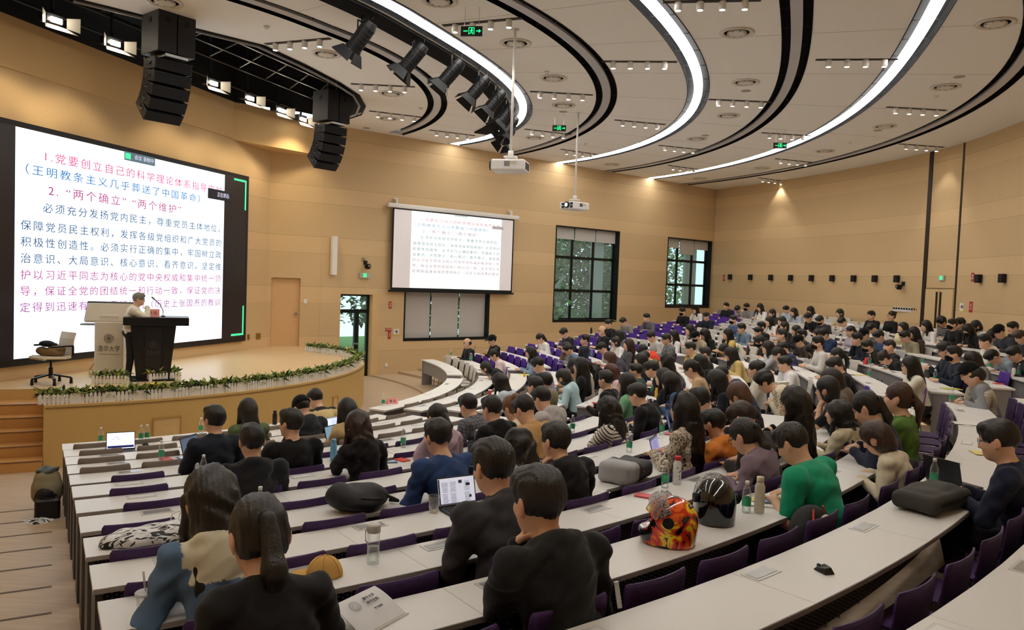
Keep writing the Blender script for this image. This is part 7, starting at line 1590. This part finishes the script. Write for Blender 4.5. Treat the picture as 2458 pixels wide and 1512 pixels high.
def make_namecard(r, o):
    m = MB().add([(-.11,-.05,0),(.11,-.05,0),(.11,.0,.11),(-.11,.0,.11),(-.11,.05,0),(.11,.05,0)],[(0,1,2,3),(3,2,5,4),(0,4,5,1),(0,3,4),(1,5,2)]); obj('card', m, PINK, r); text('lettering','熊 达',.06,mat('dark red ink','8A2A2A',.6),r,Matrix.Translation((0,-.028,.055))@Matrix.Rotation(math.radians(65),4,'X'))
NAMES = {'bottle':('water_bottle','bottle','water bottles on the desks'),'flask':('drink_flask','flask','flasks on the desks'),'laptop':('laptop','laptop','laptops on the desks'),'booklet':('red_booklet','booklet','red booklets on the desks'),'standred':('red_booklet','booklet','red booklets on the desks'),'paper':('paper_sheets','paper','papers on the desks'),'phone':('phone','phone',None),'mousep':('computer_mouse','mouse',None),'cup':('iced_drink_cup','cup',None),'tumbler':('clear_tumbler','tumbler',None),'beaker':('plastic_cup','cup',None),'papercup':('paper_cup','cup',None),'tissue':('tissue_box','tissue box',None),'namecard':('name_card','name card',None)}
PROTO = {}
def at_desk(k, fr, th, up=0): return pol(Rk(k)+Dk(k)*fr, th, Fk(k)+.75+up)
for kind, k, blk, fr, th, yaw, o, lab in ITEMS:
    nm_, cat_, grp = NAMES[kind]; p = at_desk(k, fr, th, .0005 if kind not in ('phone','booklet') else .0105 if 'pad' in lab or 'pages' in lab else .0005); rz = face_in(th)+math.radians(yaw); key = (kind,tuple(sorted(o.items())))
    if key in PROTO: r = dup(PROTO[key], p, rz, lab, grp)
    else:
        r = empty(nm_, p, rz, lab, cat_, grp); globals()['make_'+kind](r, o); PROTO[key] = r
# ---- single things in the front of the picture
def soft(name, prims, h, m, loc, rz, label, cat, amp=.006, fr=30, parent=None, cut=None):
    f_, lo, hi = union(prims)
    def g(p):
        d = f_(p)
        if amp: d = d+amp*np.sin(p[:,0]*fr+2*np.sin(p[:,2]*fr*.4))*np.sin(p[:,1]*fr*.8+1.5*np.sin(p[:,2]*fr*.5)+1)
        if cut is not None: d = np.maximum(d, cut(p))
        return d
    v, F = mesh_sdf(g, lo, hi, h); me = to_mesh(name, v, F)
    if parent is not None: return link(name, me, m, parent)
    r = empty(name, loc, rz, label, cat); link('body', me, m, r); return r
floorcut = lambda p: -p[:,2]
def zebra():
    m = mat('zebra print','F0F0EE',.6,noise=0); nt, N, L, b = nodes(m); tc = N.new('ShaderNodeTexCoord'); mp = N.new('ShaderNodeMapping'); mp.inputs['Scale'].default_value = (7,22,10); L.new(tc.outputs['Object'], mp.inputs[0]); n = N.new('ShaderNodeTexNoise'); n.inputs['Scale'].default_value = 1.4; n.inputs['Detail'].default_value = 4; n.inputs['Distortion'].default_value = 1.6; L.new(mp.outputs[0], n.inputs[0])
    L.new(mixc(nt, math_n(nt,'GREATER_THAN',n.outputs[0],.53), srgb('EDEEEE'), srgb('0F0F11')), b.inputs['Base Color']); return m
r = soft('tote_bag', [Ell((-.05,0,.03),(.27,.15,.06),None,.03),Ell((.12,.02,.04),(.14,.13,.06),None,.03),Ell((-.20,-.03,.02),(.14,.07,.035),None,.03)], .008, zebra(), at_desk(9,.55,-57.05), face_in(-57.05), 'black and white zebra print tote bag lying on the near desk end', 'bag', .006, 34, cut=floorcut)
m = MB()
for s in (0,.05): m.tube([(.10+s,.03,.08),(.12+s,.06,.14),(.19+s,.06,.16),(.24+s,.02,.12),(.22+s,-.03,.05)],.004,6)
obj('strap', m, CAPW, r)
soft('lining', [Ell((.20,.0,.04),(.09,.10,.05),None,.03)], .008, mat('white lining','E6E4DE',.7), None, 0, '', '', .008, 40, parent=r)
# two helmets
def flame():
    m = mat('painted helmet','D8701E',.18,noise=0,coat=.6); nt, N, L, b = nodes(m); tc = N.new('ShaderNodeTexCoord'); n = N.new('ShaderNodeTexNoise'); n.inputs['Scale'].default_value = 5.5; n.inputs['Detail'].default_value = 3; n.inputs['Distortion'].default_value = 2.2; L.new(tc.outputs['Object'], n.inputs[0])
    s = N.new('ShaderNodeSeparateXYZ'); L.new(tc.outputs['Object'], s.inputs[0]); rp = N.new('ShaderNodeValToRGB'); el = rp.color_ramp.elements; el[0].position = .36; el[0].color = (*srgb('17181A'),1); el[1].position = .44; el[1].color = (*srgb('C4311A'),1)
    for pz, c in ((.50,'E0631C'),(.55,'EFD21E'),(.62,'F0C81C'),(.635,'101012'),(.68,'C9CCD2'),(.73,'222428')): e = el.new(pz); e.color = (*srgb(c),1)
    rp.color_ramp.interpolation = 'CONSTANT'; L.new(n.outputs[0], rp.inputs[0]); L.new(rp.outputs[0], b.inputs['Base Color']); return m
def helmet(loc, rz, shell_m, label, visor_up):
    r = empty('motorcycle_helmet', loc, rz, label, 'helmet', 'motorcycle helmets'); r.scale = (1.22,1.22,1.18); S = Ell((0,0,.125),(.112,.140,.128)); J = Ell((0,.075,.055),(.085,.085,.06),None,.05); B_ = Cone((0,-.02,.02),(0,.04,.02),.105,.095,.05)
    def f(p):
        d = smin(smin(S.d(p),J.d(p),.06),B_.d(p),.05); inner = Ell((0,.0,.115),(.095,.120,.112)).d(p); port = Box((0,.16,.125),(.085,.09,.045),None,.035).d(p)
        return np.maximum(np.maximum(np.maximum(d,-inner),-port), .004-p[:,2])
    v, F = mesh_sdf(f, (-.15,-.18,0), (.15,.2,.27), .0055); link('shell', to_mesh('shell',v,F), shell_m, r)
    f2 = lambda p: np.maximum(np.maximum(Ell((0,0,.115),(.093,.118,.110)).d(p), -Ell((0,.02,.10),(.075,.095,.09)).d(p)), np.maximum(.006-p[:,2], -Box((0,.16,.125),(.08,.09,.042),None,.035).d(p)))
    v, F = mesh_sdf(f2, (-.12,-.14,0), (.12,.15,.25), .008); link('padding', to_mesh('padding',v,F), mat('black padding','121214',.9), r)
    RV = rotx(math.radians(62 if visor_up else 0)); pv = V3(0,.0,.14)
    def f3(p):
        q = (p-pv)@RV+pv; a = Ell((0,.0,.130),(.118,.150,.120)).d(q); return np.maximum(np.maximum(a,-(a+.004)), np.maximum(np.abs(q[:,2]-.128)-.052, .035-q[:,1]))
    v, F = mesh_sdf(f3, (-.14,-.16,-.02), (.14,.18,.34), .0055); link('visor', to_mesh('visor',v,F), clear('clear visor',(.9,.9,.9),.16), r)
    for s in (-1,1): obj('visor_pivot', MB().cyl((s*.104,0,.14),(s*.124,0,.14),.028,n=18), mat('black lamp housing','1B1C20',.45,.2), r)
    obj('rim', MB().tube([(.098*math.cos(a),.01+.115*math.sin(a),.010) for a in np.linspace(0,2*PI,25)],.009,6), BLACK, r)
    return r
helmet(at_desk(12,.52,-48.55), face_in(-48.55)+math.radians(30), flame(), 'full-face helmet painted with yellow, red and black flames and teeth', True)
helmet(at_desk(12,.30,-46.55), face_in(-46.55)+math.radians(-40), mat('gloss black helmet','0D0E10',.12,coat=.7), 'gloss black helmet with raised clear visor behind the painted one', True)
# mustard cap
v, F = mesh_sdf(lambda p: np.maximum(smin(np.maximum(Ell((0,-.02,.0),(.088,.102,.112)).d(p),-Ell((0,-.02,-.01),(.082,.096,.106)).d(p)), Ell((0,.115,.004),(.082,.085,.008),rotx(-.12)).d(p),.006), .001-p[:,2]), (-.12,-.15,-.02), (.12,.22,.13), .0055)
r = empty('baseball_cap', at_desk(11,.45,-54.9), face_in(-54.9)+math.radians(62), 'mustard yellow baseball cap lying on the desk beside a clear tumbler', 'cap'); link('crown', to_mesh('crown',v,F), mat('mustard canvas','C79A52',.85,noise=.08,scale=40), r); obj('button', MB().lathe([(.010,.108),(.006,.116)],10,(0,-.02,0)), mat('mustard canvas','C79A52'), r)
m = MB()
for a in range(6): b_ = a*PI/3; m.tube([(.089*math.cos(b_)*math.cos(e),-.02+.103*math.sin(b_)*math.cos(e),.113*math.sin(e)) for e in np.linspace(.05,1.5,8)],.0014,4)
obj('seam', m, mat('mustard dark','9A7638',.85), r)
# bags
r = soft('backpack', [Ell((0,0,.10),(.24,.15,.10),None,.03),Ell((.14,.03,.08),(.14,.12,.075),None,.03),Ell((-.14,.02,.12),(.11,.11,.10),None,.03),Ell((.02,-.11,.07),(.17,.06,.06),None,.02)], .009, mat('black nylon','202227',.6,noise=.15,scale=14), at_desk(9,.60,-51.7)+Vector((0,0,.0)), face_in(-51.7), 'crumpled black backpack lying on the desk before the padded jacket', 'backpack', .012, 22, cut=floorcut)
m = MB(); m.tube([(.20,-.05,.10),(.28,-.08,.06),(.33,-.05,.03),(.30,.03,.02)],.014,6); m.tube([(-.05,-.15,.13),(.05,-.165,.11),(.13,-.15,.10)],.005,6); obj('strap', m, mat('black webbing','141518',.6), r)
r = soft('backpack', [Box((-.10,0,.095),(.13,.17,.095),None,.06,.02),Box((.13,.01,.085),(.14,.16,.082),None,.06,.02)], .008, mat('charcoal nylon','46474A',.7,noise=.08), at_desk(10,.75,-43.6,.0), face_in(-43.6)+math.radians(8), 'grey and charcoal backpack lying on the desk before the orange hoodie', 'backpack', .006, 24, cut=floorcut)
soft('grey_panel', [Box((-.135,0,.095),(.105,.172,.099),None,.06,.02)], .008, mat('light grey nylon','A9AAAC',.7,noise=.05), None, 0, '', '', .006, 24, parent=r, cut=floorcut); obj('red_tag', MB().box((.02,-.166,.10),(.03,.006,.012)), RED, r)
r = soft('laptop_bag', [Box((0,0,.075),(.30,.16,.065),None,.05,.03),Box((.02,.03,.10),(.24,.12,.055),None,.05,.03)], .009, mat('dark grey canvas','34332F',.75,noise=.1), at_desk(13,.55,-42.3), face_in(-42.3)+math.radians(-10), 'dark grey laptop bag lying on the desk in front of the navy jacket', 'bag', .006, 20, cut=floorcut)
obj('zip', MB().tube([(-.28,-.155,.06),(-.1,-.168,.065),(.1,-.168,.065),(.28,-.155,.06)],.004,6), mat('black webbing','141518',.6), r)
# backpack with red piping on the seat beside the green t-shirt
th = -45.15; r = soft('backpack', [Ell((0,0,.22),(.17,.13,.22),None,.04),Ell((0,.10,.14),(.13,.06,.13),None,.03)], .009, mat('black backpack cloth','17181A',.7,noise=.1), pol(Rk(12)+Dk(12)+.20,th,Fk(12)+.46), face_in(th)+PI, 'black backpack with red piping and white panel on the seat beside the green t-shirt', 'backpack', .006, 20)
soft('white_panel', [Ell((0,.105,.26),(.10,.045,.13),None,.02)], .008, mat('off white cloth','D9D6CC',.8), None, 0, '', '', .006, 26, parent=r)
m = MB()
for s in (-1,1): m.tube([(s*.12,.08,.02),(s*.150,.085,.18),(s*.135,.08,.32),(s*.07,.05,.43)],.006,6)
obj('red_piping', m, mat('red piping','D8402A',.5), r)
th = -39.0; r = soft('backpack', [Ell((0,0,.20),(.15,.12,.20),None,.04),Ell((0,.08,.12),(.12,.06,.11),None,.03)], .009, mat('black backpack cloth','17181A'), pol(Rk(12)+Dk(12)+.22,-37.6,Fk(12)+.46), face_in(-37.6)+PI, 'plain black backpack on a seat behind the brown bob', 'backpack', .006, 20); obj('logo_patch', MB().box((.03,.125,.22),(.05,.006,.03)), CAPW, r)
# bags standing in the left aisle
p = pol(10.35,-59.5,Fk(2)); r = soft('backpack', [Ell((0,0,.34),(.17,.14,.20),None,.04),Ell((0,.02,.50),(.14,.12,.09),None,.04)], .009, mat('khaki cloth','8F8468',.8,noise=.12), p, .6, 'khaki backpack piled on the aisle step at the desk end', 'backpack', .010, 22)
soft('contents', [Ell((0,.02,.57),(.12,.10,.05),None,.03)], .010, mat('grey green cloth','5F6B66',.8,noise=.3,scale=20), None, 0, '', '', .02, 40, parent=r); soft('dark_pocket', [Ell((-.02,-.10,.26),(.12,.07,.14),None,.03)], .010, mat('black webbing','141518',.6), None, 0, '', '', .006, 30, parent=r)
r = soft('handbag', [Box((0,0,.15),(.13,.09,.15),None,.03,.02)], .009, mat('black leather','17171A',.4), pol(10.62,-59.45,Fk(2)), .5, 'black leather handbag on the aisle step beside the khaki backpack', 'bag', .004, 20); obj('handle', MB().tube([(-.07,0,.29),(-.05,0,.38),(.05,0,.38),(.07,0,.29)],.008,6), mat('black webbing','141518',.6), r)
r = soft('scarf_pile', [Ell((0,0,.05),(.16,.12,.06),None,.03),Ell((-.10,.02,.04),(.09,.08,.045),None,.03)], .009, zebra(), pol(10.75,-59.9,Fk(2)), .3, 'black and white patterned scarf heaped at the foot of the handbag', 'scarf', .012, 40, cut=floorcut)
# paper bag on the middle desk
r = empty('paper_bag', at_desk(10,.40,-22.0), face_in(-22.0)+math.radians(-30), 'tall white paper shopping bag standing at the gangway end of a desk', 'shopping bag')
obj('bag', MB().box((0,0,.16),(.26,.10,.32)), mat('white card bag','E9E7E2',.55,noise=.02), r, bevel=.003); obj('handle', MB().tube([(-.05,-.052,.32),(-.05,-.053,.25),(.05,-.053,.25),(.05,-.052,.32)],.003,5), CAPW, r)
emblem(r, 0, -.0525, .19, .022, mat('bag ink','4A4A4C',.6)); text('lettering','YONGHETANG',.022,mat('bag ink','4A4A4C',.6),r,Matrix.Translation((0,-.0525,.135))@Matrix.Rotation(PI/2,4,'X')); text('lettering','永和堂',.034,mat('bag ink','4A4A4C',.6),r,Matrix.Translation((0,-.0525,.095))@Matrix.Rotation(PI/2,4,'X'))
# front booklet leaning open, white with the university crest
r = empty('lecture_booklet', at_desk(12,.36,-55.2), face_in(-55.2)+math.radians(24), 'large white printed booklet with a round crest lying half open on the nearest desk', 'booklet')
obj('pages', MB().box((.02,-.02,.005),(.30,.21,.009)), PAPER, r); m = MB(); n_ = 10; v = []
for i in range(n_+1):
    a = i/n_; z = .010+.085*math.sin(a*1.3); y = .21*a
    v += [(-.15,-.12+y*.93,z),(.15,-.12+y*.93,z),(.15,-.12+y*.93,z+.003),(-.15,-.12+y*.93,z+.003)]
m.add(v, [(i*4+a,i*4+(a+1)%4,i*4+4+(a+1)%4,i*4+4+a) for i in range(n_) for a in range(4)]+[(0,1,2,3),(n_*4+3,n_*4+2,n_*4+1,n_*4)]); obj('cover', m, mat('white cover','E4E4E6',.5,noise=.02), r)
INK = mat('cover ink','55565E',.6); Mt = Matrix.Translation((0,-.02,.068))@Matrix.Rotation(math.radians(21),4,'X')
k = MB()
for rr_ in (.030,.024,.014):
    for i in range(28):
        a, b = 2*PI*i/28, 2*PI*(i+1)/28; k.add([Mt@Vector((-.06+q*math.cos(w),.03+q*math.sin(w),.004)) for q, w in ((rr_,a),(rr_,b),(rr_-.002,b),(rr_-.002,a))],[(0,1,2,3)])
obj('crest', k, INK, r)
for s, sz, x, y in (('清华大学',.020,.045,.045),('研究生院',.020,.045,.015),('学习资料',.014,.04,-.03)): text('lettering',s,sz,INK,r,Mt@Matrix.Translation((x,y,.006)))
# open notebook, pencil for the writer at the front
r = empty('notebook', at_desk(11,.30,-56.5), face_in(-56.5)+math.radians(-14), 'open cream notebook under the hand of the writer in the black suit', 'notebook')
obj('pages', MB().box((-.085,.03,.011),(.17,.23,.02),Matrix.Rotation(.12,3,'Y')).box((.085,.03,.011),(.17,.23,.02),Matrix.Rotation(-.12,3,'Y')), mat('cream pages','EFE8D6',.8,noise=.02), r, bevel=.003); obj('cover', MB().box((0,.03,.002),(.36,.24,.003)), mat('grey cover','8E8A80',.6), r)
m = MB()
for x in (-.085,.085):
    for i in range(8): m.box((x,.12-.022*i,.0235),(.12,.0012,.0006),Matrix.Rotation(.12 if x < 0 else -.12,3,'Y'))
obj('writing', m, mat('pencil grey','9A968C',.8), r)
r = empty('clip', at_desk(11,.52,-57.1), 0, 'small black metal clip beside the open notebook', 'clip'); obj('jaw', MB().box((0,0,.008),(.03,.018,.016)), BLACK, r, bevel=.003); obj('wire', MB().tube([(-.008,0,.012),(-.012,.022,.018),(.012,.022,.018),(.008,0,.012)],.0012,5), STEEL, r)
# ---- the lecturer
o = dict(pose='U', hair='s', top='shirt', color='E9E4D4', hc='77736C', glasses=1, stand=1, seed=9, lean=4, pitch=4, yaw=-6, bulk=1.1, wr=(.10,.30,1.42), wl=(-.20,.30,1.15), puff=.018, hs=1.04)
LEC = person(o, (-7.40,14.92,SZ+.004), math.radians(-66), 'older lecturer in a white shirt and black trousers speaking behind the black lectern', None, .0105, share=False)
for c in LEC.children:
    if c.name.startswith('trousers'): c.data.materials.clear(); c.data.materials.append(mat('black suit trousers','101114',.8))
# ---- outside the windows
GR = mat('lawn','5F8A3E',.9,noise=.3,scale=4); mb = MB(); mb.box(right(9,-.4,-9.2),(44,17,.2),Matrix((WU,-WN,Vector((0,0,1)))).transposed()); structure('ground_outside', mb, GR)
rg = random.Random(11)
def tree(s, d, H, seed, label, trunk_m, leaf_ms, n, lean=.3, r0=.16):
    rg = random.Random(seed); r = empty('tree', right(s,-.3,-d), 0, label, 'tree', 'trees outside the windows'); m = MB(); pts = [Vector((lean*H*.08*t*t,0,H*.9*t)) for t in np.linspace(0,1,8)]; m.tube(pts,[r0*(1-.75*t) for t in np.linspace(0,1,8)],8)
    for i in range(7): a = rg.uniform(0,2*PI); b = pts[2+i%5]; m.tube([b,b+Vector((math.cos(a)*.7,math.sin(a)*.7,.6)),b+Vector((math.cos(a)*1.6,math.sin(a)*1.6,1.0))],[.06,.04,.015],6)
    obj('trunk', m, trunk_m, r); ms = [MB() for _ in leaf_ms]
    for i in range(n):
        a = rg.uniform(0,2*PI); q = rg.random()**.5*2.6; z = H*rg.uniform(.18,1.05); p = Vector((q*math.cos(a),q*math.sin(a),z)); e = rg.uniform(-1,.6); leaf(ms[i%len(ms)], p, (rg.uniform(-1,1),rg.uniform(-1,1),e), rg.uniform(.22,.42), rg.uniform(.07,.14))
    for k, q in enumerate(ms): obj('foliage', q, leaf_ms[k], r)
LM = [mat('tree leaf '+c, c, .6, noise=.2, scale=3) for c in ('4E8A4A','7DB070','2F5F3A','A9CFA0')]; BARK = mat('pale bark','B9BDB6',.8,noise=.2,scale=5); BARK2 = mat('brown bark','5A4E42',.9,noise=.2,scale=5)
for i, (s, d, H, l, bk) in enumerate(((9.4,2.6,6.5,'pale-barked tree close outside the middle window',1),(7.0,7.5,7.5,'leafy tree beyond the pale-barked one outside',0),(12.0,6.5,8,'broad leafy tree outside the middle window',0),(15.5,7.5,8,'leafy tree between the two far windows outside',0),(18.5,6.0,8,'dark leafy tree outside the farthest window',0),(22.5,8,8,'leafy tree at the far corner outside',0),(1.0,8.5,6,'leafy tree beyond the lawn outside the glass door',0),(-2.5,11,7,'distant tree seen through the glass door',0),(3.5,12.5,7,'second distant tree behind the lawn',0))): tree(s, d, H, 20+i, l, BARK if bk else BARK2, LM[i%2:]+LM[:1], 900 if bk else 5200, .4, .17 if bk else .14)
for i, (s, d) in enumerate(((10.4,1.2),(11.4,1.3),(16.6,1.5),(8.6,4.5),(13.0,4.0))):
    r = empty('shrub', right(s,-.3,-d), 0, f'low green shrub outside the windows, {nth(i+1)} along', 'shrub', 'shrubs outside'); ms = [MB(),MB()]
    for q in range(420): a = rg.uniform(0,2*PI); p = Vector((rg.gauss(0,.55),rg.gauss(0,.3),rg.uniform(.1,2.3 if i != 2 else 1.6))); leaf(ms[q%2], p, (math.cos(a),math.sin(a),rg.uniform(-.2,.9)), rg.uniform(.14,.28), .05)
    obj('foliage', ms[0], LM[1], r); obj('foliage', ms[1], LM[3], r)
r = empty('street_lamp', right(10.9,-.3,-2.2), .4, 'white lamp post with box and fittings outside the middle window', 'lamp post'); obj('post', MB().cyl((0,0,0),(0,0,3.3),.04), CAPW, r); obj('arm', MB().bar((0,0,3.2),(.5,0,3.75),.12,.08), CAPW, r); obj('box', MB().box((-.12,0,2.3),(.28,.16,.34)), CAPW, r); obj('fitting', MB().box((.2,0,2.85),(.25,.12,.12)).box((.22,0,2.55),(.16,.14,.2)), CAPW, r)
for i, s in enumerate((12.25,18.35)): structure(f'outside_column_{i+1}', MB().box(right(s,3,-1.1),(.5,.5,7)), mat('pale stone','D9DCE0',.7))
